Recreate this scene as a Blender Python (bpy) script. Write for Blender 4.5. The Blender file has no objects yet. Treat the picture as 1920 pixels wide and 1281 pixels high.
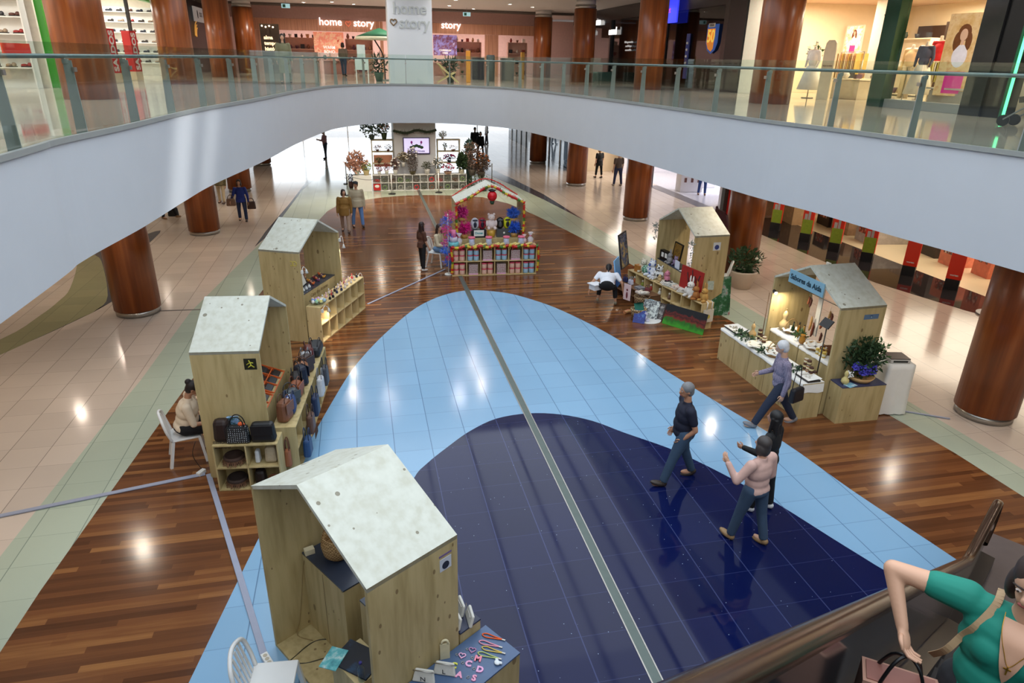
import bpy, math, random
from mathutils import Vector, Matrix, noise
random.seed(7)
SC = bpy.context.scene
COL = SC.collection
R = math.radians
# ------------------------------------------------------------------ camera, world, exposure
cam_d = bpy.data.cameras.new('camera'); cam = bpy.data.objects.new('camera', cam_d); COL.objects.link(cam)
cam_d.sensor_width = 36; cam_d.lens = 36*1261.7/1920; cam_d.clip_start = .05; cam_d.clip_end = 300
CAMH = 5.9
def _cam():
    pit, rol, yaw = R(22.744), R(1.1966), R(12.726)
    cp, sp, cr, sr = math.cos(pit), math.sin(pit), math.cos(rol), math.sin(rol)
    R0 = Matrix(((1,0,0),(0,-sp,-cp),(0,cp,-sp)))
    Rr = Matrix(((cr,-sr,0),(sr,cr,0),(0,0,1)))
    M = Matrix(((math.cos(yaw),-math.sin(yaw),0),(math.sin(yaw),math.cos(yaw),0),(0,0,1)))
    W = Rr @ R0 @ M
    r, d, f = W[0], W[1], W[2]
    m = Matrix(((r[0],-d[0],-f[0],0),(r[1],-d[1],-f[1],0),(r[2],-d[2],-f[2],0),(0,0,0,1)))
    m.translation = Vector((0,0,CAMH)); return m
cam.matrix_world = _cam()
SC.camera = cam
wd = bpy.data.worlds.new('sky'); SC.world = wd; wd.use_nodes = True
wd.node_tree.nodes['Background'].inputs[0].default_value = (.86,.93,1,1)
wd.node_tree.nodes['Background'].inputs[1].default_value = 1.5
vs = SC.view_settings; vs.view_transform = 'Standard'; vs.look = 'None'; vs.exposure = 0.0; vs.gamma = 1; vs.use_curve_mapping = False
SC.cycles.use_denoising = True
SC.cycles.max_bounces = 7; SC.cycles.diffuse_bounces = 4; SC.cycles.glossy_bounces = 4
SC.cycles.transparent_max_bounces = 16; SC.cycles.caustics_reflective = False; SC.cycles.caustics_refractive = False
SC.cycles.sample_clamp_indirect = 4
def area(name, loc, size, power, color, rot=(0,0,0), sy=None, spread=180, shape=None):
    l = bpy.data.lights.new(name, 'AREA'); l.energy = power; l.color = color
    l.shape = shape or ('RECTANGLE' if sy else 'DISK'); l.size = size
    if sy: l.size_y = sy
    l.spread = R(spread)
    o = bpy.data.objects.new(name, l); COL.objects.link(o); o.location = loc; o.rotation_euler = rot; return o
# daylight through the skylight over the near half of the hall
area('skylight_daylight', (2,-1,9.5), 12, 950, (.80,.90,1), sy=24)
area('far_hall_fill', (2,20,9.9), 10, 210, (.86,.92,1), sy=13)  # added fill light that brightens the middle and far hall
def beam_light(name, loc, to, w, h, power, spread=2.2):
    area(name, loc, w, power, (1,.99,.95), sy=h, spread=spread)
    o = bpy.data.objects[name]; o.rotation_euler = ((Vector(to)-Vector(loc)).to_track_quat('-Z','Y') @ Matrix.Rotation(R(-26),3,'Z').to_quaternion()).to_euler()
# two narrow shafts of sun between the skylight bars
beam_light('sun_shaft_a', (7.5,.5,9.2), (-2.9,12.4,4.2), .5, 3.4, 4.2, 2.6)
beam_light('sun_shaft_b', (7.9,.9,9.2), (-2.75,13.9,4.2), .3, 3.4, 2.0, 2.6)
# daylight through the glazed far end of the ground floor
area('far_glazing_daylight', (1,56.5,2.2), 18, 600, (.86,.94,1), rot=(R(-90),0,0), sy=3.6)

# ------------------------------------------------------------------ materials
MATS = {}
def s2l(c): return tuple((x/255/12.92 if x/255 <= .04045 else ((x/255+.055)/1.055)**2.4) for x in c)
def base(name):
    m = bpy.data.materials.new(name); m.use_nodes = True; return m, m.node_tree, m.node_tree.nodes['Principled BSDF']
def N(nt, t, **k):
    n = nt.nodes.new(t)
    for a, v in k.items():
        if a.startswith('_'): setattr(n, a[1:], v)
        else: n.inputs[a.replace('__',' ')].default_value = v
    return n
def mat(rgb, rough=.55, metal=0, emit=0, var=.06, scale=9, alpha=1, name=None, spec=.5, coat=0):
    """plain procedural material: a colour with a faint noise mottling"""
    key = (tuple(rgb), rough, metal, emit, var, scale, alpha, spec, coat)
    if key in MATS: return MATS[key]
    m, nt, b = base(name or 'mat_%d' % len(MATS)); c = s2l(rgb)
    if var:
        tc = N(nt,'ShaderNodeTexCoord'); no = N(nt,'ShaderNodeTexNoise', Scale=scale, Detail=3.)
        nt.links.new(tc.outputs['Object'], no.inputs['Vector'])
        mx = N(nt,'ShaderNodeMix', _data_type='RGBA'); nt.links.new(no.outputs['Fac'], mx.inputs[0])
        mx.inputs[6].default_value = (*[max(0,x*(1-var*2)) for x in c],1); mx.inputs[7].default_value = (*[min(1,x*(1+var*2)) for x in c],1)
        nt.links.new(mx.outputs[2], b.inputs['Base Color'])
    else: b.inputs['Base Color'].default_value = (*c,1)
    b.inputs['Roughness'].default_value = rough; b.inputs['Metallic'].default_value = metal
    b.inputs['Specular IOR Level'].default_value = spec; b.inputs['Coat Weight'].default_value = coat
    if emit:
        b.inputs['Emission Color'].default_value = (*c,1); b.inputs['Emission Strength'].default_value = emit
    MATS[key] = m; return m
def math_(nt, op, a, b=None, c=None):
    n = nt.nodes.new('ShaderNodeMath'); n.operation = op
    for i, v in enumerate((a,b,c)):
        if v is None: continue
        if hasattr(v,'links'): nt.links.new(v, n.inputs[i])
        else: n.inputs[i].default_value = v
    return n.outputs[0]
def ramp(nt, fac, stops, interp='LINEAR'):
    r = nt.nodes.new('ShaderNodeValToRGB'); r.color_ramp.interpolation = interp
    while len(r.color_ramp.elements) < len(stops): r.color_ramp.elements.new(.5)
    for e, (p, c) in zip(r.color_ramp.elements, stops): e.position = p; e.color = (*s2l(c),1)
    nt.links.new(fac, r.inputs[0]); return r.outputs[0]
def tile_mat(name, rgb, joint, sx=.6, sy=.6, ox=2.65, oy=5.9, w=.006, rough=.12, var=.05, specks=False, spec=.5):
    m, nt, b = base(name)
    g = N(nt,'ShaderNodeNewGeometry'); sep = N(nt,'ShaderNodeSeparateXYZ'); nt.links.new(g.outputs['Position'], sep.inputs[0])
    def line(out, o, s, w):
        f = math_(nt,'FRACT', math_(nt,'DIVIDE', math_(nt,'SUBTRACT', out, o), s))
        d = math_(nt,'ABSOLUTE', math_(nt,'SUBTRACT', f, .5))
        return math_(nt,'GREATER_THAN', d, .5-w/s/2)
    lx, ly = line(sep.outputs[0],ox,sx,w*1.5), line(sep.outputs[1],oy,sy,w)
    mask = math_(nt,'MAXIMUM', lx, math_(nt,'MULTIPLY', ly, .55))
    ix = math_(nt,'FLOOR', math_(nt,'DIVIDE', math_(nt,'SUBTRACT', sep.outputs[0], ox), sx))
    iy = math_(nt,'FLOOR', math_(nt,'DIVIDE', math_(nt,'SUBTRACT', sep.outputs[1], oy), sy))
    cb = N(nt,'ShaderNodeCombineXYZ'); nt.links.new(ix, cb.inputs[0]); nt.links.new(iy, cb.inputs[1])
    wn = N(nt,'ShaderNodeTexWhiteNoise'); nt.links.new(cb.outputs[0], wn.inputs['Vector'])
    no = N(nt,'ShaderNodeTexNoise', Scale=1.3, Detail=4.); nt.links.new(g.outputs['Position'], no.inputs['Vector'])
    v = math_(nt,'ADD', math_(nt,'MULTIPLY', wn.outputs['Value'], .5), math_(nt,'MULTIPLY', no.outputs['Fac'], .5))
    colr = ramp(nt, v, [(0,[x*(1-var) for x in rgb]),(1,[min(255,x*(1+var)) for x in rgb])])
    mx = N(nt,'ShaderNodeMix', _data_type='RGBA'); nt.links.new(mask, mx.inputs[0]); nt.links.new(colr, mx.inputs[6]); mx.inputs[7].default_value = (*s2l(joint),1)
    out = mx.outputs[2]
    if specks:
        vo = N(nt,'ShaderNodeTexVoronoi', Scale=9.); nt.links.new(g.outputs['Position'], vo.inputs['Vector'])
        sp = math_(nt,'LESS_THAN', vo.outputs['Distance'], .045)
        m2 = N(nt,'ShaderNodeMix', _data_type='RGBA'); nt.links.new(sp, m2.inputs[0]); nt.links.new(out, m2.inputs[6]); m2.inputs[7].default_value = (.32,.42,.6,1)
        out = m2.outputs[2]
    nt.links.new(out, b.inputs['Base Color'])
    n3 = N(nt,'ShaderNodeTexNoise', Scale=.7, Detail=3.); nt.links.new(g.outputs['Position'], n3.inputs['Vector'])
    nt.links.new(math_(nt,'MULTIPLY_ADD', n3.outputs['Fac'], .12, rough-.06), b.inputs['Roughness'])
    b.inputs['Specular IOR Level'].default_value = spec
    return m
def plank_mat(name, stops, pw=.075, pl=1.1, rough=.22, axis=0, bumpw=True):
    m, nt, b = base(name)
    g = N(nt,'ShaderNodeNewGeometry'); sep = N(nt,'ShaderNodeSeparateXYZ'); nt.links.new(g.outputs['Position'], sep.inputs[0])
    u, v = sep.outputs[axis], sep.outputs[1-axis]
    row = math_(nt,'FLOOR', math_(nt,'DIVIDE', v, pw))
    w1 = N(nt,'ShaderNodeTexWhiteNoise', _noise_dimensions='1D'); nt.links.new(row, w1.inputs['W'])
    col = math_(nt,'FLOOR', math_(nt,'ADD', math_(nt,'DIVIDE', u, pl), math_(nt,'MULTIPLY', w1.outputs['Value'], 7.3)))
    cb = N(nt,'ShaderNodeCombineXYZ'); nt.links.new(row, cb.inputs[0]); nt.links.new(col, cb.inputs[1])
    w2 = N(nt,'ShaderNodeTexWhiteNoise'); nt.links.new(cb.outputs[0], w2.inputs['Vector'])
    mp = N(nt,'ShaderNodeMapping'); mp.inputs['Scale'].default_value = (1.5,26,1) if axis == 0 else (26,1.5,1)
    nt.links.new(g.outputs['Position'], mp.inputs[0])
    no = N(nt,'ShaderNodeTexNoise', Scale=1., Detail=4.); nt.links.new(mp.outputs[0], no.inputs['Vector'])
    f = math_(nt,'ADD', math_(nt,'MULTIPLY', w2.outputs['Value'], .72), math_(nt,'MULTIPLY', no.outputs['Fac'], .35))
    nt.links.new(ramp(nt, f, stops), b.inputs['Base Color'])
    b.inputs['Roughness'].default_value = rough
    return m
def spruce(name='spruce', a=(190,170,122), bcol=(168,148,100), seed=0, knot=(112,88,52)):
    m, nt, b = base(name)
    tc = N(nt,'ShaderNodeTexCoord'); mp = N(nt,'ShaderNodeMapping'); mp.inputs['Scale'].default_value = (7,7,.9); mp.inputs['Location'].default_value = (seed,seed*.7,0)
    nt.links.new(tc.outputs['Object'], mp.inputs[0])
    no = N(nt,'ShaderNodeTexNoise', Scale=1.6, Detail=5.); nt.links.new(mp.outputs[0], no.inputs['Vector'])
    colr = ramp(nt, no.outputs['Fac'], [(.3,bcol),(.55,a),(.75,[min(255,x+6) for x in a])])
    def spots(scale, thr, rnd):
        mp2 = N(nt,'ShaderNodeMapping'); mp2.inputs['Scale'].default_value = (1,1,.55); mp2.inputs['Location'].default_value = (seed*3.1+rnd,rnd,seed)
        nt.links.new(tc.outputs['Object'], mp2.inputs[0])
        vo = N(nt,'ShaderNodeTexVoronoi', Scale=scale); nt.links.new(mp2.outputs[0], vo.inputs['Vector'])
        sz = math_(nt,'MULTIPLY', N_sep(nt, vo.outputs['Color']), thr)
        return math_(nt,'LESS_THAN', vo.outputs['Distance'], sz)
    k = math_(nt,'MAXIMUM', spots(5.,.16,0), spots(8,.13,4))
    mx = N(nt,'ShaderNodeMix', _data_type='RGBA'); nt.links.new(math_(nt,'MULTIPLY', k, .75), mx.inputs[0]); nt.links.new(colr, mx.inputs[6]); mx.inputs[7].default_value = (*s2l(knot),1)
    nt.links.new(mx.outputs[2], b.inputs['Base Color']); b.inputs['Roughness'].default_value = .6
    return m
def N_sep(nt, c):
    s = nt.nodes.new('ShaderNodeSeparateColor'); nt.links.new(c, s.inputs[0]); return s.outputs[0]
def veneer(name, stops, rough=.28, freq=5.):
    m, nt, b = base(name)
    tc = N(nt,'ShaderNodeTexCoord'); mp = N(nt,'ShaderNodeMapping'); mp.inputs['Scale'].default_value = (freq,freq,.25)
    nt.links.new(tc.outputs['Object'], mp.inputs[0])
    no = N(nt,'ShaderNodeTexNoise', Scale=1.5, Detail=6.); nt.links.new(mp.outputs[0], no.inputs['Vector'])
    nt.links.new(ramp(nt, no.outputs['Fac'], stops), b.inputs['Base Color']); b.inputs['Roughness'].default_value = rough
    return m
def dots(name, bg, fg, scale=40, thr=.3, rough=.5):
    m, nt, b = base(name)
    tc = N(nt,'ShaderNodeTexCoord'); vo = N(nt,'ShaderNodeTexVoronoi', Scale=float(scale), Randomness=.15); nt.links.new(tc.outputs['Object'], vo.inputs['Vector'])
    mx = N(nt,'ShaderNodeMix', _data_type='RGBA'); nt.links.new(math_(nt,'LESS_THAN', vo.outputs['Distance'], thr), mx.inputs[0])
    mx.inputs[6].default_value = (*s2l(bg),1); mx.inputs[7].default_value = (*s2l(fg),1)
    nt.links.new(mx.outputs[2], b.inputs['Base Color']); b.inputs['Roughness'].default_value = rough; return m
def patches(name, cols, scale=6., rough=.6, stretch=(1,1,1), emit=0):
    """noise split into flat colours: painted canvases, posters, mixed prints"""
    m, nt, b = base(name)
    tc = N(nt,'ShaderNodeTexCoord'); mp = N(nt,'ShaderNodeMapping'); mp.inputs['Scale'].default_value = stretch
    nt.links.new(tc.outputs['Object'], mp.inputs[0])
    no = N(nt,'ShaderNodeTexNoise', Scale=scale, Detail=5., Roughness=.65); nt.links.new(mp.outputs[0], no.inputs['Vector'])
    n = len(cols); c = ramp(nt, no.outputs['Fac'], [(.32+.36*i/max(1,n-1), k) for i, k in enumerate(cols)], 'LINEAR')
    nt.links.new(c, b.inputs['Base Color']); b.inputs['Roughness'].default_value = rough
    if emit: nt.links.new(c, b.inputs['Emission Color']); b.inputs['Emission Strength'].default_value = emit
    return m
def weave(name, a, bb, scale=60., rough=.8):
    m, nt, b = base(name)
    tc = N(nt,'ShaderNodeTexCoord'); ch = N(nt,'ShaderNodeTexChecker', Scale=scale); nt.links.new(tc.outputs['Object'], ch.inputs['Vector'])
    ch.inputs['Color1'].default_value = (*s2l(a),1); ch.inputs['Color2'].default_value = (*s2l(bb),1)
    nt.links.new(ch.outputs['Color'], b.inputs['Base Color']); b.inputs['Roughness'].default_value = rough; return m
def glassy(name, tint=(.86,.94,.91), refl=.5, rough=.02):
    m, nt, b = base(name); nt.nodes.remove(b)
    tr = N(nt,'ShaderNodeBsdfTransparent'); tr.inputs[0].default_value = (*tint,1)
    gl = N(nt,'ShaderNodeBsdfGlossy', Roughness=rough); lw = N(nt,'ShaderNodeLayerWeight', Blend=.5)
    fr = math_(nt,'MULTIPLY_ADD', math_(nt,'POWER', lw.outputs['Facing'], 5), .92, .035)
    mx = N(nt,'ShaderNodeMixShader'); nt.links.new(math_(nt,'MULTIPLY', fr, refl*2), mx.inputs[0])
    nt.links.new(tr.outputs[0], mx.inputs[1]); nt.links.new(gl.outputs[0], mx.inputs[2])
    nt.links.new(mx.outputs[0], nt.nodes['Material Output'].inputs[0]); return m

# ------------------------------------------------------------------ mesh building
class MB:
    def __init__(s): s.v=[]; s.f=[]; s.m=[]; s.sm=[]; s.M=Matrix(); s.mi=0; s.smooth=False
    def add(s, vs, fs, smooth=None):
        k=len(s.v); s.v += [s.M @ Vector(v) for v in vs]
        for f in fs: s.f.append([i+k for i in f]); s.m.append(s.mi); s.sm.append(s.smooth if smooth is None else smooth)
        return s
    def box(s, c, d, rz=0, rx=0, ry=0, taper=1):
        x,y,z=d[0]/2,d[1]/2,d[2]/2; T=taper
        m=Matrix.Translation(c)@Matrix.Rotation(rz,4,'Z')@Matrix.Rotation(ry,4,'Y')@Matrix.Rotation(rx,4,'X')
        vs=[m@Vector(p) for p in ((-x,-y,-z),(x,-y,-z),(x,y,-z),(-x,y,-z),(-x*T,-y*T,z),(x*T,-y*T,z),(x*T,y*T,z),(-x*T,y*T,z))]
        return s.add(vs,[(0,3,2,1),(4,5,6,7),(0,1,5,4),(1,2,6,5),(2,3,7,6),(3,0,4,7)],False)
    def b2(s, p0, p1): # box from corners
        return s.box([(a+b)/2 for a,b in zip(p0,p1)],[abs(b-a) for a,b in zip(p0,p1)])
    def beam(s, p0, p1, w, h, up=(0,0,1)):
        p0,p1=Vector(p0),Vector(p1); d=(p1-p0); L=d.length; d.normalize(); u=Vector(up)
        if abs(d.dot(u))>.99: u=Vector((1,0,0))
        a=d.cross(u).normalized(); b=a.cross(d).normalized()
        vs=[p+a*x+b*y for p in (p0,p1) for x,y in ((-w/2,-h/2),(w/2,-h/2),(w/2,h/2),(-w/2,h/2))]
        return s.add(vs,[(3,2,1,0),(4,5,6,7),(0,1,5,4),(1,2,6,5),(2,3,7,6),(3,0,4,7)],False)
    def cyl(s, p0, p1, r0, r1=None, n=16, cap=True, smooth=True):
        r1=r0 if r1 is None else r1; p0,p1=Vector(p0),Vector(p1); d=(p1-p0).normalized()
        u=Vector((0,0,1)) if abs(d.z)<.9 else Vector((1,0,0)); a=d.cross(u).normalized(); b=d.cross(a)
        vs=[]
        for p,r in ((p0,r0),(p1,r1)):
            for i in range(n): t=2*math.pi*i/n; vs.append(p+a*r*math.cos(t)+b*r*math.sin(t))
        s.add(vs,[(i,i+n,(i+1)%n+n,(i+1)%n) for i in range(n)],smooth)
        if cap:
            k=len(s.v)-2*n
            for f in ([k+i for i in range(n)],[k+n+i for i in range(n)][::-1]): s.f.append(f); s.m.append(s.mi); s.sm.append(False)
        return s
    def tube(s, pts, r, n=8, closed=False):
        pts=[Vector(p) for p in pts]; L=len(pts); rr=r if hasattr(r,'__len__') else [r]*L; vs=[]; prev=None
        for i,p in enumerate(pts):
            if closed: d=pts[(i+1)%L]-pts[i-1]
            else: d=pts[min(i+1,L-1)]-pts[max(i-1,0)]
            d.normalize()
            if prev is None: u=Vector((0,0,1)) if abs(d.z)<.9 else Vector((1,0,0)); a=d.cross(u).normalized()
            else: a=(prev-d*prev.dot(d)).normalized()
            prev=a; b=d.cross(a)
            for j in range(n): t=2*math.pi*j/n; vs.append(p+(a*math.cos(t)+b*math.sin(t))*rr[i])
        fs=[(i*n+j,((i+1)%L)*n+j,((i+1)%L)*n+(j+1)%n,i*n+(j+1)%n) for i in range(L if closed else L-1) for j in range(n)]
        s.add(vs,fs,True)
        if not closed:
            k=len(s.v)-L*n
            for f in ([k+j for j in range(n)],[k+(L-1)*n+j for j in range(n)][::-1]): s.f.append(f); s.m.append(s.mi); s.sm.append(False)
        return s
    def lathe(s, prof, c=(0,0,0), n=20, sx=1, sy=1, smooth=True):
        vs=[]; L=len(prof)
        for r,z in prof:
            for j in range(n): t=2*math.pi*j/n; vs.append((c[0]+r*sx*math.cos(t),c[1]+r*sy*math.sin(t),c[2]+z))
        fs=[(i*n+j,i*n+(j+1)%n,(i+1)*n+(j+1)%n,(i+1)*n+j) for i in range(L-1) for j in range(n)]
        s.add(vs,fs,smooth); k=len(s.v)-L*n
        if prof[0][0]>1e-5: s.f.append([k+j for j in range(n)][::-1]); s.m.append(s.mi); s.sm.append(False)
        if prof[-1][0]>1e-5: s.f.append([k+(L-1)*n+j for j in range(n)]); s.m.append(s.mi); s.sm.append(False)
        return s
    def ball(s, c, r, n=12, m=8, rot=None):
        r=r if hasattr(r,'__len__') else (r,r,r); vs=[]; q=rot or Matrix()
        for i in range(m+1):
            p=math.pi*i/m
            for j in range(n):
                t=2*math.pi*j/n; vs.append(Vector(c)+q@Vector((r[0]*math.sin(p)*math.cos(t),r[1]*math.sin(p)*math.sin(t),-r[2]*math.cos(p))))
        return s.add(vs,[(i*n+j,i*n+(j+1)%n,(i+1)*n+(j+1)%n,(i+1)*n+j) for i in range(m) for j in range(n)],True)
    def prism(s, poly, z0, z1, smooth=False):
        n=len(poly); A=sum(poly[i][0]*poly[(i+1)%n][1]-poly[(i+1)%n][0]*poly[i][1] for i in range(n))
        if A<0: poly=poly[::-1]
        vs=[(x,y,z0) for x,y in poly]+[(x,y,z1) for x,y in poly]
        s.add(vs,[list(range(n))[::-1],[n+i for i in range(n)]],False); k=len(s.v)-2*n
        for i in range(n): s.f.append([k+i,k+(i+1)%n,k+n+(i+1)%n,k+n+i]); s.m.append(s.mi); s.sm.append(smooth)
        return s
    def wall(s, pts, z0, z1, t): # vertical sheet of thickness t along a polyline (offset to its left)
        P=[Vector((p[0],p[1])) for p in pts]; off=[]
        for i,p in enumerate(P):
            d=(P[min(i+1,len(P)-1)]-P[max(i-1,0)]).normalized(); off.append(p+Vector((-d.y,d.x))*t)
        n=len(P); vs=[(p.x,p.y,z) for z in (z0,z1) for p in P]+[(p.x,p.y,z) for z in (z0,z1) for p in off]
        fs=[]
        for i in range(n-1):
            fs+=[(i,i+1,n+i+1,n+i),(2*n+i+1,2*n+i,3*n+i,3*n+i+1),(n+i,n+i+1,3*n+i+1,3*n+i),(i+1,i,2*n+i,2*n+i+1)]
        fs+=[(0,n,3*n,2*n),(n-1,3*n-1,4*n-1,2*n-1)]
        return s.add(vs,fs,s.smooth)
    def build(s, name, mats, parent=None, loc=None, rz=0, bevel=0, subsurf=0):
        me=bpy.data.meshes.new(name); me.from_pydata([tuple(v) for v in s.v],[],s.f)
        mats=mats if isinstance(mats,(list,tuple)) else [mats]
        for m in mats: me.materials.append(m)
        me.polygons.foreach_set('material_index',s.m); me.polygons.foreach_set('use_smooth',s.sm); me.update()
        o=bpy.data.objects.new(name,me); COL.objects.link(o)
        if parent: o.parent=parent
        if loc is not None: o.location=loc; o.rotation_euler=(0,0,rz)
        if bevel:
            b=o.modifiers.new('bevel','BEVEL'); b.width=bevel; b.segments=2; b.limit_method='ANGLE'; b.angle_limit=R(50)
        if subsurf: b=o.modifiers.new('sub','SUBSURF'); b.levels=b.render_levels=subsurf
        return o
def tag(o, label, cat, group=None, kind=None):
    o['label']=label; o['category']=cat
    if group: o['group']=group
    if kind: o['kind']=kind
    return o
def thing(name, label, cat, loc=(0,0,0), rz=0, group=None):
    o=bpy.data.objects.new(name,None); COL.objects.link(o); o.location=loc; o.rotation_euler=(0,0,rz); o.empty_display_size=.1
    return tag(o,label,cat,group)
def struct(o, label=None, cat=None):
    o['kind']='structure'
    if label: o['label']=label; o['category']=cat
    return o
CH={}
def copy_tree(o, parent=None, loc=None, rz=None, label=None):
    c=o.copy(); COL.objects.link(c)
    if parent is not None: c.parent=parent
    for ch in [x for x in o.children]: copy_tree(ch,c)
    if loc is not None: c.location=loc
    if rz is not None: c.rotation_euler=(0,0,rz)
    if label: c['label']=label
    return c
def text_bm(mb, s, size, depth=.01, M=None, align='CENTER', bold=0):
    cu=bpy.data.curves.new('t','FONT'); cu.body=s; cu.size=size; cu.extrude=depth/2; cu.align_x=align; cu.align_y='CENTER'; cu.resolution_u=3; cu.offset=bold
    o=bpy.data.objects.new('t',cu); COL.objects.link(o); dg=bpy.context.evaluated_depsgraph_get(); me=bpy.data.meshes.new_from_object(o.evaluated_get(dg))
    keep=mb.M; mb.M=mb.M@(M or Matrix()); mb.add([v.co for v in me.vertices],[list(p.vertices) for p in me.polygons],False); mb.M=keep
    bpy.data.objects.remove(o); bpy.data.curves.remove(cu); bpy.data.meshes.remove(me); return mb
def TR(x=0,y=0,z=0,rx=0,ry=0,rz=0): return Matrix.Translation((x,y,z))@Matrix.Rotation(rz,4,'Z')@Matrix.Rotation(ry,4,'Y')@Matrix.Rotation(rx,4,'X')
UPR=TR(rx=math.pi/2) # text in XY plane -> stands upright, facing -Y
ORD=['first','second','third','fourth','fifth','sixth','seventh','eighth','ninth','tenth','eleventh','twelfth']
def smooth_curve(pts, n=6, closed=False):
    out=[]; L=len(pts); rng=range(L if closed else L-1)
    g=lambda i: pts[i%L] if closed else pts[max(0,min(L-1,i))]
    for i in rng:
        p0,p1,p2,p3=g(i-1),g(i),g(i+1),g(i+2)
        for k in range(n):
            t=k/n; out.append(tuple(.5*((2*b)+(-a+c)*t+(2*a-5*b+4*c-d)*t*t+(-a+3*b-3*c+d)*t**3) for a,b,c,d in zip(p0,p1,p2,p3)))
    if not closed: out.append(tuple(pts[-1]))
    return out
# ------------------------------------------------------------------ shared materials
M_plaster = mat((196,200,206), rough=.6, var=.015, scale=2, name='white_plaster')
M_ceil = mat((205,200,198), rough=.7, var=.02, name='ceiling_paint')
M_white = mat((232,232,228), rough=.4, var=.02, name='white_paint')
M_cream = mat((226,206,176), rough=.6, var=.03, name='cream_paint')
M_dark = mat((34,33,36), rough=.35, var=.1, name='dark_panel')
M_black = mat((14,14,16), rough=.4, var=0, name='black')
M_steel = mat((176,172,166), rough=.28, metal=.9, var=.08, scale=30, name='brushed_steel')
M_grey = mat((150,154,152), rough=.4, metal=.1, var=.03, name='grey_metal')
M_greyblue = mat((118,128,132), rough=.35, metal=.3, var=.03, name='grey_blue_tube')
M_col = veneer('veneer_red_brown', [(.25,(104,50,18)),(.5,(134,68,26)),(.72,(158,88,40))], rough=.3)
M_tileb = tile_mat('beige_tiles', (206,190,176), (150,136,126), w=.008, rough=.13, var=.05)
M_tileg = tile_mat('sage_tiles', (176,186,168), (130,142,130), w=.008, rough=.13, var=.04)
M_tilel = tile_mat('light_blue_tiles', (132,172,204), (92,126,158), w=.009, rough=.14, var=.03)
M_tiled = tile_mat('navy_tiles', (13,21,64), (52,60,104), w=.009, rough=.06, var=.12, specks=True, spec=.32)
M_tileu = tile_mat('upper_floor_tiles', (196,184,168), (160,150,138), w=.006, rough=.08, var=.03)
M_olive = tile_mat('olive_tiles', (150,146,112), (120,116,92), rough=.13)
M_slate = tile_mat('slate_tiles', (76,76,84), (60,60,66), rough=.12)
M_granite = tile_mat('black_granite', (42,38,40), (30,28,30), sx=.9, sy=1.2, rough=.05, var=.2)
M_storef = tile_mat('store_floor', (226,208,172), (200,184,150), sx=1.2, sy=1.2, rough=.3, var=.02)
M_plank = plank_mat('merbau_planks', [(.1,(78,46,28)),(.4,(98,60,36)),(.7,(116,72,42)),(.9,(142,96,56)),(1,(158,108,62))], pw=.085, pl=1.9, rough=.17)
M_spr = [spruce('spruce_panel_%s'%k, seed=i*1.7) for i, k in enumerate(('a','b','c','d','e','f'))]
M_roof = [spruce('spruce_roof_%s'%k, a=(204,206,194), bcol=(192,192,176), seed=3+i*1.3, knot=(104,92,66)) for i, k in enumerate(('a','b','c'))]  # panel spruce made paler and cooler; skylight's tone put into the roof colour
M_sprdark = spruce('spruce_shelf', a=(214,190,138), bcol=(196,170,118), seed=9)
M_bronze = mat((78,58,46), rough=.22, metal=.6, var=.08, scale=3, name='bronze_rubber')
M_glass = glassy('railing_glass', (.87,.93,.90), .5)
M_clear = glassy('shop_glass', (.94,.96,.96), .5)
M_sg = glassy('smoked_glass', (.30,.33,.36), .6)

# ------------------------------------------------------------------ ground floor
def sheet(name, poly, z0, z1, m): return struct(MB().prism(poly, z0, z1).build(name, m))
sheet('floor', [(-34,-13),(36,-13),(36,62),(-34,62)], -.2, 0, M_tileb)
sheet('floor', [(-5.05,2),(-5.2,-6),(10.6,-6),(10.25,4),(10.05,7.2),(9.96,9.73),(9.66,15.7),(8.9,21.5),(8.62,25.66),(8.0,31),(7.48,33.9),(6.3,38.5),(5,42),(3.5,45),(0,46),(-1.5,42),(-2.3,38),(-2.76,33.5),(-3.32,24.8),(-4.33,16.9),(-4.45,13),(-4.57,11.4),(-4.7,8.97)], 0, .002, M_tileg)
wood = [(-4.15,4.5),(-4.3,-5),(9.5,-5),(9.5,3),(9.35,7.8),(9.19,9.22),(8.74,14.26),(8.33,18),(7.9,20.97),(7.41,24.06),(6.9,26.7),(6.3,29.2),(5.42,30.8),(4.13,31.4),(3,31.6),(1.94,31.6),(.96,31.3),(-.12,30.67),(-1.13,29.5),(-1.45,28.5),(-1.68,27.07),(-2.6,20),(-3.53,12.59),(-3.66,11.2),(-3.89,8.7),(-4.02,7.2)]
sheet('floor', wood, .002, .004, M_plank)
lb = [(-2.6,2.5),(-2.9,-4.5),(8.1,-4.5),(7.75,1),(7.5,4),(7.26,5.52),(6.93,7.16),(6.71,8.63),(6.31,10.1),(5.88,11.81),(5.54,13.4),(5.16,14.59),(4.67,15.76),(4.16,16.56),(3.68,17.09),(3.0,17.43),(2.41,17.43),(1.78,17.03),(1.15,16.29),(.55,15.18),(.02,14.02),(-.44,12.78),(-.82,11.34),(-1.12,10.07),(-1.42,8.76),(-1.65,7.61),(-1.92,6.17),(-2.04,5.52)]
sheet('floor', smooth_curve(lb,4,True), .004, .006, M_tilel)
db = [(-.9,3.2),(-1.4,-3.5),(6.9,-3.5),(6.75,1),(6.55,3.6),(6.28,5.22),(6.12,5.69),(5.91,6.26),(5.62,7.07),(5.27,7.82),(4.94,8.42),(4.67,8.83),(4.14,9.42),(3.73,9.91),(3.23,10.24),(2.67,10.38),(2.06,10.29),(1.53,9.94),(1.11,9.52),(.72,9.08),(.47,8.68),(.0,7.4),(-.5,5.4)]
sheet('floor', smooth_curve(db,4,True), .006, .008, M_tiled)
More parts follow.
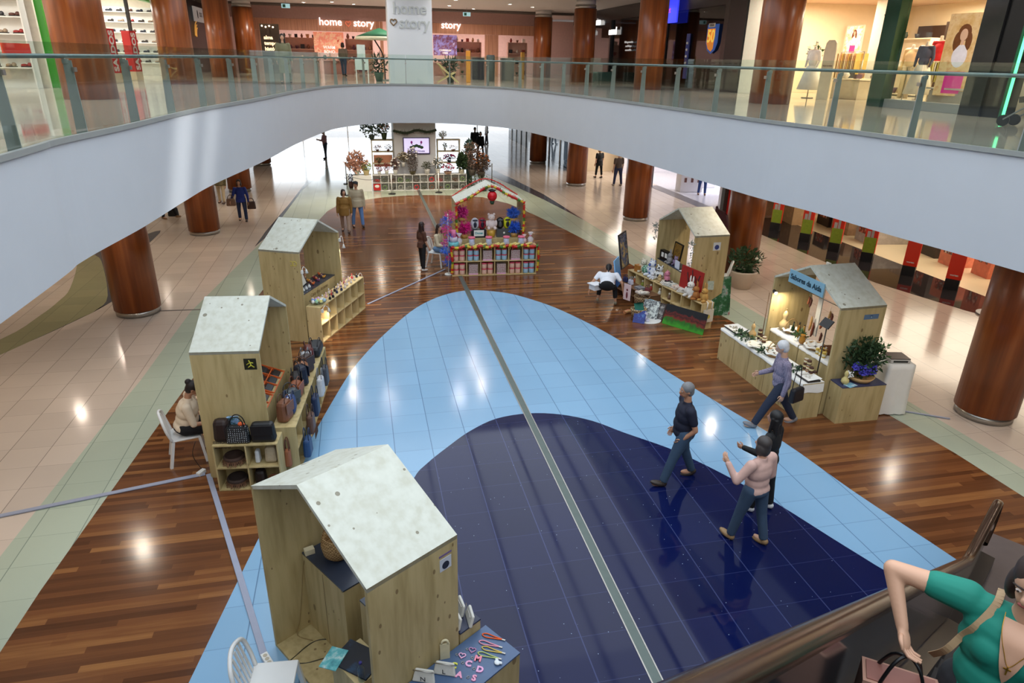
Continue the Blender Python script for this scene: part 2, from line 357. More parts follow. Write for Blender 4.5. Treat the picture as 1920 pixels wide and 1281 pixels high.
# curved motifs in the side aisles
ol = smooth_curve([(-9.6,26.5),(-8.5,23.19),(-7.88,21.99),(-6.67,18.51),(-6.6,17.4),(-6.77,16.89),(-7.32,15.51),(-8.2,13.6),(-9.6,12),(-10.8,12.2),(-9.2,13.6),(-7.99,15.72),(-7.76,17.2),(-7.73,18.25),(-7.84,19.36),(-8.65,22.28),(-9.9,25)],4,True)
sheet('floor', ol, 0, .003, M_olive)
sheet('floor', smooth_curve([(-8.5,23.19),(-7.9,24.3),(-7.15,25.9),(-7.0,23),(-6.3,19.5),(-6.45,17.9),(-6.9,16.5),(-7.32,15.51),(-6.77,16.89),(-6.6,17.4),(-6.67,18.51),(-7.88,21.99)],4,True), 0, .0025, M_slate)
sheet('floor', [(8.62,25.66),(8.55,28.5),(8.44,31.13),(7.9,35.83),(7.3,40),(6.5,44),(5.6,44),(6.6,38.5),(7.48,33.88),(8.1,30)], .002, .005, M_slate)
sheet('floor', [(-3.6,23.1),(-3.5,25.2),(-3.1,30),(-2.7,36),(-2.2,41),(-1.9,41),(-2.45,36),(-2.76,33.46),(-3.32,24.76)], .002, .005, M_slate)
# store forecourts on the right
sheet('floor', [(14.45,33),(14.6,25.8),(15.2,25.8),(15.05,33)], 0, .004, mat((104,98,100),rough=.3))
sheet('floor', [(15.05,33),(15.2,25.8),(15.2,25.3),(26,25.3),(26,37),(15,37)], 0, .004, mat((206,204,212),rough=.18))
sheet('floor', [(14.55,25.0),(14.6,19),(14.7,16.3),(15.4,13.8),(15.67,13.2),(16.1,11),(17.6,11),(16.95,13.6),(16.95,25.0)], 0, .004, M_granite)
sheet('floor', [(16.95,25.2),(16.95,14),(17.6,11),(30,11),(30,25.2)], 0, .004, M_storef)
# expansion joint down the middle and the cross joint
m = MB(); m.b2((2.60,-4,.008),(2.70,33,.012)); struct(m.build('trim_1', mat((96,108,104),rough=.4,metal=.4)))
m = MB()
for x in (2.59,2.71): m.b2((x-.008,-4,.008),(x+.008,33,.014))
struct(m.build('trim_2', M_steel))
m = MB(); m.beam((-5.1,17.1,.006),(-3.4,16.98,.006),.05,.006); struct(m.build('trim_3', mat((112,104,100),rough=.4)))
m = MB(); m.beam((-.5,4.37,.0095),(6.5,4.78,.0095),.025,.003); struct(m.build('trim_4', mat((170,185,200),rough=.4)))

# ------------------------------------------------------------------ upper floor ring, fascia, rail
left = [(-3.45,-9),(-3.4,0),(-3.3,7.37),(-3.31,8.62),(-3.1,10.34),(-2.95,12.2),(-2.77,13.89),(-2.21,16.98),(-1.75,20.3),(-1.15,23.4),(-.8,24.7),(-.2,25.8),(.5,26.6),(1.24,26.95),(2.0,27.0)]
right = [(2.0,27.0),(2.81,26.95),(3.7,26.6),(4.6,25.8),(5.42,24.7),(6.0,22.3),(6.56,18.47),(6.85,16),(7.02,13.98),(7.24,11.46),(7.5,10.1),(7.66,8.36),(7.86,6.88),(8.6,0),(9.2,-9)]
LC, RC = smooth_curve(left,8), smooth_curve(right,8)
edge = LC[:-1]+RC
m = MB(); m.prism(LC+[(2,60),(-34,60),(-34,-9)], 3.62, 4.95); m.prism(RC[::-1][:0]+[(2,60)]+RC+[(36,-9),(36,60)], 3.62, 4.95)
m.m = [1 if abs(sum((Vector(m.v[i]).z for i in f))/len(f)-4.95)<.01 else 0 for f in m.f]
struct(m.build('floor_upper', [M_plaster, M_tileu]))
m = MB(); m.wall(edge, 3.60, 4.93, -.03); struct(m.build('trim_5', M_plaster))
m = MB(); m.wall(edge, 4.93, 4.99, -.06); struct(m.build('trim_6', M_grey))
# rail as one thing
def arc(pts):
    s=[0]
    for a,b in zip(pts,pts[1:]): s.append(s[-1]+math.dist(a,b))
    return s
S = arc(edge)
def at(s, off=0):
    i=0
    while i<len(S)-2 and S[i+1]<s: i+=1
    t=(s-S[i])/(S[i+1]-S[i]); a,b=Vector(edge[i]),Vector(edge[i+1]); d=(b-a).normalized(); p=a+(b-a)*t
    return p+Vector((-d.y,d.x))*off, d
rail = thing('glass_railing','long curved glass balustrade with grey tubular handrail around the upper floor opening','railing',(0,0,4.95))
TOP=5.98; step=1.6
n=int(S[-1]/step)
for i in range(n):
    s0=i*step+.9
    if s0+step>S[-1]: break
    a=[at(s0+.012+(step-.024)*k/4,.02)[0] for k in range(5)]
    if a[-1].y<1 and i>3 and a[0].x>0 : break
    if a[-1].y<1: continue
    g=MB(); g.wall([(p.x,p.y) for p in a],.02,TOP-4.95,.012); g.build('glass_panel',M_glass,rail)
    p,d=at(s0,.09); q=MB(); q.M=Matrix.Translation((p.x,p.y,0))@Matrix.Rotation(math.atan2(d.y,d.x),4,'Z')
    q.box((0,.0,.42),(.018,.13,.84),taper=.75); q.box((0,.02,.83),(.03,.07,.05)); q.build('post',M_grey,rail)
    q=MB(); q.M=Matrix.Translation((p.x,p.y,0))@Matrix.Rotation(math.atan2(d.y,d.x),4,'Z'); q.beam((0,.0,.8),(0,.03,.86),.02,.02); q.box((0,-.06,.74),(.06,.04,.05)); q.build('glass_clamp',M_steel,rail)
hr=[at(s,.13)[0] for s in [1+k*.4 for k in range(int((S[-1]-2)/.4))]]
hr=[p for p in hr if p.y>1]
g=MB(); g.tube([(p.x,p.y,.885) for p in hr],.026,10); g.build('handrail',M_greyblue,rail)

# ------------------------------------------------------------------ columns
def column(name_lab, x, y, z0, z1, r=.5, cap=False, base=True):
    c=thing('column',name_lab,'column',(x,y,z0))
    h=z1-z0; b=.14 if base else .0
    MB().cyl((0,0,b),(0,0,h-(.36 if cap else 0)),r,n=40).build('wood_cladding',M_col,c)
    if base: MB().cyl((0,0,0),(0,0,b),r-.03,n=40).build('base_ring',M_steel,c)
    if cap:
        MB().cyl((0,0,h-.36),(0,0,h-.2),r-.03,n=40).build('collar',M_steel,c)
        MB().cyl((0,0,h-.2),(0,0,h),r-.06,n=40).build('column_head',M_ceil,c)
    return c
for lab,x,y in (('reddish wood clad column of the left aisle nearest the camera, below the white balcony',-5.55,17.1),
                ('second reddish wood column of the left aisle, behind the nearest one',-5.55,25.3),
                ('third wood column of the left aisle, beside the woman in blue',-5.55,33.6),
                ('farthest wood column of the left aisle, near the bright far windows',-5.55,42),
                ('large wood column at the right edge, under the flat red figure of the store',10.98,8.86),
                ('wood column behind the potted plants and the paintings stall',10.95,17.7),
                ('third wood column of the right aisle, in front of the electronics store',10.8,25.5),
                ('fourth wood column of the right aisle, left of the two standing women',10.8,33.6),
                ('farthest wood column of the right aisle, beside the glass shopfront',10.8,41.6)):
    column(lab,x,y,.004,3.62, r=.5 if y<10 else .52)
for lab,x,y,cap in (('dark wood column on the upper floor between the green portal and the sale banners',-5.55,16.95,0),
                ('upper floor wood column just right of the sale banners',-5.55,25.3,0),
                ('third upper floor wood column on the left, beside the dark shopfront',-5.55,33.6,1),
                ('fourth upper floor column on the left with a metal collar at its head',-5.55,42.0-.6,1),
                ('upper floor wood column in front of the warm lit clothes shop',10.8,17.2,0),
                ('upper floor wood column in front of the dark perfumery windows',10.8,25.5,0),
                ('upper floor wood column with metal collar hiding part of the dark glass shopfront',10.8,33.6,1),
                ('farthest upper floor wood column on the right with metal collar',10.8,41.4,1)):
    column(lab,x,y,4.952,8.5, r=.52, cap=bool(cap), base=False)
# ------------------------------------------------------------------ shell
CZ=8.5
m=MB()
for a,b in (((-34,-13),(-5,60)),((9,-13),(36,60)),((-5,27),(9,60)),((-5,-13),(9,-12))): m.b2((a[0],a[1],CZ),(b[0],b[1],CZ+.2))
struct(m.build('ceiling',M_ceil))
m=MB()
for p0,p1 in (((-5.2,-12.2,CZ),(-5,27.2,10.2)),((9,-12.2,CZ),(9.2,27.2,10.2)),((-5,27,CZ+.2),(9,27.2,10.2)),((-5,-12.2,CZ+.2),(9,-12,10.2))): m.b2(p0,p1)
struct(m.build('trim_7',M_ceil))
m=MB()
for x in range(-4,9,2): m.beam((x,-12,10.1),(x,27,10.1),.08,.16)
struct(m.build('window_1',M_grey))
struct(MB().b2((-34,-13.2,0),(36,-13,CZ)).build('wall_back',M_cream))
struct(MB().b2((-34.2,-13,0),(-34,60,CZ)).build('wall_left',M_cream))
struct(MB().b2((36,-13,0),(36.2,60,CZ)).build('wall_right',M_cream))
# ground floor left wall and pieces of the far end
m=MB(); m.b2((-11.2,-13,0),(-11,47,3.62)); struct(m.build('wall_left_aisle',M_cream))
m=MB()
for x in [-11,-7.6,-4.2,-.8,2.6,6,9.4,12.8]: m.b2((x-.04,56,0),(x+.04,56.1,3.62))
m.b2((-11,56,3.4),(12.8,56.1,3.62)); struct(m.build('window_2',M_white))
struct(MB().b2((-11.5,56,3.62),(13,56.2,CZ)).build('wall_far',M_plaster))
struct(MB().b2((12.8,47.5,0),(13,56,3.62)).build('wall_far_right',M_plaster))
# upper pillar with sign, lower pillar behind the flower stall
P=thing('pillar','wide white square pillar with raised lettering and a heart beside the upper rail','pillar',(2.18,28.9,4.952))
MB().box((0,0,1.775),(1.66,1.3,3.55)).build('pillar_body',M_plaster,P)
t=MB(); text_bm(t,'home',.56,.03,TR(.0,-.665,2.62)@UPR,bold=.006); text_bm(t,'story',.56,.03,TR(.16,-.665,2.13)@UPR,bold=.006); t.build('lettering',mat((170,175,175),rough=.4,var=0),P)
def heart(mb,c,s,w,dz=.03,flat=True,n=28):
    pts=[]
    for i in range(n):
        a=2*math.pi*i/n; x=16*math.sin(a)**3; z=13*math.cos(a)-5*math.cos(2*a)-2*math.cos(3*a)-math.cos(4*a)
        pts.append((c[0]+x*s/17,c[1],c[2]+z*s/17))
    mb.tube(pts,w,6,True); return mb
h=MB(); heart(h,(-.62,-.67,2.16),.13,.022); h.build('heart_outline',mat((116,92,60),rough=.5),P)
struct(MB().b2((1.62,33.4,0),(3.58,35.2,3.62)).build('wall_pillar',M_plaster))
# ------------------------------------------------------------------ recessed lamps
lamp_n=[0]
def downlight(x,y,z,power,color=(1,.86,.70),r=.075,lab='round recessed downlight in the ceiling',real=True):
    c=thing('ceiling_light',lab,'ceiling light',(x,y,z),0,'recessed downlights')
    MB().lathe([(r+.035,0),(r+.035,-.012),(r,-.012),(r,0)],n=16).build('trim_ring',M_white,c)
    k='lamp_%s'%(color,)
    if k not in MATS:
        MATS[k]=mat(tuple(int(255*v**.45) for v in color),emit=30,var=0)
    MB().lathe([(r,-.004),(0.001,-.008)],n=16).build('diffuser',MATS[k],c)
    if real: area('lamp',(x,y,z-.03),r*2,power,color,spread=150)
    return c
for y in (8,12.5,19,23,29,36):
    for x in (-4.9,-8.2): downlight(x,y,3.615,24,lab='recessed downlight under the balcony over the left aisle')
for y in (7,12,15,20,23,29,36):
    for x in (9.2,12.6): downlight(x,y,3.615,24,lab='recessed downlight under the balcony over the right aisle')
UL=[(-4.2,40),(-2.4,41.5),(-.9,40.4),(.2,41.6),(4.1,41.6),(5.2,40),(6.8,41.8),(8,37.5),(9.5,38.8),(-6.5,38),(12.2,30),(5,36),(0,35)]
UL.sort(key=lambda p: p[0]/p[1])
for i,(x,y) in enumerate(UL): downlight(x,y,CZ-.005,42,(1,.90,.80),r=.10,lab='recessed downlight of the far upper ceiling, %s from the left'%(ORD+['thirteenth'])[i])
for i,(x,y) in enumerate([(-7,30),(-7,22),(12.2,22),(12.2,14),(-7,14),(2,31)]): downlight(x,y,CZ-.005,42,(1,.90,.80),r=.10,lab='recessed downlight of the nearer upper ceiling')
for x in (-1,2,5):
    for y in (28.5,31): downlight(x,y,CZ-.005,46,(1,.9,.8),r=.045,lab='recessed downlight over the opening')

for x in (-1.2,.6,2.4,4.2,6): 
    for y in (29.3,31): downlight(x,y,3.615,32,lab='added fill downlight over the flower stall')  # added lamps, put in to brighten the backlit flower stall
for x in (.6,3.8): downlight(x,26.0+1.6,CZ-.005,30,(1,.95,.88),r=.1,lab='added fill downlight in front of the white pillar')  # extra lamps added to lift the dark front of the pillar
# ------------------------------------------------------------------ people
def remeshed(mb, name, m, parent, vox, extra=None, it=4):
    t=mb.build('tmp',m); r=t.modifiers.new('r','REMESH'); r.mode='VOXEL'; r.voxel_size=vox; r.use_smooth_shade=True
    if it: s=t.modifiers.new('s','SMOOTH'); s.iterations=it; s.factor=.5
    dg=bpy.context.evaluated_depsgraph_get(); me=bpy.data.meshes.new_from_object(t.evaluated_get(dg)); bpy.data.objects.remove(t)
    me.name=name
    if extra:
        k=len(me.vertices); vs=[v.co.copy() for v in me.vertices]+extra.v; fs=[list(p.vertices) for p in me.polygons]+[[i+k for i in f] for f in extra.f]
        me=bpy.data.meshes.new(name); me.from_pydata([tuple(v) for v in vs],[],fs); me.materials.append(m)
    me.polygons.foreach_set('use_smooth',[True]*len(me.polygons)); me.update()
    o=bpy.data.objects.new(name,me); COL.objects.link(o); o.parent=parent; return o
def cap_(mb,a,b,ra,rb,n=14):
    mb.cyl(a,b,ra,rb,n=n); mb.ball(a,ra,n,8); mb.ball(b,rb,n,8)
SKIN=mat((206,160,132),rough=.5,var=.03,name='skin'); SKIN2=mat((186,136,106),rough=.5,var=.03,name='skin_tan')
def V(*a): return Vector(a)
def person(label, loc, face_deg, H=1.7, w=1.0, lean=0, side=0, hl=0, hr=0, kl=0, kr=0, abl=4, abr=4, ual=(-.18,0,-1), fal=(-.05,.2,-1), uar=(.18,0,-1), far=(.05,.2,-1),
           head=(0,0), top=(40,40,60), top_rough=.8, sleeve=1.0, coat=0, bottom=(40,50,80), skirt=0, shoes=(40,34,30), hair=(40,28,22), hairstyle='short', skin=None, vox=.016, sit=None,
           top_mat=None, bottom_mat=None, eyes=False, open_jacket=None, curl=.5, feet=True, bust=0, bare_leg=0, neckline=0, hand_at=None):
    """face_deg: compass direction of the look, 0 = +Y, 90 = +X"""
    skin=skin or SKIN; w*=1.13
    P=thing('person',label,'person',loc,-R(face_deg))
    rx=lambda a: Matrix.Rotation(R(a),3,'X'); ry=lambda a: Matrix.Rotation(R(a),3,'Y'); rz=lambda a: Matrix.Rotation(R(a),3,'Z')
    hip=V(0,0,.53*H); legs={}
    for s,hf,kf,ab in ((-1,hl,kl,abl),(1,hr,kr,abr)):
        h=hip+V(s*.052*H*w,0,0); th=rx(hf)@ry(-s*ab)@V(0,0,-1); sh=rx(hf-kf)@ry(-s*ab*.6)@V(0,0,-1)
        k=h+th*.245*H; a=k+sh*.235*H; legs[s]=[h,k,a]
    if sit is None: dz=.045*H-min(legs[-1][2].z,legs[1][2].z)
    else: dz=sit+.07*H-hip.z
    for s in legs: legs[s]=[p+V(0,0,dz) for p in legs[s]]
    hip=hip+V(0,0,dz)
    T=rx(-lean)@ry(side); sp=lambda x,y,z: hip+T@V(x*H,y*H,z*H)   # torso frame
    neck=sp(0,.0,.285); hd=Matrix.Rotation(R(-lean*.6),3,'X') @ rz(-head[0]) @ rx(head[1]); hc=neck+T@V(0,.004*H,.03*H)+hd@V(0,.012*H,.072*H)
    arms={}
    for s,ua,fa in ((-1,ual,fal),(1,uar,far)):
        sh=sp(s*.098*w,-.005,.245); e=sh+(T@Vector(ua).normalized())*.168*H; h=e+(T@Vector(fa).normalized())*.145*H; arms[s]=[sh,e,h,(T@Vector(fa).normalized())]
    def torso(mb,g,lo=-.02,hi=.245,bustk=0):
        bl=lambda x,y,z,r: mb.ball(sp(x,y,z),[q*H*g for q in r],16,10,T.to_4x4())
        if lo<0: bl(0,-.004,.0,(.088*w,.068*w,.065))
        bl(0,.004*w,.07,(.080*w,.064*w,.08)); bl(0,0,.155,(.088*w,.062*w,.085)); bl(0,0,.2,(.088*w,.054*w,.06))
        cap_(mb,sp(-.085*w,-.004,.238),sp(.085*w,-.004,.238),.034*H*g,.034*H*g)
        if bust:
            for s in (-1,1): bl(s*.04,.045,.165,(.042*bust,.036*bust,.042*bust))
    b=MB(); torso(b,.93); b.cyl(sp(0,-.004,.24),neck+T@V(0,0,.05*H),.034*H*(.9+.1*w),.03*H,n=14)
    b.ball(hc+hd@V(0,-.004*H,.008*H),(.044*H,.054*H,.055*H),16,12,hd.to_4x4()); b.ball(hc+hd@V(0,.014*H,-.028*H),(.032*H,.036*H,.034*H),14,8,hd.to_4x4())
    b.ball(hc+hd@V(0,.056*H,-.010*H),(.0085*H,.013*H,.014*H),8,6,hd.to_4x4())
    for s in (-1,1): b.ball(hc+hd@V(s*.045*H,-.004*H,-.006*H),(.006*H,.012*H,.018*H),8,6,hd.to_4x4())
    fing=MB()
    for s in (-1,1):
        sh,e,h,d=arms[s]; cap_(b,sh,e,.031*H*w**.5,.023*H); cap_(b,e,h,.023*H,.0155*H)
        pn=(T@V(-s,0.2,0)).normalized(); pn=(pn-d*pn.dot(d)).normalized() if abs(pn.dot(d))<.95 else d.orthogonal().normalized()
        sd=d.cross(pn).normalized(); q=Matrix((sd,pn,d)).transposed().to_4x4()
        b.ball(h+d*.028*H,(.024*H,.013*H,.034*H),12,8,q)
        fwd=sd if sd.dot(T@V(0,1,0))>0 else -sd
        for i in range(4):
            o=h+d*.048*H+fwd*(.017-.0115*i)*H; L=(.044,.05,.046,.036)[i]*H
            d1=(d+pn*curl*.6).normalized(); d2=(d+pn*curl*2.2).normalized(); a1=o+d1*L*.5
            fing.tube([o-d*.012*H,o,a1,a1+d2*L*.5],[.0056*H,.0055*H,.005*H,.0038*H],7)
        o=h+d*.014*H+fwd*.02*H; td=(d+fwd*.9+pn*.4).normalized(); fing.tube([o-fwd*.008*H,o+td*.016*H,o+td*.024*H+d*.018*H],[.0065*H,.006*H,.0045*H],7)
        hp,k,a=legs[s]; cap_(b,hp,k,.05*H*w**.5,.032*H); cap_(b,k,a,.031*H,.02*H); 
        f=(k-a); ft=V(0,1,0); b.ball(a+ft*.04*H+V(0,0,-.018*H),(.026*H,.062*H,.024*H),10,6)
    body=remeshed(b,'body',skin,P,vox,extra=fing)
    # clothes
    tm=top_mat or mat(top,rough=top_rough,var=.05,scale=14); c=MB(); torso(c,1.10,lo=-.02)
    c.cyl(sp(0,-.004,.24),neck+T@V(0,-.004*H,.0),.044*H,.038*H,n=14) if not neckline else None
    if coat: 
        c.cyl(sp(0,0,.06),sp(0,0,-.02-coat),.092*H*w,.105*H*w,n=18); 
    for s in (-1,1):
        sh,e,h,d=arms[s]
        k=min(1,sleeve*2); m1=sh+(e-sh)*k; cap_(c,sh,m1,.039*H*w**.5,.036*H if k<1 else .031*H)
        if sleeve>.5: m2=e+(h-e)*min(1,(sleeve-.5)*2); cap_(c,e,m2,.031*H,.024*H)
    remeshed(c,'jacket' if coat else 'shirt',tm,P,vox)
    bm_=bottom_mat or mat(bottom,rough=.85,var=.08,scale=10); c=MB(); c.ball(sp(0,-.006,-.005),(.094*H*w,.074*H*w,.07*H),16,10,T.to_4x4()); 
    for s in (-1,1):
        hp,k,a=legs[s]; cap_(c,hp,k,.057*H*w**.5,.042*H); a2=k+(a-k)*(.97-bare_leg); c.cyl(k,a2,.042*H,.036*H,n=14); c.ball(k,.042*H)
    if skirt:
        c.cyl(sp(0,0,.0),(hip.x,hip.y,hip.z-skirt),.09*H*w,.13*H*w,n=20)
    remeshed(c,'skirt' if skirt else 'trousers',bm_,P,vox)
    for s in (-1,1):
        if not feet: break
        hp,k,a=legs[s]; c=MB(); sd=(a-k).normalized(); tilt=Vector((0,1,0)); tilt=(tilt-sd*tilt.dot(sd)*.75).normalized()
        up=tilt.cross(V(1,0,0)).normalized()*-1; q=Matrix((V(1,0,0),tilt,V(1,0,0).cross(tilt))).transposed().to_4x4()
        c.ball(a+tilt*.036*H+q.to_3x3()@V(0,0,-.022*H),(.03*H,.074*H,.024*H),14,8,q); c.ball(a+tilt*-.008*H+q.to_3x3()@V(0,0,-.012*H),(.028*H,.034*H,.03*H),12,8,q)
        remeshed(c,'shoe',mat(shoes,rough=.5,var=.05),P,max(.008,vox*.6),it=2)
    hm=mat(hair,rough=.55,var=.12,scale=60); c=MB(); q=hd.to_4x4(); hp=lambda x,y,z: hc+hd@V(x*H,y*H,z*H)
    if hairstyle!='bald':
        c.ball(hp(0,-.014,.018),(.052*H,.058*H,.056*H),18,12,q); c.ball(hp(0,-.03,-.01),(.046*H,.04*H,.05*H),14,10,q)
        if hairstyle in('long','ponytail'):
            if hairstyle=='long':
                for x in (-.03,0,.03): c.cyl(hp(x,-.032,0),hp(x*1.3,-.045,-.15),.026*H,.018*H,n=10); c.ball(hp(x*1.3,-.045,-.15),.018*H)
                for s in (-1,1): c.cyl(hp(s*.043,-.008,.01),hp(s*.05,.004,-.11),.018*H,.013*H,n=8); c.ball(hp(s*.05,.004,-.11),.013*H)
            else: c.cyl(hp(0,-.05,.02),hp(0,-.075,-.10),.022*H,.014*H,n=10); c.ball(hp(0,-.075,-.10),.014*H); c.ball(hp(0,-.055,.02),.024*H)
        if hairstyle=='bun': c.ball(hp(0,-.062,.045),.03*H)
        if hairstyle=='bob':
            for s in (-1,1): c.ball(hp(s*.04,-.012,-.035),(.022*H,.04*H,.05*H),12,8,q)
            c.ball(hp(0,-.038,-.04),(.048*H,.03*H,.05*H),12,8,q)
        remeshed(c,'hair',hm,P,max(.009,vox*.7),it=3)
    if hairstyle=='cap' : pass
    if eyes:
        for s in (-1,1):
            MB().ball(hp(s*.018,.0462,.004),(.0068*H,.0055*H,.0026*H),8,6,q).build('eye',mat((190,178,170),var=0),P)
            MB().ball(hp(s*.018,.0505,.004),(.003*H,.002*H,.0027*H),8,6,q).build('iris',mat((50,34,26),var=0),P)
            MB().tube([hp(s*.008,.05,.016),hp(s*.02,.051,.019),hp(s*.032,.043,.014)],.0022*H,6).build('eyebrow',hm,P)
        MB().ball(hp(0,.05,-.032),(.014*H,.006*H,.004*H),10,6,q).build('mouth',mat((160,80,76),var=0),P)
    P['hands']=None; del P['hands']
    PJ[P.name]={'arms':arms,'hip':hip,'legs':legs,'head':hc,'sp':sp,'hp':hp,'T':T}
    return P
PJ={}
def wpt(P,v): return Matrix.Translation(P.location)@Matrix.Rotation(P.rotation_euler.z,4,'Z')@Vector(v)
def handbag(label,loc,rz=0,s=(.3,.13,.24),col=(30,28,30),strap=.18,m=None,group=None,name='handbag',cat='bag',flap=False,fringe=False,rough=.45):
    b=thing(name,label,cat,loc,rz,group); m=m or mat(col,rough=rough,var=.08,scale=20)
    x,y,z=s; q=MB(); q.box((0,0,z/2),(x,y,z),taper=.86); q.build('bag_body',m,b,bevel=min(x,y,z)*.3)
    if strap:
        for sy in (-1,1) if strap<.3 else (1,):
            pts=[(x*.3*math.cos(t),sy*y*.3,z-.01+strap*math.sin(t)) for t in [math.pi*i/12 for i in range(13)]]; MB().tube(pts,.008,6).build('handle',mat([c*.7 for c in col],rough=.5,var=0),b)
    if flap: MB().box((0,-y/2-.004,z*.68),(x*.86,.012,z*.5)).build('flap',m,b,bevel=.004)
    if fringe:
        f=MB()
        for i in range(14): f.box((-x*.45+x*.9*i/13,-y/2-.012,-.02+.004*(i%3)),(.008,.006,.12))
        f.build('fringe',mat([c*.8 for c in col],rough=.8,var=.1),b)
    return b

# the ground floor visitors
pm=dots('gingham_shirt',(150,140,160),(92,86,112),scale=70,thr=.45,rough=.8)
jeans=(58,84,120); dj=(44,58,84)
person('grey haired man in navy polo shirt and jeans striding on the dark blue floor',(4.42,7.92,.008),-78,1.74,1.12,hl=20,kl=4,hr=-14,kr=8,top=(24,28,48),sleeve=.3,bottom=(52,74,98),shoes=(52,42,36),hair=(120,120,122),skin=SKIN2,vox=.013,eyes=True,
       ual=(-.18,-.3,-1),fal=(.3,.55,-.75),uar=(.15,-.2,-1),far=(-.25,.6,-.75),head=(-12,-6))
p=person('woman in pale pink sweater and jeans seen from behind with one hand raised',(4.72,6.42,.008),-20,1.66,1.06,hl=12,kl=2,hr=-8,kr=6,top=(206,168,156),bottom=(56,76,100),shoes=(150,120,84),hair=(62,56,54),hairstyle='bob',skin=SKIN,vox=.013,
       ual=(-.45,.25,-.75),fal=(-.1,.75,.95),uar=(.2,-.05,-1),far=(-.25,.6,-.7),head=(-4,0))
person('woman with long black hair and black clothes half hidden behind the woman in pink',(5.27,7.02,.008),-35,1.64,.92,hl=6,hr=-6,top=(16,16,18),bottom=(14,14,16),shoes=(220,220,220),hair=(18,16,18),hairstyle='long',skin=SKIN2,vox=.014,ual=(-.2,.3,-1),fal=(.2,.9,-.1))
p=person('white haired man in a small check shirt and dark trousers carrying a black shoulder bag',(6.86,9.2,.004),-72,1.75,1.02,hl=30,kl=6,hr=-22,kr=10,lean=4,top_mat=pm,bottom=(34,42,62),shoes=(120,120,124),hair=(206,206,208),skin=SKIN,vox=.013,eyes=True,
       ual=(-.15,-.1,-1),fal=(-.02,.25,-1),uar=(.2,.25,-1),far=(-.1,.9,-.2),head=(10,-12))
w_=wpt(p,(-.26,-.2,.62)); hb=handbag('black shoulder bag hanging at the hip of the white haired man',w_,R(20),(.32,.12,.26),(26,26,32),strap=.42)
person('bending woman in white t-shirt and black leggings beside the paintings stall',(5.98,15.55,.004),22,1.62,1.2,lean=62,hl=74,kl=92,hr=66,kr=82,abl=10,abr=12,top=(226,228,236),sleeve=.3,bottom=(16,16,18),shoes=(130,120,100),hair=(24,20,20),hairstyle='ponytail',skin=SKIN2,vox=.016,bare_leg=.25,
       ual=(-.6,.3,-.8),fal=(-.3,.6,-.8),uar=(.6,.4,-.7),far=(.2,.9,-.5),head=(0,-10))
person('girl with long dark hair in brown shirt and black trousers by the sweets stall',(1.63,19.6,.004),62,1.5,.86,hl=5,hr=-4,top=(84,50,36),sleeve=.4,coat=.03,bottom=(20,18,20),shoes=(214,210,206),hair=(44,26,22),hairstyle='long',skin=SKIN,vox=.014,uar=(.15,.1,-1),far=(0,.5,-1),eyes=True)
person('smiling seated woman in cream sweater and blue jeans beside the sweets stall',(2.12,19.95,.004),118,1.64,.95,sit=.46,lean=6,hl=78,kl=84,hr=84,kr=72,top=(222,208,178),bottom=(110,146,186),shoes=(220,190,190),hair=(52,32,26),hairstyle='long',skin=SKIN,vox=.014,
       ual=(-.15,.4,-1),fal=(.3,1,.1),uar=(.15,.4,-1),far=(-.3,1,.05),head=(30,0),eyes=True)
person('woman in ochre jacket and beige trousers beside the man in a flat cap',(-.66,24.75,.004),-170,1.6,1.1,hl=14,hr=-14,kl=2,kr=8,top=(136,100,44),coat=.1,bottom=(166,142,124),shoes=(60,44,40),hair=(52,38,34),hairstyle='bob',skin=SKIN,vox=.018,head=(-30,0))
p=person('man in beige jacket, blue jeans and dark flat cap beside the woman in ochre',(-.22,25.5,.004),168,1.74,1.06,hl=8,hr=-8,top=(176,164,138),coat=.06,bottom=(96,132,184),shoes=(44,40,44),hair=(60,56,54),skin=SKIN,vox=.018,head=(30,0))
hc=PJ[p.name]['head']; MB().ball(hc+V(0,.0,.075),(.1,.125,.045),14,8).ball(hc+V(0,.11,.055),(.075,.07,.014),12,6).build('flat_cap',mat((38,44,50),rough=.9),p)
p=person('woman in royal blue blouse and dark jeans walking towards the camera with two bags',(-4.5,27.1,0),178,1.62,.98,hl=12,hr=-10,kr=10,top=(36,56,140),coat=.04,bottom=(36,50,84),shoes=(30,26,28),hair=(46,30,28),hairstyle='bob',skin=SKIN,vox=.018,uar=(.35,.2,-1),far=(.25,.5,-.6),ual=(-.3,.1,-1))
handbag('brown handbag carried by the woman in royal blue',wpt(p,(.34,.16,.62)),0,(.34,.14,.28),(132,104,86),strap=.14)
handbag('dark brown paper bag carried by the woman in royal blue',wpt(p,(-.36,.05,.46)),0,(.32,.12,.3),(70,46,38),strap=.12)
person('person in olive camouflage jacket and cream trousers behind the second left column',(-5.85,30.7,0),200,1.68,1.1,hl=8,hr=-8,top_mat=patches('camouflage',[(74,66,44),(120,108,74),(48,44,32)],scale=14.),coat=.05,bottom=(206,190,160),shoes=(90,70,60),hair=(60,46,40),vox=.022)
p=person('person in black trousers and sneakers whose upper body the balcony hides',(-7.3,27.9,0),110,1.66,1.0,hl=16,hr=-12,top=(30,30,34),bottom=(26,26,30),shoes=(150,120,90),vox=.022)
handbag('black tote bag beside the person in black trousers on the left',wpt(p,(-.42,-.1,0)),0,(.4,.14,.34),(24,24,28),strap=.22)
person('distant man in pink shirt looking at a phone against the bright windows',(-2.05,44.2,0),-115,1.76,1.02,hl=5,hr=-5,top=(188,140,142),bottom=(48,58,74),shoes=(30,30,34),hair=(120,116,110),vox=.022,ual=(-.1,.3,-1),fal=(.1,1,.3),uar=(.1,.3,-1),far=(-.1,1,.3),head=(0,-18))
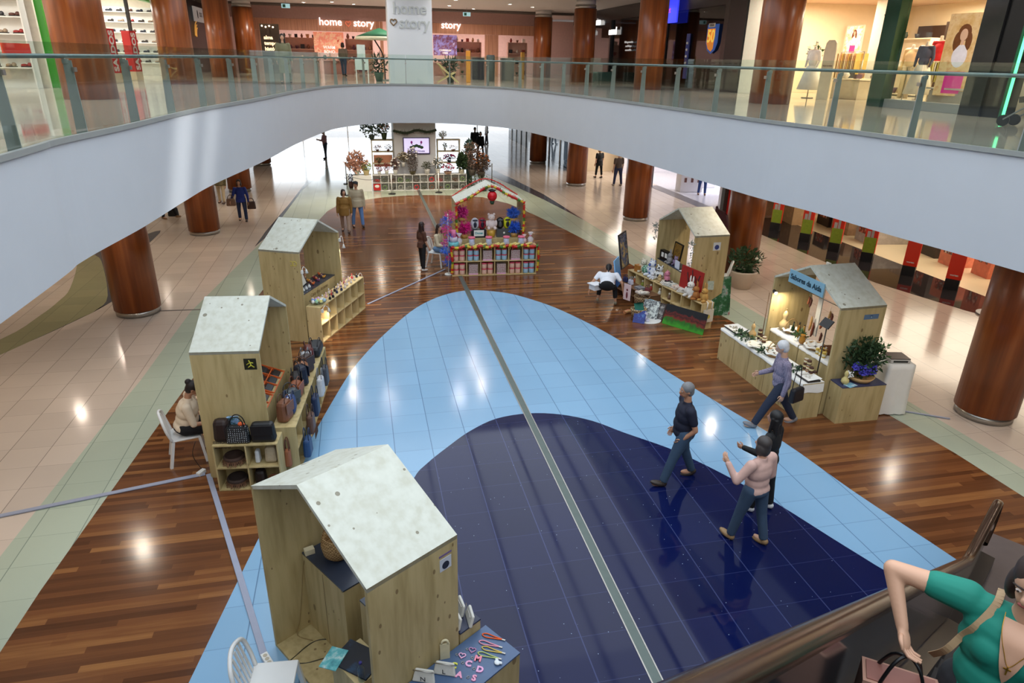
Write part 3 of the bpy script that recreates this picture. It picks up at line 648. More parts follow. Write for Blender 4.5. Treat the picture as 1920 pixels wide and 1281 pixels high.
person('distant man in dark suit walking past the flower stall on the right',(7.5,45.6,0),165,1.82,1.08,hl=14,hr=-14,kr=12,top=(34,34,36),coat=.08,bottom=(40,40,44),shoes=(20,20,22),hair=(40,34,32),vox=.024)
person('distant woman in black in front of the man in dark suit',(7.75,44.9,0),175,1.62,.96,hl=20,hr=-18,kr=24,top=(20,20,22),coat=.08,bottom=(18,18,20),shoes=(20,20,22),hair=(30,24,22),hairstyle='bob',vox=.024)
p=person('distant person in white shirt with a dark bag near the glass shopfront',(9.3,51.2,0),-90,1.74,1.0,hl=8,hr=-8,top=(222,222,222),bottom=(60,64,76),shoes=(24,24,28),hair=(50,40,36),vox=.026)
person('blonde woman in black dress standing by the second shop on the right',(12.7,35.6,0),-20,1.66,1.04,hl=6,hr=-6,top=(18,18,20),sleeve=.35,coat=.1,bottom=(16,16,18),shoes=(60,44,40),hair=(176,140,92),hairstyle='bob',skin=SKIN,vox=.02,bare_leg=.2)
person('man in brown grey shirt next to the blonde woman in black dress',(12.85,33.1,0),-15,1.74,1.16,hl=5,hr=-8,top=(92,76,66),sleeve=.35,bottom=(44,52,84),shoes=(150,140,130),hair=(70,48,40),vox=.02)
person('shopper in blue jeans inside the electronics store',(16.1,30.2,.004),-160,1.7,1.02,hl=4,hr=-4,top=(60,60,66),bottom=(52,78,140),shoes=(120,84,60),hair=(60,44,36),vox=.022)
# ------------------------------------------------------------------ wooden house booths
def booth(label, x, y, ang, var=0, back=False, floor=True, W=1.93, D=.94, hw=2.06, hr=2.55):
    b=thing('market_booth',label,'market booth',(x,y,.004),R(ang)); t=.035; ms=M_spr
    for i,s in enumerate((-1,1)): MB().box((s*(W/2-t/2),D/2,hw/2),(t,D,hw)).build('wall_panel',ms[(var+i)%6],b)
    L=math.hypot(W/2,hr-hw); a=math.atan2(hr-hw,W/2)
    for i,s in enumerate((-1,1)):
        q=MB(); q.add([(s*W/2,0,hw),(0,0,hr),(0,D,hr),(s*W/2,D,hw),(s*(W/2),0,hw-t*1.2),(0,0,hr-t*1.2),(0,D,hr-t*1.2),(s*W/2,D,hw-t*1.2)],[(0,1,2,3),(7,6,5,4),(0,4,5,1),(1,5,6,2),(2,6,7,3),(3,7,4,0)] if s<0 else [(3,2,1,0),(4,5,6,7),(1,5,4,0),(2,6,5,1),(3,7,6,2),(0,4,7,3)],False)
        q.build('roof_panel',M_roof[(var+i)%3],b)
    if floor: MB().box((0,D/2,.02),(W-2*t-.002,D,.036)).build('floor_panel',ms[(var+4)%6],b)
    return b
def local(b,x,y,z=0):
    p=Matrix.Translation(b.location)@Matrix.Rotation(b.rotation_euler.z,4,'Z')@Vector((x,y,z)); return (p.x,p.y,p.z)
M_slatetop=mat((52,60,76),rough=.25,var=.04,name='slate_worktop'); M_btop=mat((58,62,92),rough=.4,name='blue_worktop')
def cabinet(label,b,x0,x1,y0,y1,z0,h,m=None,topm=None,seams=2,top_t=.018,cat='counter',name='counter'):
    """closed plywood box in booth coordinates"""
    cx,cy=(x0+x1)/2,(y0+y1)/2; o=thing(name,label,cat,local(b,cx,cy,z0),b.rotation_euler.z)
    w,d=abs(x1-x0),abs(y1-y0); MB().box((0,0,h/2-top_t/2),(w,d,h-top_t)).build('cabinet_body',m or M_spr[3],o)
    MB().box((0,0,h-top_t/2),(w+.004,d+.004,top_t)).build('worktop',topm or M_spr[1],o)
    if seams:
        q=MB()
        for i in range(1,seams): 
            for s in (-1,1): q.box((-w/2+w*i/seams,s*(d/2+.001),h/2-.02),(.006,.003,h-.06))
        if q.v: q.build('panel_seam',mat((120,96,60),var=0),o)
    return o
def cube_shelf(label,b,x0,x1,yf,depth,h,nx,ny,z0=0,m=None,t=.02,back=True,name='cube_shelf',faces=-1,backm=None):
    """open compartments; front at y=yf looking towards faces*y"""
    m=m or M_sprdark; w=x1-x0; o=thing(name,label,'shelf',local(b,(x0+x1)/2,yf-faces*depth/2,z0),b.rotation_euler.z); q=MB()
    for i in range(nx+1): q.box((-w/2+t/2+(w-t)*i/nx,0,h/2),(t,depth,h-2*t if 0<i<nx else h))
    for k in range(ny+1): q.box((0,0,t/2+(h-t)*k/ny),(w-2*t,depth,t))
    q.build('shelf_frame',m,o)
    if back: MB().box((0,-faces*(depth/2-.004),h/2),(w-2*t,.006,h-2*t)).build('back_panel',backm or m,o)
    return o
def sticker(b,x,y,z,s,bg,fg,kind='disc',rot=0):
    """small printed square on the outer face of the wall at x"""
    sg=1 if x>0 else -1; q=MB(); q.box((x+sg*.002,y,z),(.003,s,s)); o=q.build('sticker',mat(bg,var=0),b)
    q=MB()
    if kind=='disc': q.cyl((x+sg*.003,y,z-.1*s),(x+sg*.006,y,z-.1*s),s*.3,n=20)
    if kind=='figure':
        for pts in (((-.25,.1),(0,.15),(.3,-.05)),((0,.15),(-.05,-.1),(-.3,-.3)),((-.05,-.1),(.2,-.3)),((0,.15),(.1,.35))): q.tube([(x+sg*.004,y+u*s,z+v*s) for u,v in pts],s*.05,5)
    return q.build('sticker_print',mat(fg,var=0),b)
def chair_plastic(label,x,y,face,z=.004):
    c=thing('plastic_chair',label,'chair',(x,y,z),-R(face)); m=mat((228,228,226),rough=.35,var=.01)
    MB().box((0,.0,.44),(.44,.42,.03)).build('seat',m,c,bevel=.012)
    for sx in (-1,1):
        MB().beam((sx*.2,.19,.43),(sx*.23,.24,0),.04,.04).build('leg',m,c); MB().beam((sx*.2,-.18,.43),(sx*.23,-.27,0),.04,.04).build('leg',m,c)
    q=MB(); q.tube(smooth_curve([(-.2,-.19,.44),(-.235,-.24,.62),(-.19,-.28,.8),(0,-.31,.87),(.19,-.28,.8),(.235,-.24,.62),(.2,-.19,.44)],5),.022,8); q.build('backrest_frame',m,c)
    q=MB()
    for i in range(5): x_=-.12+.06*i; q.beam((x_,-.2,.45),(x_*1.15,-.29,.84-abs(x_)*.3),.03,.012,up=(0,1,0))
    q.build('backrest',m,c); return c

# --- booth nearest the camera (rear side open towards the lower left)
A=booth('empty backed wooden booth nearest the camera, knotty whitish roof',-.70,5.03,-56.5,0)
sticker(A,.965,.80,1.83,.13,(200,204,214),(40,44,60))
q=MB(); q.box((.967,.80,1.93),(.002,.14,.02)); q.build('sticker',mat((120,100,140),var=0),A)
cA=cabinet('tall plywood counter with dark worktop inside the nearest booth',A,-.925,-.14,.41,.86,.04,1.0,topm=M_slatetop,seams=2)
cabinet('second plywood counter with dark worktop behind the right wall of the nearest booth',A,.0,.92,.50,.86,.04,.92,topm=M_slatetop,seams=1)
tA=cabinet('low display table with blue grey top outside the right wall of the nearest booth',A,.975,1.44,.2,1.28,0,.78,m=M_spr[5],topm=mat((74,96,130),rough=.35),seams=1,name='display_table',cat='table')
tB=cabinet('dark topped display step behind the nearest booth holding white pouches',A,-.7,.965,.96,1.22,0,.90,m=M_spr[5],topm=mat((34,40,66),rough=.35),seams=1,name='display_step',cat='shelf')
# basket on the counter
M_wick=weave('wicker',(196,160,108),(140,104,62),scale=55.)
bk=thing('woven_basket','round woven basket standing on the dark worktop in the nearest booth','basket',local(A,-.62,.66,1.042)); MB().lathe([(.10,0),(.15,.05),(.17,.16),(.15,.26),(.13,.26),(.15,.16),(.13,.06),(.02,.02)],n=24).build('basket_body',M_wick,bk)
MB().tube([(.14*math.cos(t),0,.24+.17*math.sin(t)) for t in [math.pi*i/12 for i in range(13)]],.009,6).build('handle',M_wick,bk)
tag(MB().box((0,0,.03),(.1,.07,.06)).build('paper_tag_box',mat((226,214,180)),loc=local(A,-.86,.46,1.042),rz=R(20)),'small cream paper box on the corner of the dark worktop','box')
# chair, laptop, booklet, bottle behind the booth
chair_plastic('white plastic chair at the bottom edge behind the nearest booth',-1.13,4.97,95)
tag(MB().box((0,0,.01),(.42,.30,.02)).build('laptop_case',patches('dark_cover',[(12,14,20),(14,16,24),(16,20,32),(24,60,90)],scale=3.),loc=local(A,.42,.18,.742),rz=A.rotation_euler.z+.3,bevel=.004),'flat black case lying behind the nearest booth at the bottom edge','case')
cabinet('small hidden stool box under the black case in the nearest booth',A,.22,.66,.02,.34,.04,.7,seams=1,name='stool_box',cat='box')
tag(MB().box((0,0,.004),(.17,.24,.008)).build('booklet',patches('teal_print',[(210,220,214),(96,176,180),(60,130,140)],scale=9.),loc=local(A,.27,.02,.764),rz=A.rotation_euler.z+.5),'teal and white booklet beside the black case','booklet')
bt=thing('water_bottle','clear water bottle with blue cap at the bottom edge','bottle',local(A,.63,.08,.742)); MB().lathe([(.03,0),(.034,.02),(.032,.1),(.034,.15),(.012,.19),(.012,.2)],n=16).build('bottle_body',glassy('clear_plastic',(.82,.88,.92),.7),bt); MB().cyl((0,0,.2),(0,0,.22),.014,n=12).build('cap',mat((50,44,130),var=0),bt)
# socket block and cable
sk=thing('power_socket','white extension socket on the floor at the end of the grey cable cover','socket',(-1.29,5.62,.008),R(-62)); MB().box((0,0,.025),(.2,.075,.05)).build('socket_body',M_white,sk,bevel=.006)
for i in (-1,0,1): MB().cyl((i*.055,0,.05),(i*.055,0,.053),.022,n=14).build('outlet',mat((190,180,160),var=0),sk)
tag(MB().tube([(x,y,.045+.004*math.sin(i)) for i,(x,y) in enumerate(smooth_curve([(-1.3,5.54),(-1.36,5.4),(-1.22,5.36),(-1.1,5.5),(-1.0,5.62),(-.8,5.78),(-.62,5.72),(-.66,5.55),(-.86,5.5),(-1.05,5.52)],6))],.006,6).build('power_cable',mat((70,64,44))),'thin dark cable looping over the plywood floor of the nearest booth','cable')
tag(MB().tube([local(A,*p) for p in smooth_curve([(-.9,.42,.99),(-.905,.38,.8),(-.9,.33,.5),(-.91,.28,.2),(-.88,.22,.05),(-.7,.3,.05)],5)],.005,5).build('power_cable',mat((150,126,80))),'thin tan cable hanging down the inner left wall of the nearest booth','cable')
def cable_cover(label,pts,w=.075):
    q=MB(); 
    for a,b_ in zip(pts,pts[1:]): q.beam((a[0],a[1],.016),(b_[0],b_[1],.016),w,.02)
    return tag(q.build('cable_cover',mat((150,156,176),rough=.5,var=.03),bevel=.006),label,'cable cover')
cable_cover('grey cable cover running from the bags booth to the nearest booth',[(-2.55,9.38),(-1.34,5.72)])
cable_cover('grey cable cover running left from the bags booth to the image edge',[(-5.4,8.78),(-2.6,9.4)])
cable_cover('grey cable cover across the planks between the ceramics booth and the sweets stall',[(-.05,16.75),(2.3,19.55)],.05)
cable_cover('grey cable cover from the white cloth table to the right column',[(9.5,9.25),(10.2,8.8)],.04)
# pouches, keyrings and lanyards on the display table
def pouch(label,x,y,z,rz,letter=None,lean=.9):
    p=thing('zip_pouch',label,'pouch',local(A,x,y,z),A.rotation_euler.z+rz,'canvas pouches'); q=MB(); q.M=TR(rx=-lean*.35)
    q.box((0,0,.06),(.21,.035,.12),taper=.8); q.build('pouch_body',mat((206,204,196),rough=.9,var=.05,scale=40),p,bevel=.012)
    MB().tube([(-.095,-.0,.125),(.095,.0,.125)],.005,5).build('zip',M_steel,p)
    if letter: t=MB(); text_bm(t,letter,.07,.003,TR(0,-.022,.055)@UPR); t.build('letter',mat((60,56,54),var=0),p)
for lab,x,y,z,rz,le in (('white canvas pouch with letter N leaning on the right wall of the nearest booth',1.06,.44,.781,R(35),'N'),('white canvas pouch with letter L at the bottom edge beside the one with N',1.13,.62,.781,R(35),'L'),
    ('topmost white pouch on the dark display step',.74,1.14,.901,R(-25),None),('plump white pouch at the right end of the dark display step',.90,1.12,.901,R(-30),None),('lowest white pouch on the dark display step beside the booth wall',.84,1.0,.901,R(-20),None)): pouch(lab,x,y,z,rz,le)
dh=thing('door_hanger','cream felt door hanger leaning against the right wall of the nearest booth','door hanger',local(A,1.0,.74,.781),A.rotation_euler.z+R(60)); q=MB(); q.box((0,0,.09),(.09,.012,.18)); q.build('tag_body',mat((216,206,172),rough=.9),dh); MB().tube([(.03*math.cos(t),0,.19+.035*math.sin(t)) for t in [R(a) for a in range(-20,200,20)]],.011,6).build('hook',mat((216,206,172),rough=.9),dh)
for i,(lab,col,x,y) in enumerate((('orange rope lanyard, topmost on the display table',(226,96,40),1.13,1.22),('pink rope lanyard below the orange one',(222,150,170),1.17,1.14),('mustard rope lanyard, third from the top on the display table',(206,180,96),1.24,1.11),('pale green rope lanyard, lowest of the four',(176,190,120),1.26,1.04))):
    o=thing('rope_lanyard',lab,'lanyard',local(A,x,y,.788),A.rotation_euler.z+R(206),'rope lanyards'); pts=smooth_curve([(-.1,0,0),(-.02,.012,0),(.06,.022,0),(.1,0,0),(.06,-.022,0),(-.02,-.012,0),(-.1,-.005,0)],5); MB().tube(pts,.006,6).build('rope_loop',mat(col,rough=.8),o); MB().box((-.115,0,0),(.035,.014,.01)).build('clasp',M_steel,o)
for i,(ch,col,x,y) in enumerate((('C',(214,214,90),1.12,.74),('C',(226,170,206),1.2,.85),('M',(232,140,160),1.22,.95),('A',(228,160,190),1.23,.71),('D',(228,170,210),1.32,.88),('S',(228,160,190),1.35,.78))):
    o=thing('letter_keyring','%s crocheted keyring letter %s lying on the display table, %s'%('yellow green' if i==0 else 'pink',ch,('nearest the door hanger','between the heart and the D','left of the lanyards','lowest on the left','below the M','at the bottom edge')[i]),'keyring',local(A,x,y,.786),A.rotation_euler.z+R(32),'letter keyrings')
    t=MB(); text_bm(t,ch,.085,.01,bold=.004); t.build('letter',mat(col,rough=.8),o); MB().tube([(-.055+.012*math.cos(a),.012*math.sin(a),0) for a in [R(k*30) for k in range(12)]],.0025,5,True).build('ring',M_steel,o)
for lab,col,x,y in (('mauve heart keyring on the display table',(176,130,170),1.11,.98),('pink heart keyring beside the booth wall',(228,176,210),1.09,.87)):
    o=thing('heart_keyring',lab,'keyring',local(A,x,y,.788),A.rotation_euler.z+R(32)); q=MB(); q.M=TR(rx=-math.pi/2); heart(q,(0,0,0),.034,.006); q.build('heart',mat(col,rough=.8),o); MB().tube([(-.05+.011*math.cos(a),.011*math.sin(a),0) for a in [R(k*30) for k in range(12)]],.0025,5,True).build('ring',M_steel,o)
o=thing('crochet_keyring','white and blue crocheted figure keyring below the lanyards','keyring',local(A,1.38,1.04,.784),A.rotation_euler.z); MB().ball((0,0,.012),(.03,.026,.014)).ball((.025,.02,.012),(.018,.014,.012)).ball((-.025,.02,.012),(.018,.014,.012)).build('figure',mat((226,232,236),rough=.9),o); MB().tube([(-.04+.011*math.cos(a),.03+.011*math.sin(a),0) for a in [R(k*30) for k in range(12)]],.0025,5,True).build('ring',M_steel,o)
# ================================================================== booth B: leather bags, wallets, belts
B=booth('wooden booth of the bags stall, second from the camera on the left',-1.46,10.15,84,1,floor=False)
sticker(B,-.965,.14,1.86,.17,(28,28,14),(196,190,60),'figure')
chair_plastic('white plastic chair under the seated woman by the bags booth',-2.93,9.95,75)
p=person('seated woman in cream short sleeved jacket with dark hair bun, left of the bags booth',(-2.90,9.96,.004),82,1.66,1.28,sit=.46,lean=12,hl=80,hr=84,kl=80,kr=76,top=(226,206,180),sleeve=.55,bottom=(18,18,22),shoes=(30,30,34),hair=(34,24,24),hairstyle='bun',skin=SKIN2,vox=.013,
       ual=(-.2,.55,-1),fal=(.2,1,.1),uar=(.2,.5,-1),far=(-.2,1,.1),head=(0,-22))
sk=thing('power_socket','white extension socket at the corner of the bags booth','socket',(-2.66,9.42,.004),R(60)); MB().box((0,0,.03),(.14,.07,.06)).build('socket_body',M_white,sk,bevel=.006); MB().tube(smooth_curve([(.05,.03,.05),(.02,.12,.3),(.1,.1,.5)],4),.005,5).build('cord',M_black,sk)
nsh=cube_shelf('pale two by two cube shelf with dark bags and fringed hats beside the bags booth',B,-.66,.24,-.0,.34,.76,2,2,m=M_spr[4],faces=-1)
nsh.location=local(B,-1.16,.27,.004); nsh.rotation_euler=(0,0,R(84-90))
def nloc(x,y,z): 
    p=Matrix.Translation(nsh.location)@Matrix.Rotation(nsh.rotation_euler.z,4,'Z')@Vector((x,y,z)); return (p.x,p.y,p.z)
nz=nsh.rotation_euler.z
handbag('dark brown tasselled bag at the left end on top of the near cube shelf',nloc(-.33,-.0,.762),nz,(.24,.2,.34),(40,26,24),strap=0,fringe=True)
handbag('black handbag with rows of white studs and a round handle on the near cube shelf',nloc(-.09,-.09,.762),nz,(.34,.12,.28),m=dots('studded_black',(18,22,26),(210,215,220),scale=34,thr=.22),strap=.16,group=None)
handbag('black flap bag with studded crest on the near cube shelf',nloc(.25,-.06,.762),nz,(.36,.16,.30),(16,18,22),strap=.0,flap=True)
handbag('blue patterned small bag behind the studded bag',nloc(-.2,.1,.762),nz,(.2,.08,.32),m=patches('blue_print',[(30,70,140),(150,180,220),(40,90,90),(20,30,60)],scale=16.),strap=0)
tag(MB().ball((0,0,.03),(.035,.03,.03)).ball((.04,.0,.02),(.02,.02,.02)).build('felt_flower',mat((220,96,50),rough=.8),loc=nloc(-.04,-.09,1.03),rz=0),'orange felt flower on top of the studded bag','ornament')
def fringed_hat(label,loc,rz=0,col=(84,58,42),brown=(120,84,60)):
    o=thing('fringed_basket',label,'basket',loc,rz); MB().lathe([(.06,0),(.13,.02),(.15,.10),(.13,.13),(.12,.10),(.05,.03)],n=20).build('bowl',mat(col,rough=.8,var=.2),o)
    q=MB()
    for i in range(26): a=math.pi+math.pi*i/25; q.beam((.14*math.cos(a),.14*math.sin(a),.08),(.17*math.cos(a)+.01*math.sin(i*5),.17*math.sin(a),.0+.01*(i%3)),.008,.004)
    q.build('fringe',mat(brown,rough=.9,var=.15),o); return o
fringed_hat('brown fringed round basket in the upper left compartment of the near cube shelf',nloc(-.22,-.02,.395),nz,(60,40,30))
fringed_hat('dark fringed round basket in the lower left compartment of the near cube shelf',nloc(-.22,-.02,.024),nz,(48,34,28))
handbag('beige canvas backpack in the upper right compartment of the near cube shelf',nloc(.31,-.03,.395),nz,(.18,.14,.26),(172,156,128),strap=0,rough=.9)
handbag('white envelope bag in the upper right compartment of the near cube shelf',nloc(.12,-.03,.395),nz,(.07,.12,.2),(206,208,210),strap=0)
handbag('black round bag in the lower right compartment of the near cube shelf',nloc(.12,-.03,.024),nz,(.17,.16,.24),(34,26,26),strap=0)
o=thing('coiled_belt','coiled brown leather belt in the lower right compartment','belt',nloc(.32,-.08,.11),nz); q=MB()
for k in range(4): q.tube([((.085-.02*k)*math.cos(a),0,(.085-.02*k)*math.sin(a)) for a in [R(i*20) for i in range(18)]],.008,5,True)
q.build('belt_coil',mat((120,72,46),rough=.5),o)
lsh=cube_shelf('long pale cube shelf piled with leather bags in front of the bags booth',B,-.90,2.15,-.36,.34,.78,7,2,m=M_spr[2],faces=-1)
CB=[(92,52,38),(30,24,26),(64,70,74),(150,92,52),(44,58,100),(120,80,66),(20,30,44),(168,110,70),(52,40,36),(88,60,60)]
import itertools
spots=[(-.66,.0),(-.42,-.03),(-.18,.0),(.06,-.03),(.30,.0),(.54,-.03),(.78,.0),(1.02,-.03),(1.26,.02),(1.5,0)]
names=['tan suede bag with strap hanging over the near end of the long shelf','blue and white patterned denim bag, second along the long shelf','grey soft bag on the long shelf, third from the near end','rust brown bag, fourth along the long shelf','black fringed bag in the middle of the long shelf','dark navy bag just beyond the middle of the long shelf','camel leather bag behind the navy one','dark brown pleated bag near the far third of the long shelf','white and grey bag near the far end of the long shelf','chestnut brown upright bag at the far end of the long shelf']
cols=[(122,78,56),(52,74,120),(70,76,80),(140,80,50),(24,20,22),(28,34,52),(150,96,60),(58,40,36),(170,172,176),(96,44,36)]
for (x,y),nm,c in zip(spots,names,cols):
    mm=dots('denim_print',(44,66,118),(200,210,225),scale=18,thr=.3) if 'denim' in nm else None
    handbag(nm,local(B,x,-.17+y,.782),B.rotation_euler.z+R(90*(random.random()-.5)),(.25+.08*random.random(),.19,.27+.1*random.random()),c,m=mm,strap=.1,fringe='fringed' in nm,flap=random.random()<.5)
handbag('wide black leather holdall overhanging the far end of the long shelf',local(B,1.86,-.22,.782),B.rotation_euler.z,(.52,.26,.2),(24,30,36),strap=.1)
for i,(nm,c,x) in enumerate((('tan tube bag hanging on the near end panel of the long shelf',(150,90,58),-.985),)):
    handbag(nm,local(B,x,-.22,.16),B.rotation_euler.z+R(90),(.1,.1,.3),c,strap=.2)
for i,(nm,c,x,z,h) in enumerate((('blue tie dyed bag hanging low on the front of the long shelf',(40,70,112),-.6,.12,.24),('brown drawstring bag hanging on the front of the long shelf',(96,66,52),-.2,.3,.26),('dark blue bag hanging on the front of the long shelf, third',(34,46,76),.3,.34,.3),('white and black bag hanging near the far end of the long shelf front',(196,196,198),.9,.4,.28),('grey straps bag hanging at the far end of the shelf front',(66,66,72),1.4,.36,.3))):
    handbag(nm,local(B,x,-.44,z),B.rotation_euler.z,(.26,.12,h+.06),c,strap=.18,fringe=i==1)
# wallet rack: dark wallets held in orange edged trays
wr=cabinet('plywood counter inside the bags booth under the wallet trays',B,-.92,.92,.12,.55,.0,.9,seams=2)
for k,(x0,nm) in enumerate(((-.46,'nearer'),(.42,'farther'))):
    tr=thing('wallet_tray','%s orange edged tray of dark wallets in the bags booth'%nm,'tray',local(B,x0,.33,.93),B.rotation_euler.z); q=MB(); q.M=TR(rx=.35)
    for i in range(4): q.box((-.4+.8*i/3,0,.03),(.018,.42,.05))
    for j in range(3): q.box((0,-.2+.2*j,.03),(.82,.016,.05))
    q.build('tray_frame',mat((206,96,44),rough=.5),tr); MB().add([(0,0,0)],[]); q=MB(); q.M=TR(rx=.35); q.box((0,0,0),(.8,.42,.012)); q.build('tray_base',mat((60,40,30)),tr)
    for i,j in itertools.product(range(3),range(2)):
        w_=thing('wallet','dark leather wallet in the %s tray, %s row, %s'%(nm,('front','back')[j],('left','middle','right')[i]),'wallet',local(B,x0-.267+.267*i,.33-.1+.2*j,.965+(-.035+.07*j)),B.rotation_euler.z,'wallets in trays'); q=MB(); q.M=TR(rx=.5); q.box((0,0,0),(.2,.12,.03)); q.build('wallet_body',mat(((38,42,50),(46,52,58),(30,30,36))[(i+j)%3],rough=.4),w_,bevel=.008); q=MB(); q.M=TR(rx=.5); q.box((0,-.03,.018),(.19,.004,.006)); q.build('stitching',mat((80,80,84),var=0),w_)
o=thing('belt_rack','tall dark stand hung with brown belts behind the bags booth','belt rack',local(B,1.35,.35,.0),B.rotation_euler.z); MB().box((0,0,.7),(.05,.05,1.4)).box((0,0,.02),(.3,.3,.03)).build('stand',mat((40,20,22)),o)
for i in range(5): MB().tube(smooth_curve([(-.02,-.04-.02*i,1.38),(.0,-.07-.02*i,.9),(-.01,-.05-.02*i,.45)],4),.014,5).build('belt',mat(((90,34,34),(50,26,26),(120,60,40),(40,30,30),(80,44,30))[i],rough=.5),o)
# ================================================================== booth C: ceramics and small figures
Cb=booth('wooden booth of the ceramics stall, third from the camera on the left',-1.0,15.31,66,3,floor=False)
q=MB(); q.tube([(-.967,.20+.045*math.cos(a),1.8+.05*math.sin(a)) for a in [R(i*30) for i in range(2,11)]],.008,5); q.tube([(-.967,.12+.045*math.cos(a),1.8+.05*math.sin(a)) for a in [R(i*30) for i in range(12)]],.008,5,True); q.build('round_letters',mat((206,190,80),rough=.5),Cb)
cabinet('plywood counter with slate top inside the ceramics booth',Cb,-.92,.92,.17,.6,0,1.0,topm=M_slatetop,seams=2)
t=MB(); text_bm(t,'Casa dos Aromas',.12,.004,M=TR(.1,.168,.87)@UPR); 
cs=cube_shelf('twelve compartment cube shelf in front of the ceramics booth',Cb,-.92,1.44,-.34,.33,.83,6,2,m=M_sprdark,faces=-1)
CW=lambda x,y,z: local(Cb,x,y,z)
lt=tag(t.build('lettering',mat((120,96,62),var=0)),'brown handwritten lettering on the counter front of the ceramics booth','lettering'); lt.location=Cb.location; lt.rotation_euler=Cb.rotation_euler
# bowl with coloured eggs
bw=thing('glass_bowl','shallow glass bowl of pastel eggs at the near end of the ceramics shelf','bowl',CW(-.68,-.18,.832)); MB().lathe([(.09,0),(.15,.03),(.19,.07),(.18,.07),(.14,.035),(.08,.01)],n=24).build('bowl_body',glassy('bowl_glass',(.8,.86,.86),.8),bw)
for i,c in enumerate([(214,206,90),(120,160,216),(222,222,226),(200,150,190),(150,200,160),(228,224,214),(110,140,200),(226,214,110),(210,170,200),(236,232,226),(160,196,220),(226,190,150)]):
    a=i*2.4; r=.045*math.sqrt(i); o=thing('egg','%s painted egg, %s of the eggs in the glass bowl'%(('yellow','blue','white','lilac','green','ivory','dark blue','lemon','pink','cream','sky blue','peach')[i],ORD[i]),'egg',CW(-.68+r*math.cos(a),-.18+r*math.sin(a),.832+.075-.0*r),0,'painted eggs in the bowl'); MB().ball((0,0,0),(.036,.036,.046),12,8).build('shell',mat(c,rough=.35),o); MB().lathe([(.0365,-.004),(.0368,.004)],n=14).build('band',M_white,o)
def figurine(label,loc,c1,c2,s=1,rz=0,group=None,cat='figurine',hat=True):
    o=thing('figurine',label,cat,loc,rz,group); q=MB(); q.lathe([(.024*s,0),(.028*s,.02*s),(.018*s,.05*s),(.008*s,.06*s)],n=12).build('figure_body',mat(c1,rough=.4),o); MB().ball((0,0,.075*s),.018*s,10,8).build('figure_head',mat(c2,rough=.4),o)
    if hat: MB().lathe([(.022*s,.085*s),(.012*s,.09*s),(.004*s,.115*s)],n=10).build('hat',mat(c1,rough=.5),o)
    return o
top=[(-.42,.02,(230,226,222),'white'),(-.34,-.12,(30,30,34),'black'),(-.24,.02,(226,180,186),'pink'),(-.2,-.13,(26,26,34),'black and white'),(-.06,-.03,(206,70,70),'red'),(.02,.08,(222,214,206),'cream'),(.1,-.08,(40,50,90),'navy'),(.2,.02,(28,28,32),'black hatted'),(.3,-.1,(36,44,80),'dark blue'),(.42,.04,(230,214,214),'rose'),(.5,-.1,(234,222,216),'ivory'),(.58,.05,(226,190,196),'pale pink'),(.7,-.06,(228,220,220),'pearl'),(.8,.06,(204,120,120),'coral'),(.88,-.08,(222,214,206),'sand'),(1.0,.04,(226,200,200),'blush'),(1.1,-.06,(214,206,200),'grey white'),(1.22,.05,(222,70,80),'bright red'),(1.34,-.02,(40,46,60),'slate')]
for i,(x,y,c,nm) in enumerate(top): figurine('%s figurine on top of the ceramics shelf, number %s from the bowl'%(nm,('one two three four five six seven eight nine ten eleven twelve thirteen fourteen fifteen sixteen seventeen eighteen nineteen'.split())[i]),CW(x,-.18+y,.832),c,(230,200,180),1.15,random.random()*6,'figurines on the ceramics shelf')
inside=[(0,0,(190,110,80),'pot'),(0,1,(224,130,70),'basket'),(1,0,(200,90,90),'red house'),(1,1,(60,70,60),'green figure'),(2,1,(210,206,196),'white cup'),(3,1,(60,56,52),'dark figure'),(4,1,(200,196,190),'white figure'),(4,0,(150,80,50),'brown figure'),(5,1,(190,150,90),'gold figure'),(5,0,(180,196,170),'green dish'),(0,.02,(40,40,46),'black figure')]
for i,(cx,row,c,nm) in enumerate(inside[:10]):
    figurine('%s in compartment %s of the %s row of the ceramics shelf'%(nm,ORD[cx],'upper' if row else 'lower'),CW(-.92+.39*(cx+.5)+.02,-.2,.022+(.405 if row else 0)),c,(226,206,190),1.5,i,hat=nm in('red house',))
for i in range(9): 
    x=-.72+.14*(i//2)+.03*(i%2); y=.28+.14*(i%2)
    o=thing('white_ornament','white bell shaped ornament on the slate counter, %s from the near wall'%ORD[i],'ornament',CW(x,y,1.002),0,'white ornaments on the slate counter'); MB().lathe([(.035,0),(.04,.02),(.03,.05),(.012,.07)],n=12).build('bell',mat((226,228,226),rough=.5),o); MB().ball((0,0,.078),.014,8,6).build('knob',mat((200,204,206),rough=.4),o)
for i in range(9):
    x=.06+.09*i; y=.3+.1*((i*7)%3)
    c=((206,96,44),(150,50,60),(216,150,60),(120,60,90))[i%4]
    o=thing('felt_ornament','%s felt ornament at the far half of the slate counter, number %s'%(('orange','dark red','amber','plum')[i%4],'one two three four five six seven eight nine'.split()[i]),'ornament',CW(x,y,1.002),i,'felt ornaments on the slate counter'); MB().ball((0,0,.03),(.04,.035,.03),10,6).ball((.03,.02,.05),(.02,.02,.02),8,6).build('ornament_body',mat(c,rough=.8),o); MB().ball((-.02,-.02,.055),.014,8,6).build('bead',mat((226,206,150),rough=.5),o)
o=thing('framed_board','white board in a thin black frame standing on the slate counter','frame',CW(-.06,.46,1.002),Cb.rotation_euler.z+R(8)); q=MB(); q.M=TR(rx=-.3)
for dx,dz,w_,h_ in ((-.17,.13,.014,.27),(.17,.13,.014,.27),(0,0,.354,.014),(0,.26,.354,.014)): q.box((dx,0,dz+.01),(w_,.02,h_))
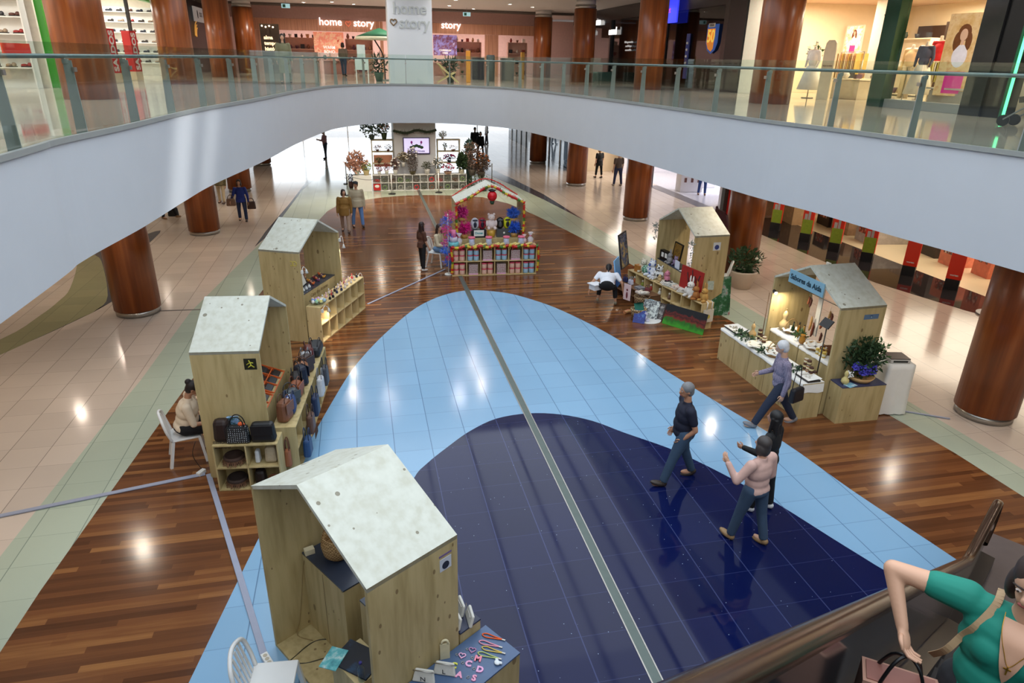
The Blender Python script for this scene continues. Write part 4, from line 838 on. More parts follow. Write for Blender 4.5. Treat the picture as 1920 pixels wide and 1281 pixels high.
q.build('frame_border',M_black,o); q=MB(); q.M=TR(rx=-.3); q.box((0,.002,.14),(.33,.01,.25)); q.build('board',mat((226,224,214),var=.01),o)
def clip_lamp(label,b,x,y,z,d=(0,-.2,-.12),on=True):
    o=thing('clip_lamp',label,'lamp',local(b,x,y,z),b.rotation_euler.z); MB().box((0,0,0),(.05,.04,.07)).build('clip',M_white,o)
    MB().tube(smooth_curve([(0,0,.02),(d[0]*.4,d[1]*.5,.09),(d[0]*.8,d[1]*.9,.04),(d[0],d[1],d[2]*.4)],5),.007,6).build('flexible_arm',M_white,o)
    MB().lathe([(.015,.0),(.022,-.03),(.045,-.085),(.04,-.085),(.018,-.03)],c=(d[0],d[1],d[2]*.4),n=14).build('lamp_shade',M_white,o)
    if on: MB().ball((d[0],d[1],d[2]*.4-.07),.022,10,6).build('bulb',mat((255,240,215),emit=14,var=0),o); area('lamp',local(b,x+d[0],y+d[1],z+d[2]*.4-.1),.05,3.5,(1,.88,.7))
clip_lamp('white clip lamp glowing on the far eave corner of the ceramics booth',Cb,.95,-.018,1.86,(.08,-.05,-.3))
clip_lamp('white clip lamp on the far end of the ceramics shelf',Cb,1.47,-.18,.80,(.12,-.06,-.3))
clip_lamp('white clip lamp lighting the near compartments of the ceramics shelf',Cb,-.86,-.36,.74,(.22,-.04,-.0))
clip_lamp('white clip lamp on the near front corner of the ceramics booth',Cb,-.94,-.018,1.62,(.22,.02,.0),False)
# ================================================================== helpers for goods
def leaves(mb, c, r, n, size, col_i=0, up=.2, droop=0, width=.35, seed=1):
    rnd=random.Random(seed); k=mb.mi; mb.mi=col_i
    for i in range(n):
        th=rnd.random()*2*math.pi; ph=math.acos(1-2*rnd.random()); rr=r if not hasattr(r,'__len__') else None
        d=Vector((math.sin(ph)*math.cos(th),math.sin(ph)*math.sin(th),math.cos(ph)))
        q=rnd.random()**.45; p=Vector(c)+Vector((d.x*(r if rr is not None else r[0]),d.y*(r if rr is not None else r[1]),d.z*(r if rr is not None else r[2])))*q
        t=(d*.55+Vector((rnd.gauss(0,.6),rnd.gauss(0,.6),rnd.gauss(0,.6)))+Vector((0,0,up-droop*q))).normalized(); s=t.cross(Vector((rnd.random()-.5,rnd.random()-.5,.3))).normalized(); L=size*(.7+.6*rnd.random()); nrm=t.cross(s)
        mb.add([p,p+t*L*.5+s*L*width*.5+nrm*L*.05,p+t*L,p+t*L*.5-s*L*width*.5+nrm*L*.05],[(0,1,2,3)],False)
    mb.mi=k; return mb
G1=mat((44,74,40),rough=.6,var=.15); G2=mat((74,104,56),rough=.6,var=.15); G3=mat((28,50,34),rough=.55,var=.1)
def plant(label,loc,pot=(.2,.3),potc=(230,228,220),crown=(.35,.35,.4),n=160,size=.18,green=None,flowers=None,nf=20,fs=.04,group=None,name='potted_plant',stem=0,width=.35,seed=None,cat='plant',sq=0,up=.3,droop=0):
    o=thing(name,label,cat,loc,0,group); seed=seed or hash(label)%999; seed=sum(map(ord,label))
    pr,ph=pot
    if ph>0:
        MB().lathe([(pr*.66,0),(pr,ph*.9),(pr*1.06,ph),(pr*.92,ph),(pr*.88,ph*.86)],n=24 if not sq else 4).build('pot',mat(potc,rough=.45,var=.03),o)
        MB().cyl((0,0,ph*.8),(0,0,ph*.86),pr*.9,n=20).build('soil',mat((52,38,28),rough=.95,var=.2),o)
    z=ph+stem+crown[2]*.8
    if stem: MB().tube([(0,0,ph*.8),(.01,0,ph+stem*.6),(0,0,z)],.012,6).build('stem',mat((90,72,48),rough=.8),o)
    q=MB(); leaves(q,(0,0,z),crown,n,size,up=up,droop=droop,width=width,seed=seed); q.build('foliage',green or G1,o)
    if flowers:
        rnd=random.Random(seed+5); q=MB()
        for i in range(nf):
            th=rnd.random()*6.28; ph_=math.acos(1-1.2*rnd.random()); p=(crown[0]*math.sin(ph_)*math.cos(th),crown[1]*math.sin(ph_)*math.sin(th),z+crown[2]*math.cos(ph_)); q.ball(p,(fs,fs,fs*.7),7,5)
        q.build('flowers',mat(flowers,rough=.7,var=.12),o)
    return o
def painting(label,p0,p1,height,tilt,cols,frame=None,scale=6.,stretch=(1,1,1),m=None,cat='painting',name='painting',z=0,extra=None,t=.025):
    """canvas whose lower edge runs p0->p1, leaning back by tilt degrees"""
    a,b_=Vector((*p0,z)),Vector((*p1,z)); d=b_-a; L=d.length; rz=math.atan2(d.y,d.x); o=thing(name,label,cat,(*((a+b_)/2)[:2],z),rz)
    q=MB(); q.M=TR(rx=-R(tilt)); q.box((0,0,height/2),(L-.0 if not frame else L-.03,t,height-(.0 if not frame else .03))); q.build('canvas',m or patches('paint_%d'%len(bpy.data.materials),cols,scale=scale,stretch=stretch),o)
    if frame:
        q=MB(); q.M=TR(rx=-R(tilt)); w=.03
        for c,s in (((-L/2+w/2,0,height/2),(w,t*1.5,height)),((L/2-w/2,0,height/2),(w,t*1.5,height)),((0,0,w/2),(L-2*w,t*1.5,w)),((0,0,height-w/2),(L-2*w,t*1.5,w))): q.box(c,s)
        q.build('frame_border',mat(frame,rough=.4,var=0),o)
    if extra: extra(o,L,height,TR(rx=-R(tilt)))
    return o
def jar(label,loc,body,lid,r=.04,h=.09,group=None,name='jar',cat='jar',lab=None,alpha=False):
    o=thing(name,label,cat,loc,0,group); MB().lathe([(r*.9,0),(r,.01),(r,h*.8),(r*.85,h*.86)],n=16).build('jar_body',body if hasattr(body,'node_tree') else mat(body,rough=.25,var=.04),o)
    MB().cyl((0,0,h*.86),(0,0,h),r*.96,n=16).build('lid',mat(lid,rough=.35,var=0),o)
    if lab: MB().cyl((0,0,h*.25),(0,0,h*.65),r*1.015,n=16,cap=False).build('paper_label',mat(lab,var=0),o)
    return o
def plush(label,loc,rz,c1,c2,s=1,ears='round',group=None,m=None):
    o=thing('plush_toy',label,'soft toy',loc,rz,group); m=m or mat(c1,rough=.95,var=.1,scale=40)
    q=MB(); q.ball((0,0,.11*s),(.1*s,.08*s,.11*s),12,8)
    for x in(-1,1): q.ball((x*.07*s,-.08*s,.035*s),(.035*s,.08*s,.035*s),10,6); q.ball((x*.1*s,-.03*s,.13*s),(.03*s,.035*s,.07*s),8,6)
    q.build('plush_body',m,o); q=MB(); q.ball((0,-.01*s,.26*s),(.08*s,.075*s,.07*s),12,8); q.ball((0,-.08*s,.245*s),(.03*s,.03*s,.025*s),8,6)
    for x in(-1,1):
        if ears=='long': q.ball((x*.035*s,0,.38*s),(.02*s,.014*s,.08*s),8,6)
        else: q.ball((x*.06*s,0,.325*s),(.028*s,.016*s,.028*s),8,6)
    q.build('plush_head',m,o); q=MB()
    for x in(-1,1): q.ball((x*.028*s,-.078*s,.275*s),.009*s,6,4)
    q.ball((0,-.108*s,.252*s),.01*s,6,4); q.build('face',mat(c2,var=0),o); return o
def basket(label,loc,rx_,ry_,h,m=None,handle=True,rz=0,cloth=None,cat='basket'):
    o=thing('basket',label,cat,loc,rz); MB().lathe([(.78,0),(1,h*.9),(1.04,h),(.94,h),(.74,.01),(.02,.008)],n=28).build('basket_body',m or M_wick,o)
    me=o.children[0].data
    for v in me.vertices: v.co.x*=rx_; v.co.y*=ry_
    if handle: MB().tube([(rx_*.95*math.cos(t),0,h*.8+.22*math.sin(t)) for t in [math.pi*i/14 for i in range(15)]],.008,6).build('handle',m or M_wick,o)
    if cloth:
        q=MB(); n=32; pts=[]
        for k,(rr,z) in enumerate(((.2,h*.6),(.8,h*.75),(1.05,h*1.05),(1.2,h*.75))):
            for j in range(n): a=2*math.pi*j/n; w_=1+.05*math.sin(5*a+k); pts.append((rx_*rr*w_*math.cos(a),ry_*rr*w_*math.sin(a),z+.01*math.sin(7*a)))
        q.add(pts,[(i*n+j,i*n+(j+1)%n,(i+1)*n+(j+1)%n,(i+1)*n+j) for i in range(3) for j in range(n)],True); q.build('cloth_liner',mat(cloth,rough=.9,var=.04),o)
    return o
def book(label,loc,rz,s=(.2,.28,.02),c=(200,200,200),m=None,group=None,rx=0,name='book',cat='book'):
    q=MB(); q.M=TR(rx=rx); q.box((0,0,s[2]/2),s); return tag(q.build(name,m or mat(c,rough=.6),loc=loc,rz=rz),label,cat,group)
# ================================================================== booth D: paintings and handmade toys
Db=booth('wooden booth of the paintings and toys stall on the right',7.72,15.55,-87.5,5,floor=False)
sticker(Db,.966,.62,1.78,.2,(214,218,222),(50,66,130)); D_=lambda x,y,z: local(Db,x,y,z); dz=Db.rotation_euler.z
cabinet('plywood counter with slate top inside the paintings booth',Db,-.92,.72,.04,.42,0,1.0,topm=M_slatetop,seams=2)
painting('framed dark picture standing inside the paintings booth',D_(-.72,.36,0)[:2],D_(-.28,.36,0)[:2],.5,8,[(60,44,24),(150,110,40),(40,30,20)],frame=(24,18,16),z=1.004,scale=5.)
o=thing('black_gift_box','black box with two white printed squares on the slate counter','box',D_(-.66,.14,1.003),dz+R(8)); MB().box((0,0,.13),(.36,.12,.26)).build('box_body',M_black,o)
MB().box((-.06,-.062,.15),(.1,.004,.12)).build('printed_square',M_white,o); MB().box((.09,-.062,.15),(.1,.004,.12)).build('printed_square',M_white,o)
plush('grey plush donkey on the slate counter beside the black box',D_(-.36,.12,1.003),dz,(150,148,150),(30,30,34),.85,'long')
plush('small lilac and brown plush on the slate counter',D_(-.18,.2,1.003),dz+.4,(150,130,160),(30,30,34),.7)
book('white and blue card sign at the middle of the slate counter',D_(.12,.08,1.004),dz,(.22,.02,.2),(214,220,236),name='card_sign',cat='sign')
book('flat paper sheet on the slate counter',D_(.42,.16,1.004),dz+.2,(.28,.2,.006),(226,226,224),name='paper_sheet',cat='paper')
for i,(x,s_,nm) in enumerate(((-.98,.16,'left'),(.98,.16,'right'))):
    o=thing('ornament_cluster','cluster of silver and beige hanging ornaments on the %s front edge of the paintings booth'%nm,'ornament',D_(x,-.03,1.55),dz); q=MB()
    for k in range(16): q.ball((.05*math.sin(k*2.1),-.03-.02*math.cos(k*1.3),.42-.03*k*(1 if nm=='left' else 1.4)+.0),.02+.008*math.sin(k),7,5)
    q.build('bead_string',mat((190,186,178),rough=.4,var=.25,scale=30),o)
    q=MB(); leaves(q,(0,-.05,.28),.1,20,.09,seed=i+3); q.build('leaf_sprig',mat((150,160,150),rough=.6,var=.2),o)
# long stepped shelf, turned slightly against the booth
ds=cube_shelf('long cube shelf crowded with soft toys in front of the paintings booth',Db,-1.53,1.53,-.2,.36,.66,8,2,m=M_sprdark,faces=-1)
p0,p1=Vector((6.95,16.66)),Vector((7.66,13.62)); ang=math.atan2((p1-p0).y,(p1-p0).x); ctr=(p0+p1)/2; nrm_=Vector((-math.sin(ang),math.cos(ang)))
ds.location=(*(ctr+nrm_*.19),.004); ds.rotation_euler=(0,0,ang); ds_z=.668
def dl(x,y,z): 
    q=Matrix.Translation(ds.location)@Matrix.Rotation(ang,4,'Z')@Vector((x,y,z)); return (q.x,q.y,q.z)
lw=thing('low_shelf','low plywood step shelf in front of the toys shelf','shelf',dl(-.75,-.38,0),ang); MB().box((0,0,.2),(1.5,.36,.02)).box((0,0,.39),(1.5,.36,.02)).box((-.74,0,.2),(.02,.36,.4)).box((.74,0,.2),(.02,.36,.4)).box((0,0,.2),(.02,.34,.36)).build('shelf_frame',mat((120,84,56),rough=.6),lw)
toys=[('white plush dog with blue patches, largest toy on the shelf',-.72,.02,(216,218,222),1.35,'round',dots('blue_patch_plush',(222,224,228),(70,96,170),scale=9,thr=.35)),('white spotted plush cow beside the big dog',-.46,.06,(226,226,226),1.1,'round',dots('cow_plush',(226,226,222),(40,40,48),scale=9,thr=.4)),
 ('pink crocheted doll on the toys shelf',-.12,.05,(206,130,150),.95,'round',None),('beige knitted mouse on the toys shelf',-.25,-.08,(196,168,120),.6,'round',None),('white crocheted rabbit with long ears at the near half of the toys shelf',.98,-.1,(226,222,214),1.15,'long',None),
 ('brown knitted fox at the near end of the toys shelf',1.2,-.11,(170,110,56),1.0,'long',None),('sandy plush giraffe lying at the near end of the toys shelf',1.4,-.02,(196,150,80),1.0,'long',None),('cream plush lamb at the far end of the toys shelf',-1.12,.04,(214,206,186),1.1,'round',None),('small white plush cat in front of the spotted cow',-.52,-.12,(226,226,230),.55,'round',None)]
for nm,x,y,c,s_,e,mm in toys: plush(nm,dl(x,y,ds_z),ang+.4*math.sin(x*9),c,(34,34,40),s_,e,m=mm)
o=thing('knitted_turtle','green and white knitted dome shaped toy on the toys shelf','soft toy',dl(-.98,.02,ds_z)); MB().ball((0,0,.12),(.13,.13,.13)).build('toy_body',dots('green_knit',(70,130,100),(200,214,200),scale=22,thr=.4),o)
o=thing('wooden_box','orange wooden box at the far end of the toys shelf','box',dl(-1.25,-.03,ds_z),ang); MB().box((0,0,.09),(.2,.16,.18)).build('box_body',mat((176,116,50),rough=.6),o)
for i,(nm,x,c) in enumerate((('orange and yellow folded cloth on the toys shelf',.38,(222,140,50)),('green and black picture card on the toys shelf',.18,(60,110,90)),('cream printed cloth pile on the toys shelf',.62,(222,218,206)),('white crocheted mats on the toys shelf',.02,(214,208,200)),('tan crocheted mat on the toys shelf',-.05,(196,170,130)))):
    o=thing('folded_cloth',nm,'cloth',dl(x,-.04,ds_z),ang+.3*i); q=MB()
    for k in range(3): q.box((.01*k,.0,.016+.03*k),(.26-.02*k,.2,.028))
    q.build('cloth_layers',patches('cloth_%d'%i,[c,(230,224,214),[int(v*.7) for v in c]],scale=12.,rough=.9),o,bevel=.01)
for i,(nm,x,row,c) in enumerate((('orange rooster figure in a compartment of the toys shelf',-1.32,1,(190,90,40)),('green frog figure in a compartment of the toys shelf',-.95,1,(140,150,60)),('red tray with figure in a compartment of the toys shelf',-.58,1,(190,60,50)),('white chick in a compartment of the toys shelf',-.2,1,(222,220,210)),('brown bear in a compartment of the toys shelf',.2,1,(120,90,70)),('red and yellow stacking rings in a compartment of the toys shelf',.95,0,(206,70,50)))):
    figurine(nm,dl(x,-.08,.026+(.325 if row else 0)),c,(230,220,200),1.8,hat=False,cat='figurine')
o=thing('stacking_rings','rainbow stacking toy beside the near end of the toys shelf','toy',dl(.98,-.32,.004)); MB().cyl((0,0,0),(0,0,.04),.09).build('base',M_white,o)
for k,c in enumerate(((190,50,50),(226,120,50),(226,200,70),(90,160,90),(200,60,60))): MB().cyl((0,0,.04+.045*k),(0,0,.083+.045*k),.09-.004*k,n=18).build('ring',mat(c,rough=.5),o)
o=thing('tote_bag','white tote bag with a round print hanging on the near end of the toys shelf','bag',dl(1.57,-.0,.3),ang+R(90)); MB().box((0,-.012,.06),(.3,.02,.32)).build('bag_body',mat((220,214,196),rough=.9),o); [MB().tube([(k,-.02,.22),(k,-.03,.4),(k+.02,.05,.41)],.012,6).build('handle',M_white,o) for k in (-.07,.07)]; MB().cyl((0,-.024,.04),(0,-.028,.04),.05,n=16).build('round_print',mat((206,190,90),var=0),o)
pt=lambda x,y,z=0: tuple(g_[:2]) if False else (x,y)
def tree_branches(o,L,h,M):
    q=MB(); q.M=M
    for pts in ([(-.1*L,-.02,0),(-.08*L,-.02,.4*h),(-.2*L,-.02,.8*h)],[(-.08*L,-.02,.4*h),(.05*L,-.02,.7*h),(.0,-.02,.95*h)],[(.25*L,-.02,0),(.28*L,-.02,.5*h),(.36*L,-.02,.85*h)],[(.28*L,-.02,.5*h),(.15*L,-.02,.75*h)]): q.tube(pts,.012,5)
    q.build('painted_branches',mat((40,14,12),var=0),o)
painting('deep red canvas with dark bare branches leaning on the toys shelf',dl(.42,.0,0)[:2],dl(1.22,.0,0)[:2],.64,4,[(150,22,16),(160,28,20),(128,16,12)],z=.672,scale=3.,extra=tree_branches)
painting('tall green garden canvas with pale flowers at the right end of the paintings stall',(8.28,14.56),(8.93,14.50),.98,12,[(16,52,34),(30,86,44),(40,100,60),(150,170,160),(170,80,90)],scale=5.,z=.004)
def grad_canvas(name,stops,sc=9.):
    m,nt,b=base(name); tc=N(nt,'ShaderNodeTexCoord'); sep=N(nt,'ShaderNodeSeparateXYZ'); nt.links.new(tc.outputs['Generated'],sep.inputs[0]); no=N(nt,'ShaderNodeTexNoise',Scale=sc,Detail=5.); nt.links.new(tc.outputs['Object'],no.inputs['Vector'])
    nt.links.new(ramp(nt,math_(nt,'ADD',sep.outputs[2],math_(nt,'MULTIPLY_ADD',no.outputs['Fac'],.5,-.25)),stops),b.inputs['Base Color']); b.inputs['Roughness'].default_value=.6; return m
painting('wide canvas of red poppies over green grass leaning in front of the stall',(6.98,14.24),(7.60,13.34),.5,18,None,z=.004,m=grad_canvas('poppy_field',[(.1,(60,150,36)),(.3,(34,104,28)),(.42,(120,36,28)),(.55,(60,26,22)),(.62,(110,34,28)),(.72,(18,22,28))]))
painting('light blue seascape canvas behind the bending woman',(6.36,15.85),(6.66,16.3),.72,10,None,z=.42,m=grad_canvas('sea_sky',[(.2,(60,120,200)),(.5,(96,160,226)),(.8,(130,186,236))]))
painting('tall black framed abstract picture standing at the left end of the paintings stall',(6.72,16.5),(7.12,17.0),.95,10,[(220,220,214),(200,170,90),(90,110,150),(40,44,54),(226,224,216)],frame=(20,20,24),z=.7,scale=4.)
painting('teal printed canvas with writing in front of the toys shelf',(6.72,15.0),(6.86,14.75),.42,30,[(110,190,210),(140,206,220),(90,170,196)],z=.004,scale=8.)
painting('white canvas with black butterfly print leaning in the middle of the stall floor',(6.62,14.72),(6.92,14.45),.46,26,[(214,220,216),(206,214,210),(40,44,60),(216,220,214)],z=.02,scale=11.)
painting('dark framed print behind the butterfly canvas',(6.88,14.62),(7.06,14.40),.42,24,[(226,222,214),(60,56,60),(200,190,180)],frame=(60,40,34),z=.004,scale=9.)
painting('small blue canvas leaning on the woven basket at the lower left of the stall',(6.28,14.42),(6.52,14.26),.32,34,[(36,46,110),(44,60,140),(110,170,220)],z=.004,scale=5.)
painting('tiny landscape print resting against the green garden canvas',(8.2,14.48),(8.36,14.46),.22,8,[(150,180,150),(190,200,190),(110,140,120)],z=.72,scale=10.)
basket('square woven basket with green cloth at the front of the paintings stall',(6.50,14.62,.004),.2,.17,.28,weave('basket_check',(206,184,140),(120,90,60),scale=24.),handle=False)
tag(MB().add([(-.12,-.1,.2),(.12,-.1,.2),(.14,.1,.38),(-.1,.1,.38),(0,.0,.44)],[(0,1,2,3),(2,4,3)]).build('green_cloth',mat((24,96,80),rough=.8)),'dark green cloth spilling out of the woven basket','cloth').location=(6.5,14.62,.004)
basket('tall woven basket heaped with crocheted pieces beside the low shelf',(6.78,15.12,.004),.2,.2,.42,weave('basket_dark',(170,140,100),(96,70,50),scale=24.),handle=False)
for i,(nm,c) in enumerate((('pink crochet roll on top of the tall woven basket',(190,120,120)),('cream crochet roll on top of the tall woven basket',(214,200,176)),('mauve crochet roll at the edge of the tall woven basket',(150,100,110)),('white crochet roll at the back of the tall woven basket',(222,214,200)))):
    q=MB(); q.tube([(-.1,0,0),(0,.02,.01),(.1,0,0)],.045,10); tag(q.build('crochet_roll',patches('crochet_%d'%i,[c,(226,216,200),[int(v*.7) for v in c]],scale=18.,rough=.9),loc=(6.78+.09*math.cos(i*1.6),15.12+.09*math.sin(i*1.6),.47+.02*i),rz=i),nm,'crochet work')
tag(MB().cyl((0,0,0),(0,0,.02),.3,n=32).build('round_board',M_white,loc=(6.74,14.5,.004)),'white round board on the floor under the butterfly canvas','board')
plush('blue and white plush lying on the round white board',(6.6,14.42,.024),1.2,(206,206,226),(60,60,120),.7,'round'); plush('dark red plush sitting beside the butterfly canvas',(6.64,14.72,.024),.5,(130,50,50),(30,30,30),.8,'round')
book('striped magazine stack on the low shelf',dl(-.62,-.4,.402),ang,(.24,.2,.06),m=patches('stripes',[(230,228,224),(70,70,80),(226,226,230)],scale=20.,stretch=(1,.1,1)),cat='magazines',name='magazine_stack')
for i,(x,c) in enumerate(((-1.3,(40,46,90)),(-1.05,(210,206,220)),(-.3,(120,60,60)))): handbag('%s small cloth bag on the low shelf'%('navy','white and blue','dark red')[i],dl(x,-.4,.402),ang,(.18,.1,.14),c,strap=.08)
o=thing('cloth_banner','pink cloth with a dark motif hanging beside the bending woman','cloth',(6.42,15.25,.3),R(-60)); MB().box((0,0,.2),(.22,.012,.42)).build('cloth_sheet',mat((214,186,186),rough=.9),o); MB().ball((0,-.008,.12),(.03,.006,.09)).ball((0,-.008,.26),(.03,.006,.03)).build('motif',mat((110,40,50),var=0),o)
tag(MB().tube([(0,0,0),(.12,.05,.01),(.3,.02,.0),(.42,.1,.01)],.05,8).build('rolled_fabric',patches('roll_red',[(190,40,80),(190,150,90),(160,30,40)],scale=5.),loc=(6.28,14.98,.055)),'red and tan rolled fabric on the floor by the bending woman','fabric')
tag(MB().box((0,0,.15),(.3,.3,.02)).box((0,0,.07),(.22,.22,.14)).build('paper_bag_stack',mat((226,226,230),rough=.8),loc=(5.55,15.9,.5),rz=.4),'white sheets held by the bending woman','paper').location=(5.72,15.72,.46)
chair_plastic('white plastic chair behind the paintings booth',9.62,16.4,-60)
plant('large white potted peace lily beside the right column',(10.43,16.55,.004),(.38,.52),(212,196,178),(.44,.44,.34),420,.16,G1,(226,222,206),5,.05)
plant('potted peace lily hidden behind the paintings booth',(11.15,19.1,.004),(.36,.5),(212,200,186),(.4,.4,.42),200,.24,G3,(226,222,206),4,.05)
# ================================================================== booth E: food stall
Eb=booth('wooden booth of the delicacies stall with the light blue name board',7.88,10.375,-88,2,floor=False); ez=Eb.rotation_euler.z; E_=lambda x,y,z: local(Eb,x,y,z)
nb=thing('name_board','light blue board with dark lettering on the gable of the delicacies booth','sign',E_(.42,-.025,2.25),ez); q=MB(); q.M=TR(ry=R(0)); q.box((-.42,0,-.03),(.98,.02,.25)); q.build('board',mat((134,178,200),rough=.5,var=.02),nb)
t=MB(); text_bm(t,'Sabores da Aida',.135,.004,TR(-.42,-.014,-.03)@UPR,bold=.003); t.build('lettering',mat((20,50,66),var=0),nb)
sticker(Eb,.966,.66,1.86,.05,(60,90,130),(150,180,200)); q=MB(); q.box((.968,.66,1.86),(.003,.3,.09)); q.build('sticker',mat((92,120,150),var=0),Eb)
M_cloth=mat((232,230,224),rough=.9,var=.03,scale=6)
def counter_cloth(label,b,x0,x1,y0,y1,z,drop_front=.05,drop_side=.18,rz=0):
    o=thing('tablecloth',label,'tablecloth',local(b,(x0+x1)/2,(y0+y1)/2,z),b.rotation_euler.z+rz); w,d=x1-x0,y1-y0; q=MB(); n=18
    pts=[];L=[(-d/2-.012,-drop_front),(-d/2-.012,.004),(-d/2+.02,.008),(d/2,.008)]
    for i in range(n+1):
        x=-w/2+w*i/n
        for y,z_ in L: pts.append((x,y-.004*math.sin(i*1.7)*(z_<0),z_+(.006*math.sin(i*2.1) if z_<0 else 0)))
    q.add(pts,[(i*4+k,(i+1)*4+k,(i+1)*4+k+1,i*4+k+1) for i in range(n) for k in range(3)],True)
    if drop_side: q.add([(w/2,-d/2,.008),(w/2,d/2,.008),(w/2+.014,d/2,-drop_side),(w/2+.014,d/4,-drop_side*1.1),(w/2+.014,-d/4,-drop_side*.9),(w/2+.014,-d/2,-drop_side)],[(0,5,4,3,2,1)],False)
    q.build('cloth_sheet',M_cloth,o); return o
fc=cabinet('long pale plywood counter in front of the delicacies booth',Eb,-1.72,1.05,-.52,-.09,0,.70,m=M_spr[1],seams=5)
counter_cloth('white linen runner on the long delicacies counter',Eb,-1.72,1.05,-.52,-.09,.70)
ic=cabinet('left plywood counter under the white runner inside the delicacies booth',Eb,-.92,-.03,.1,.5,0,.95,m=M_spr[3],seams=1)
ic2=cabinet('right plywood counter under the white runner inside the delicacies booth',Eb,.0,.92,.1,.5,0,.95,m=M_spr[3],seams=1)
counter_cloth('white runner on the left inner counter of the delicacies booth',Eb,-.92,-.03,.1,.5,.95,drop_side=0); counter_cloth('white runner on the right inner counter of the delicacies booth',Eb,.0,.92,.1,.5,.95,drop_side=0)
bx=cabinet('plywood box with dark blue top under the flower arrangement',Eb,0,.87,0,.34,0,.72,m=M_spr[3],topm=M_btop,seams=0,name='plywood_box',cat='box'); bx.location=(8.42,9.20,.004); bx.rotation_euler=(0,0,R(-1))
ct=thing('cloth_covered_table','small tall table covered by a wrinkled white cloth beside the delicacies booth','table',(9.27,9.38,.004),R(-10)); q=MB(); n=20
pts=[];
for k,(rr,z) in enumerate(((.24,1.0),(.245,.9),(.25,.5),(.27,.02))):
    for j in range(4*8):
        s_=j//8; u=(j%8)/8; cs=[(-1,-1),(1,-1),(1,1),(-1,1)]; a,b_=cs[s_],cs[(s_+1)%4]; x,y=a[0]+(b_[0]-a[0])*u,a[1]+(b_[1]-a[1])*u; w_=1+(.07*math.sin(j*2.3)*k/3); pts.append((x*rr*w_,y*rr*.95*w_,z))
q.add(pts,[(i*32+j,i*32+(j+1)%32,(i+1)*32+(j+1)%32,(i+1)*32+j)[::-1] for i in range(3) for j in range(32)]+[tuple(range(32))],True); q.build('cloth_sheet',M_cloth,ct)
sc=thing('weighing_scale','flat dark topped weighing scale on the cloth covered table','scale',(9.24,9.36,1.006),R(-12)); MB().box((0,0,.045),(.36,.32,.07)).build('scale_body',mat((196,192,186),rough=.4),sc,bevel=.01); MB().box((0,0,.09),(.35,.31,.014)).build('pan',mat((70,52,50),rough=.3),sc); MB().box((0,-.162,.045),(.26,.004,.035)).build('display',mat((40,44,44),rough=.2),sc)
fa=thing('flower_arrangement','large green arrangement with blue and white flowers in a basket on the blue topped box','flowers',(8.48,9.26,.728)); MB().lathe([(.17,0),(.24,.1),(.22,.1),(.15,.02)],n=24).build('basket',mat((196,156,104),rough=.8,var=.1),fa)
q=MB(); leaves(q,(0,.02,.42),(.34,.26,.36),800,.10,seed=4,up=.5,width=.4); q.build('foliage',mat((40,66,34),rough=.6,var=.2),fa)
q=MB(); leaves(q,(.24,.05,.5),(.2,.2,.28),160,.09,seed=8,up=.5,width=.4); q.build('foliage',G2,fa)
rnd=random.Random(3); q=MB()
for i in range(230): q.ball((-.02+.3*(rnd.random()-.4),-.14+.12*(rnd.random()-.5),.18+.16*rnd.random()),(.02,.02,.016),6,4)
for i in range(60): q.ball((-.22+.1*(rnd.random()-.5),-.1+.1*(rnd.random()-.5),.27+.12*rnd.random()),(.018,.018,.014),6,4)
q.build('blue_flowers',mat((76,72,190),rough=.6,var=.2,scale=30),fa)
q=MB()
for i in range(30): q.ball((-.3+.1*(rnd.random()-.5),-.08+.1*(rnd.random()-.5),.12+.1*rnd.random()),.014,6,4); q.ball((.02+.12*(rnd.random()-.5),-.1,.36+.05*rnd.random()),.013,6,4)
q.build('white_flowers',M_white,fa)
def gourd(label,loc,s=1,c=(206,190,126)):
    o=thing('bottle_gourd',label,'gourd',loc); MB().lathe([(.001,0),(.05*s,.006*s),(.085*s,.06*s),(.075*s,.12*s),(.035*s,.17*s),(.03*s,.2*s),(.045*s,.25*s),(.03*s,.3*s),(.008*s,.33*s)],n=20).build('gourd_body',mat(c,rough=.45,var=.08),o); MB().cyl((0,0,.32*s),(0,0,.37*s),.007*s,n=8).build('stalk',mat((120,96,60)),o)
gourd('pale green bottle gourd beside the flower arrangement',(8.10,9.16,.726),.8); gourd('tall tan bottle gourd on the long delicacies counter',E_(-1.08,-.2,.71),.95,(196,160,106)); gourd('big turned wooden gourd at the left end of the inner counter',E_(-.78,.28,.96),1.25,(206,180,130))
book('light blue printed flyers on the blue topped box',(8.17,9.09,.728),.3,(.2,.14,.006),m=patches('flyer',[(150,200,214),(110,170,196),(226,230,230)],scale=14.),cat='flyers',name='flyer_stack')
def tray(label,loc,rz,s=(.4,.28),items=(180,170,150),cloth=True):
    o=thing('serving_tray',label,'tray',loc,rz); MB().box((0,0,.015),(s[0],s[1],.03)).build('tray_base',mat((60,56,54),rough=.5),o)
    if cloth: MB().add([(-s[0]*.55,-s[1]*.55,.045),(s[0]*.55,-s[1]*.55,.05),(s[0]*.55,s[1]*.55,.07),(-s[0]*.55,s[1]*.55,.055),(0,0,.032)],[(0,1,4),(1,2,4),(2,3,4),(3,0,4)]).build('cloth_liner',M_cloth,o)
    rnd=random.Random(len(label)); q=MB()
    for i in range(14): q.ball((s[0]*.7*(rnd.random()-.5),s[1]*.7*(rnd.random()-.5),.05),(.028,.022,.014),7,5)
    q.build('cookies',mat(items,rough=.7,var=.15,scale=30),o); o['kind']='thing'; del o['kind']; return o
tray('white lined tray of cookies at the far left end of the long delicacies counter',E_(-1.48,-.3,.712),ez,(.46,.3)); tray('white lined dish with packets at the right end of the long delicacies counter',E_(.86,-.3,.712),ez,(.36,.26),(206,200,190))
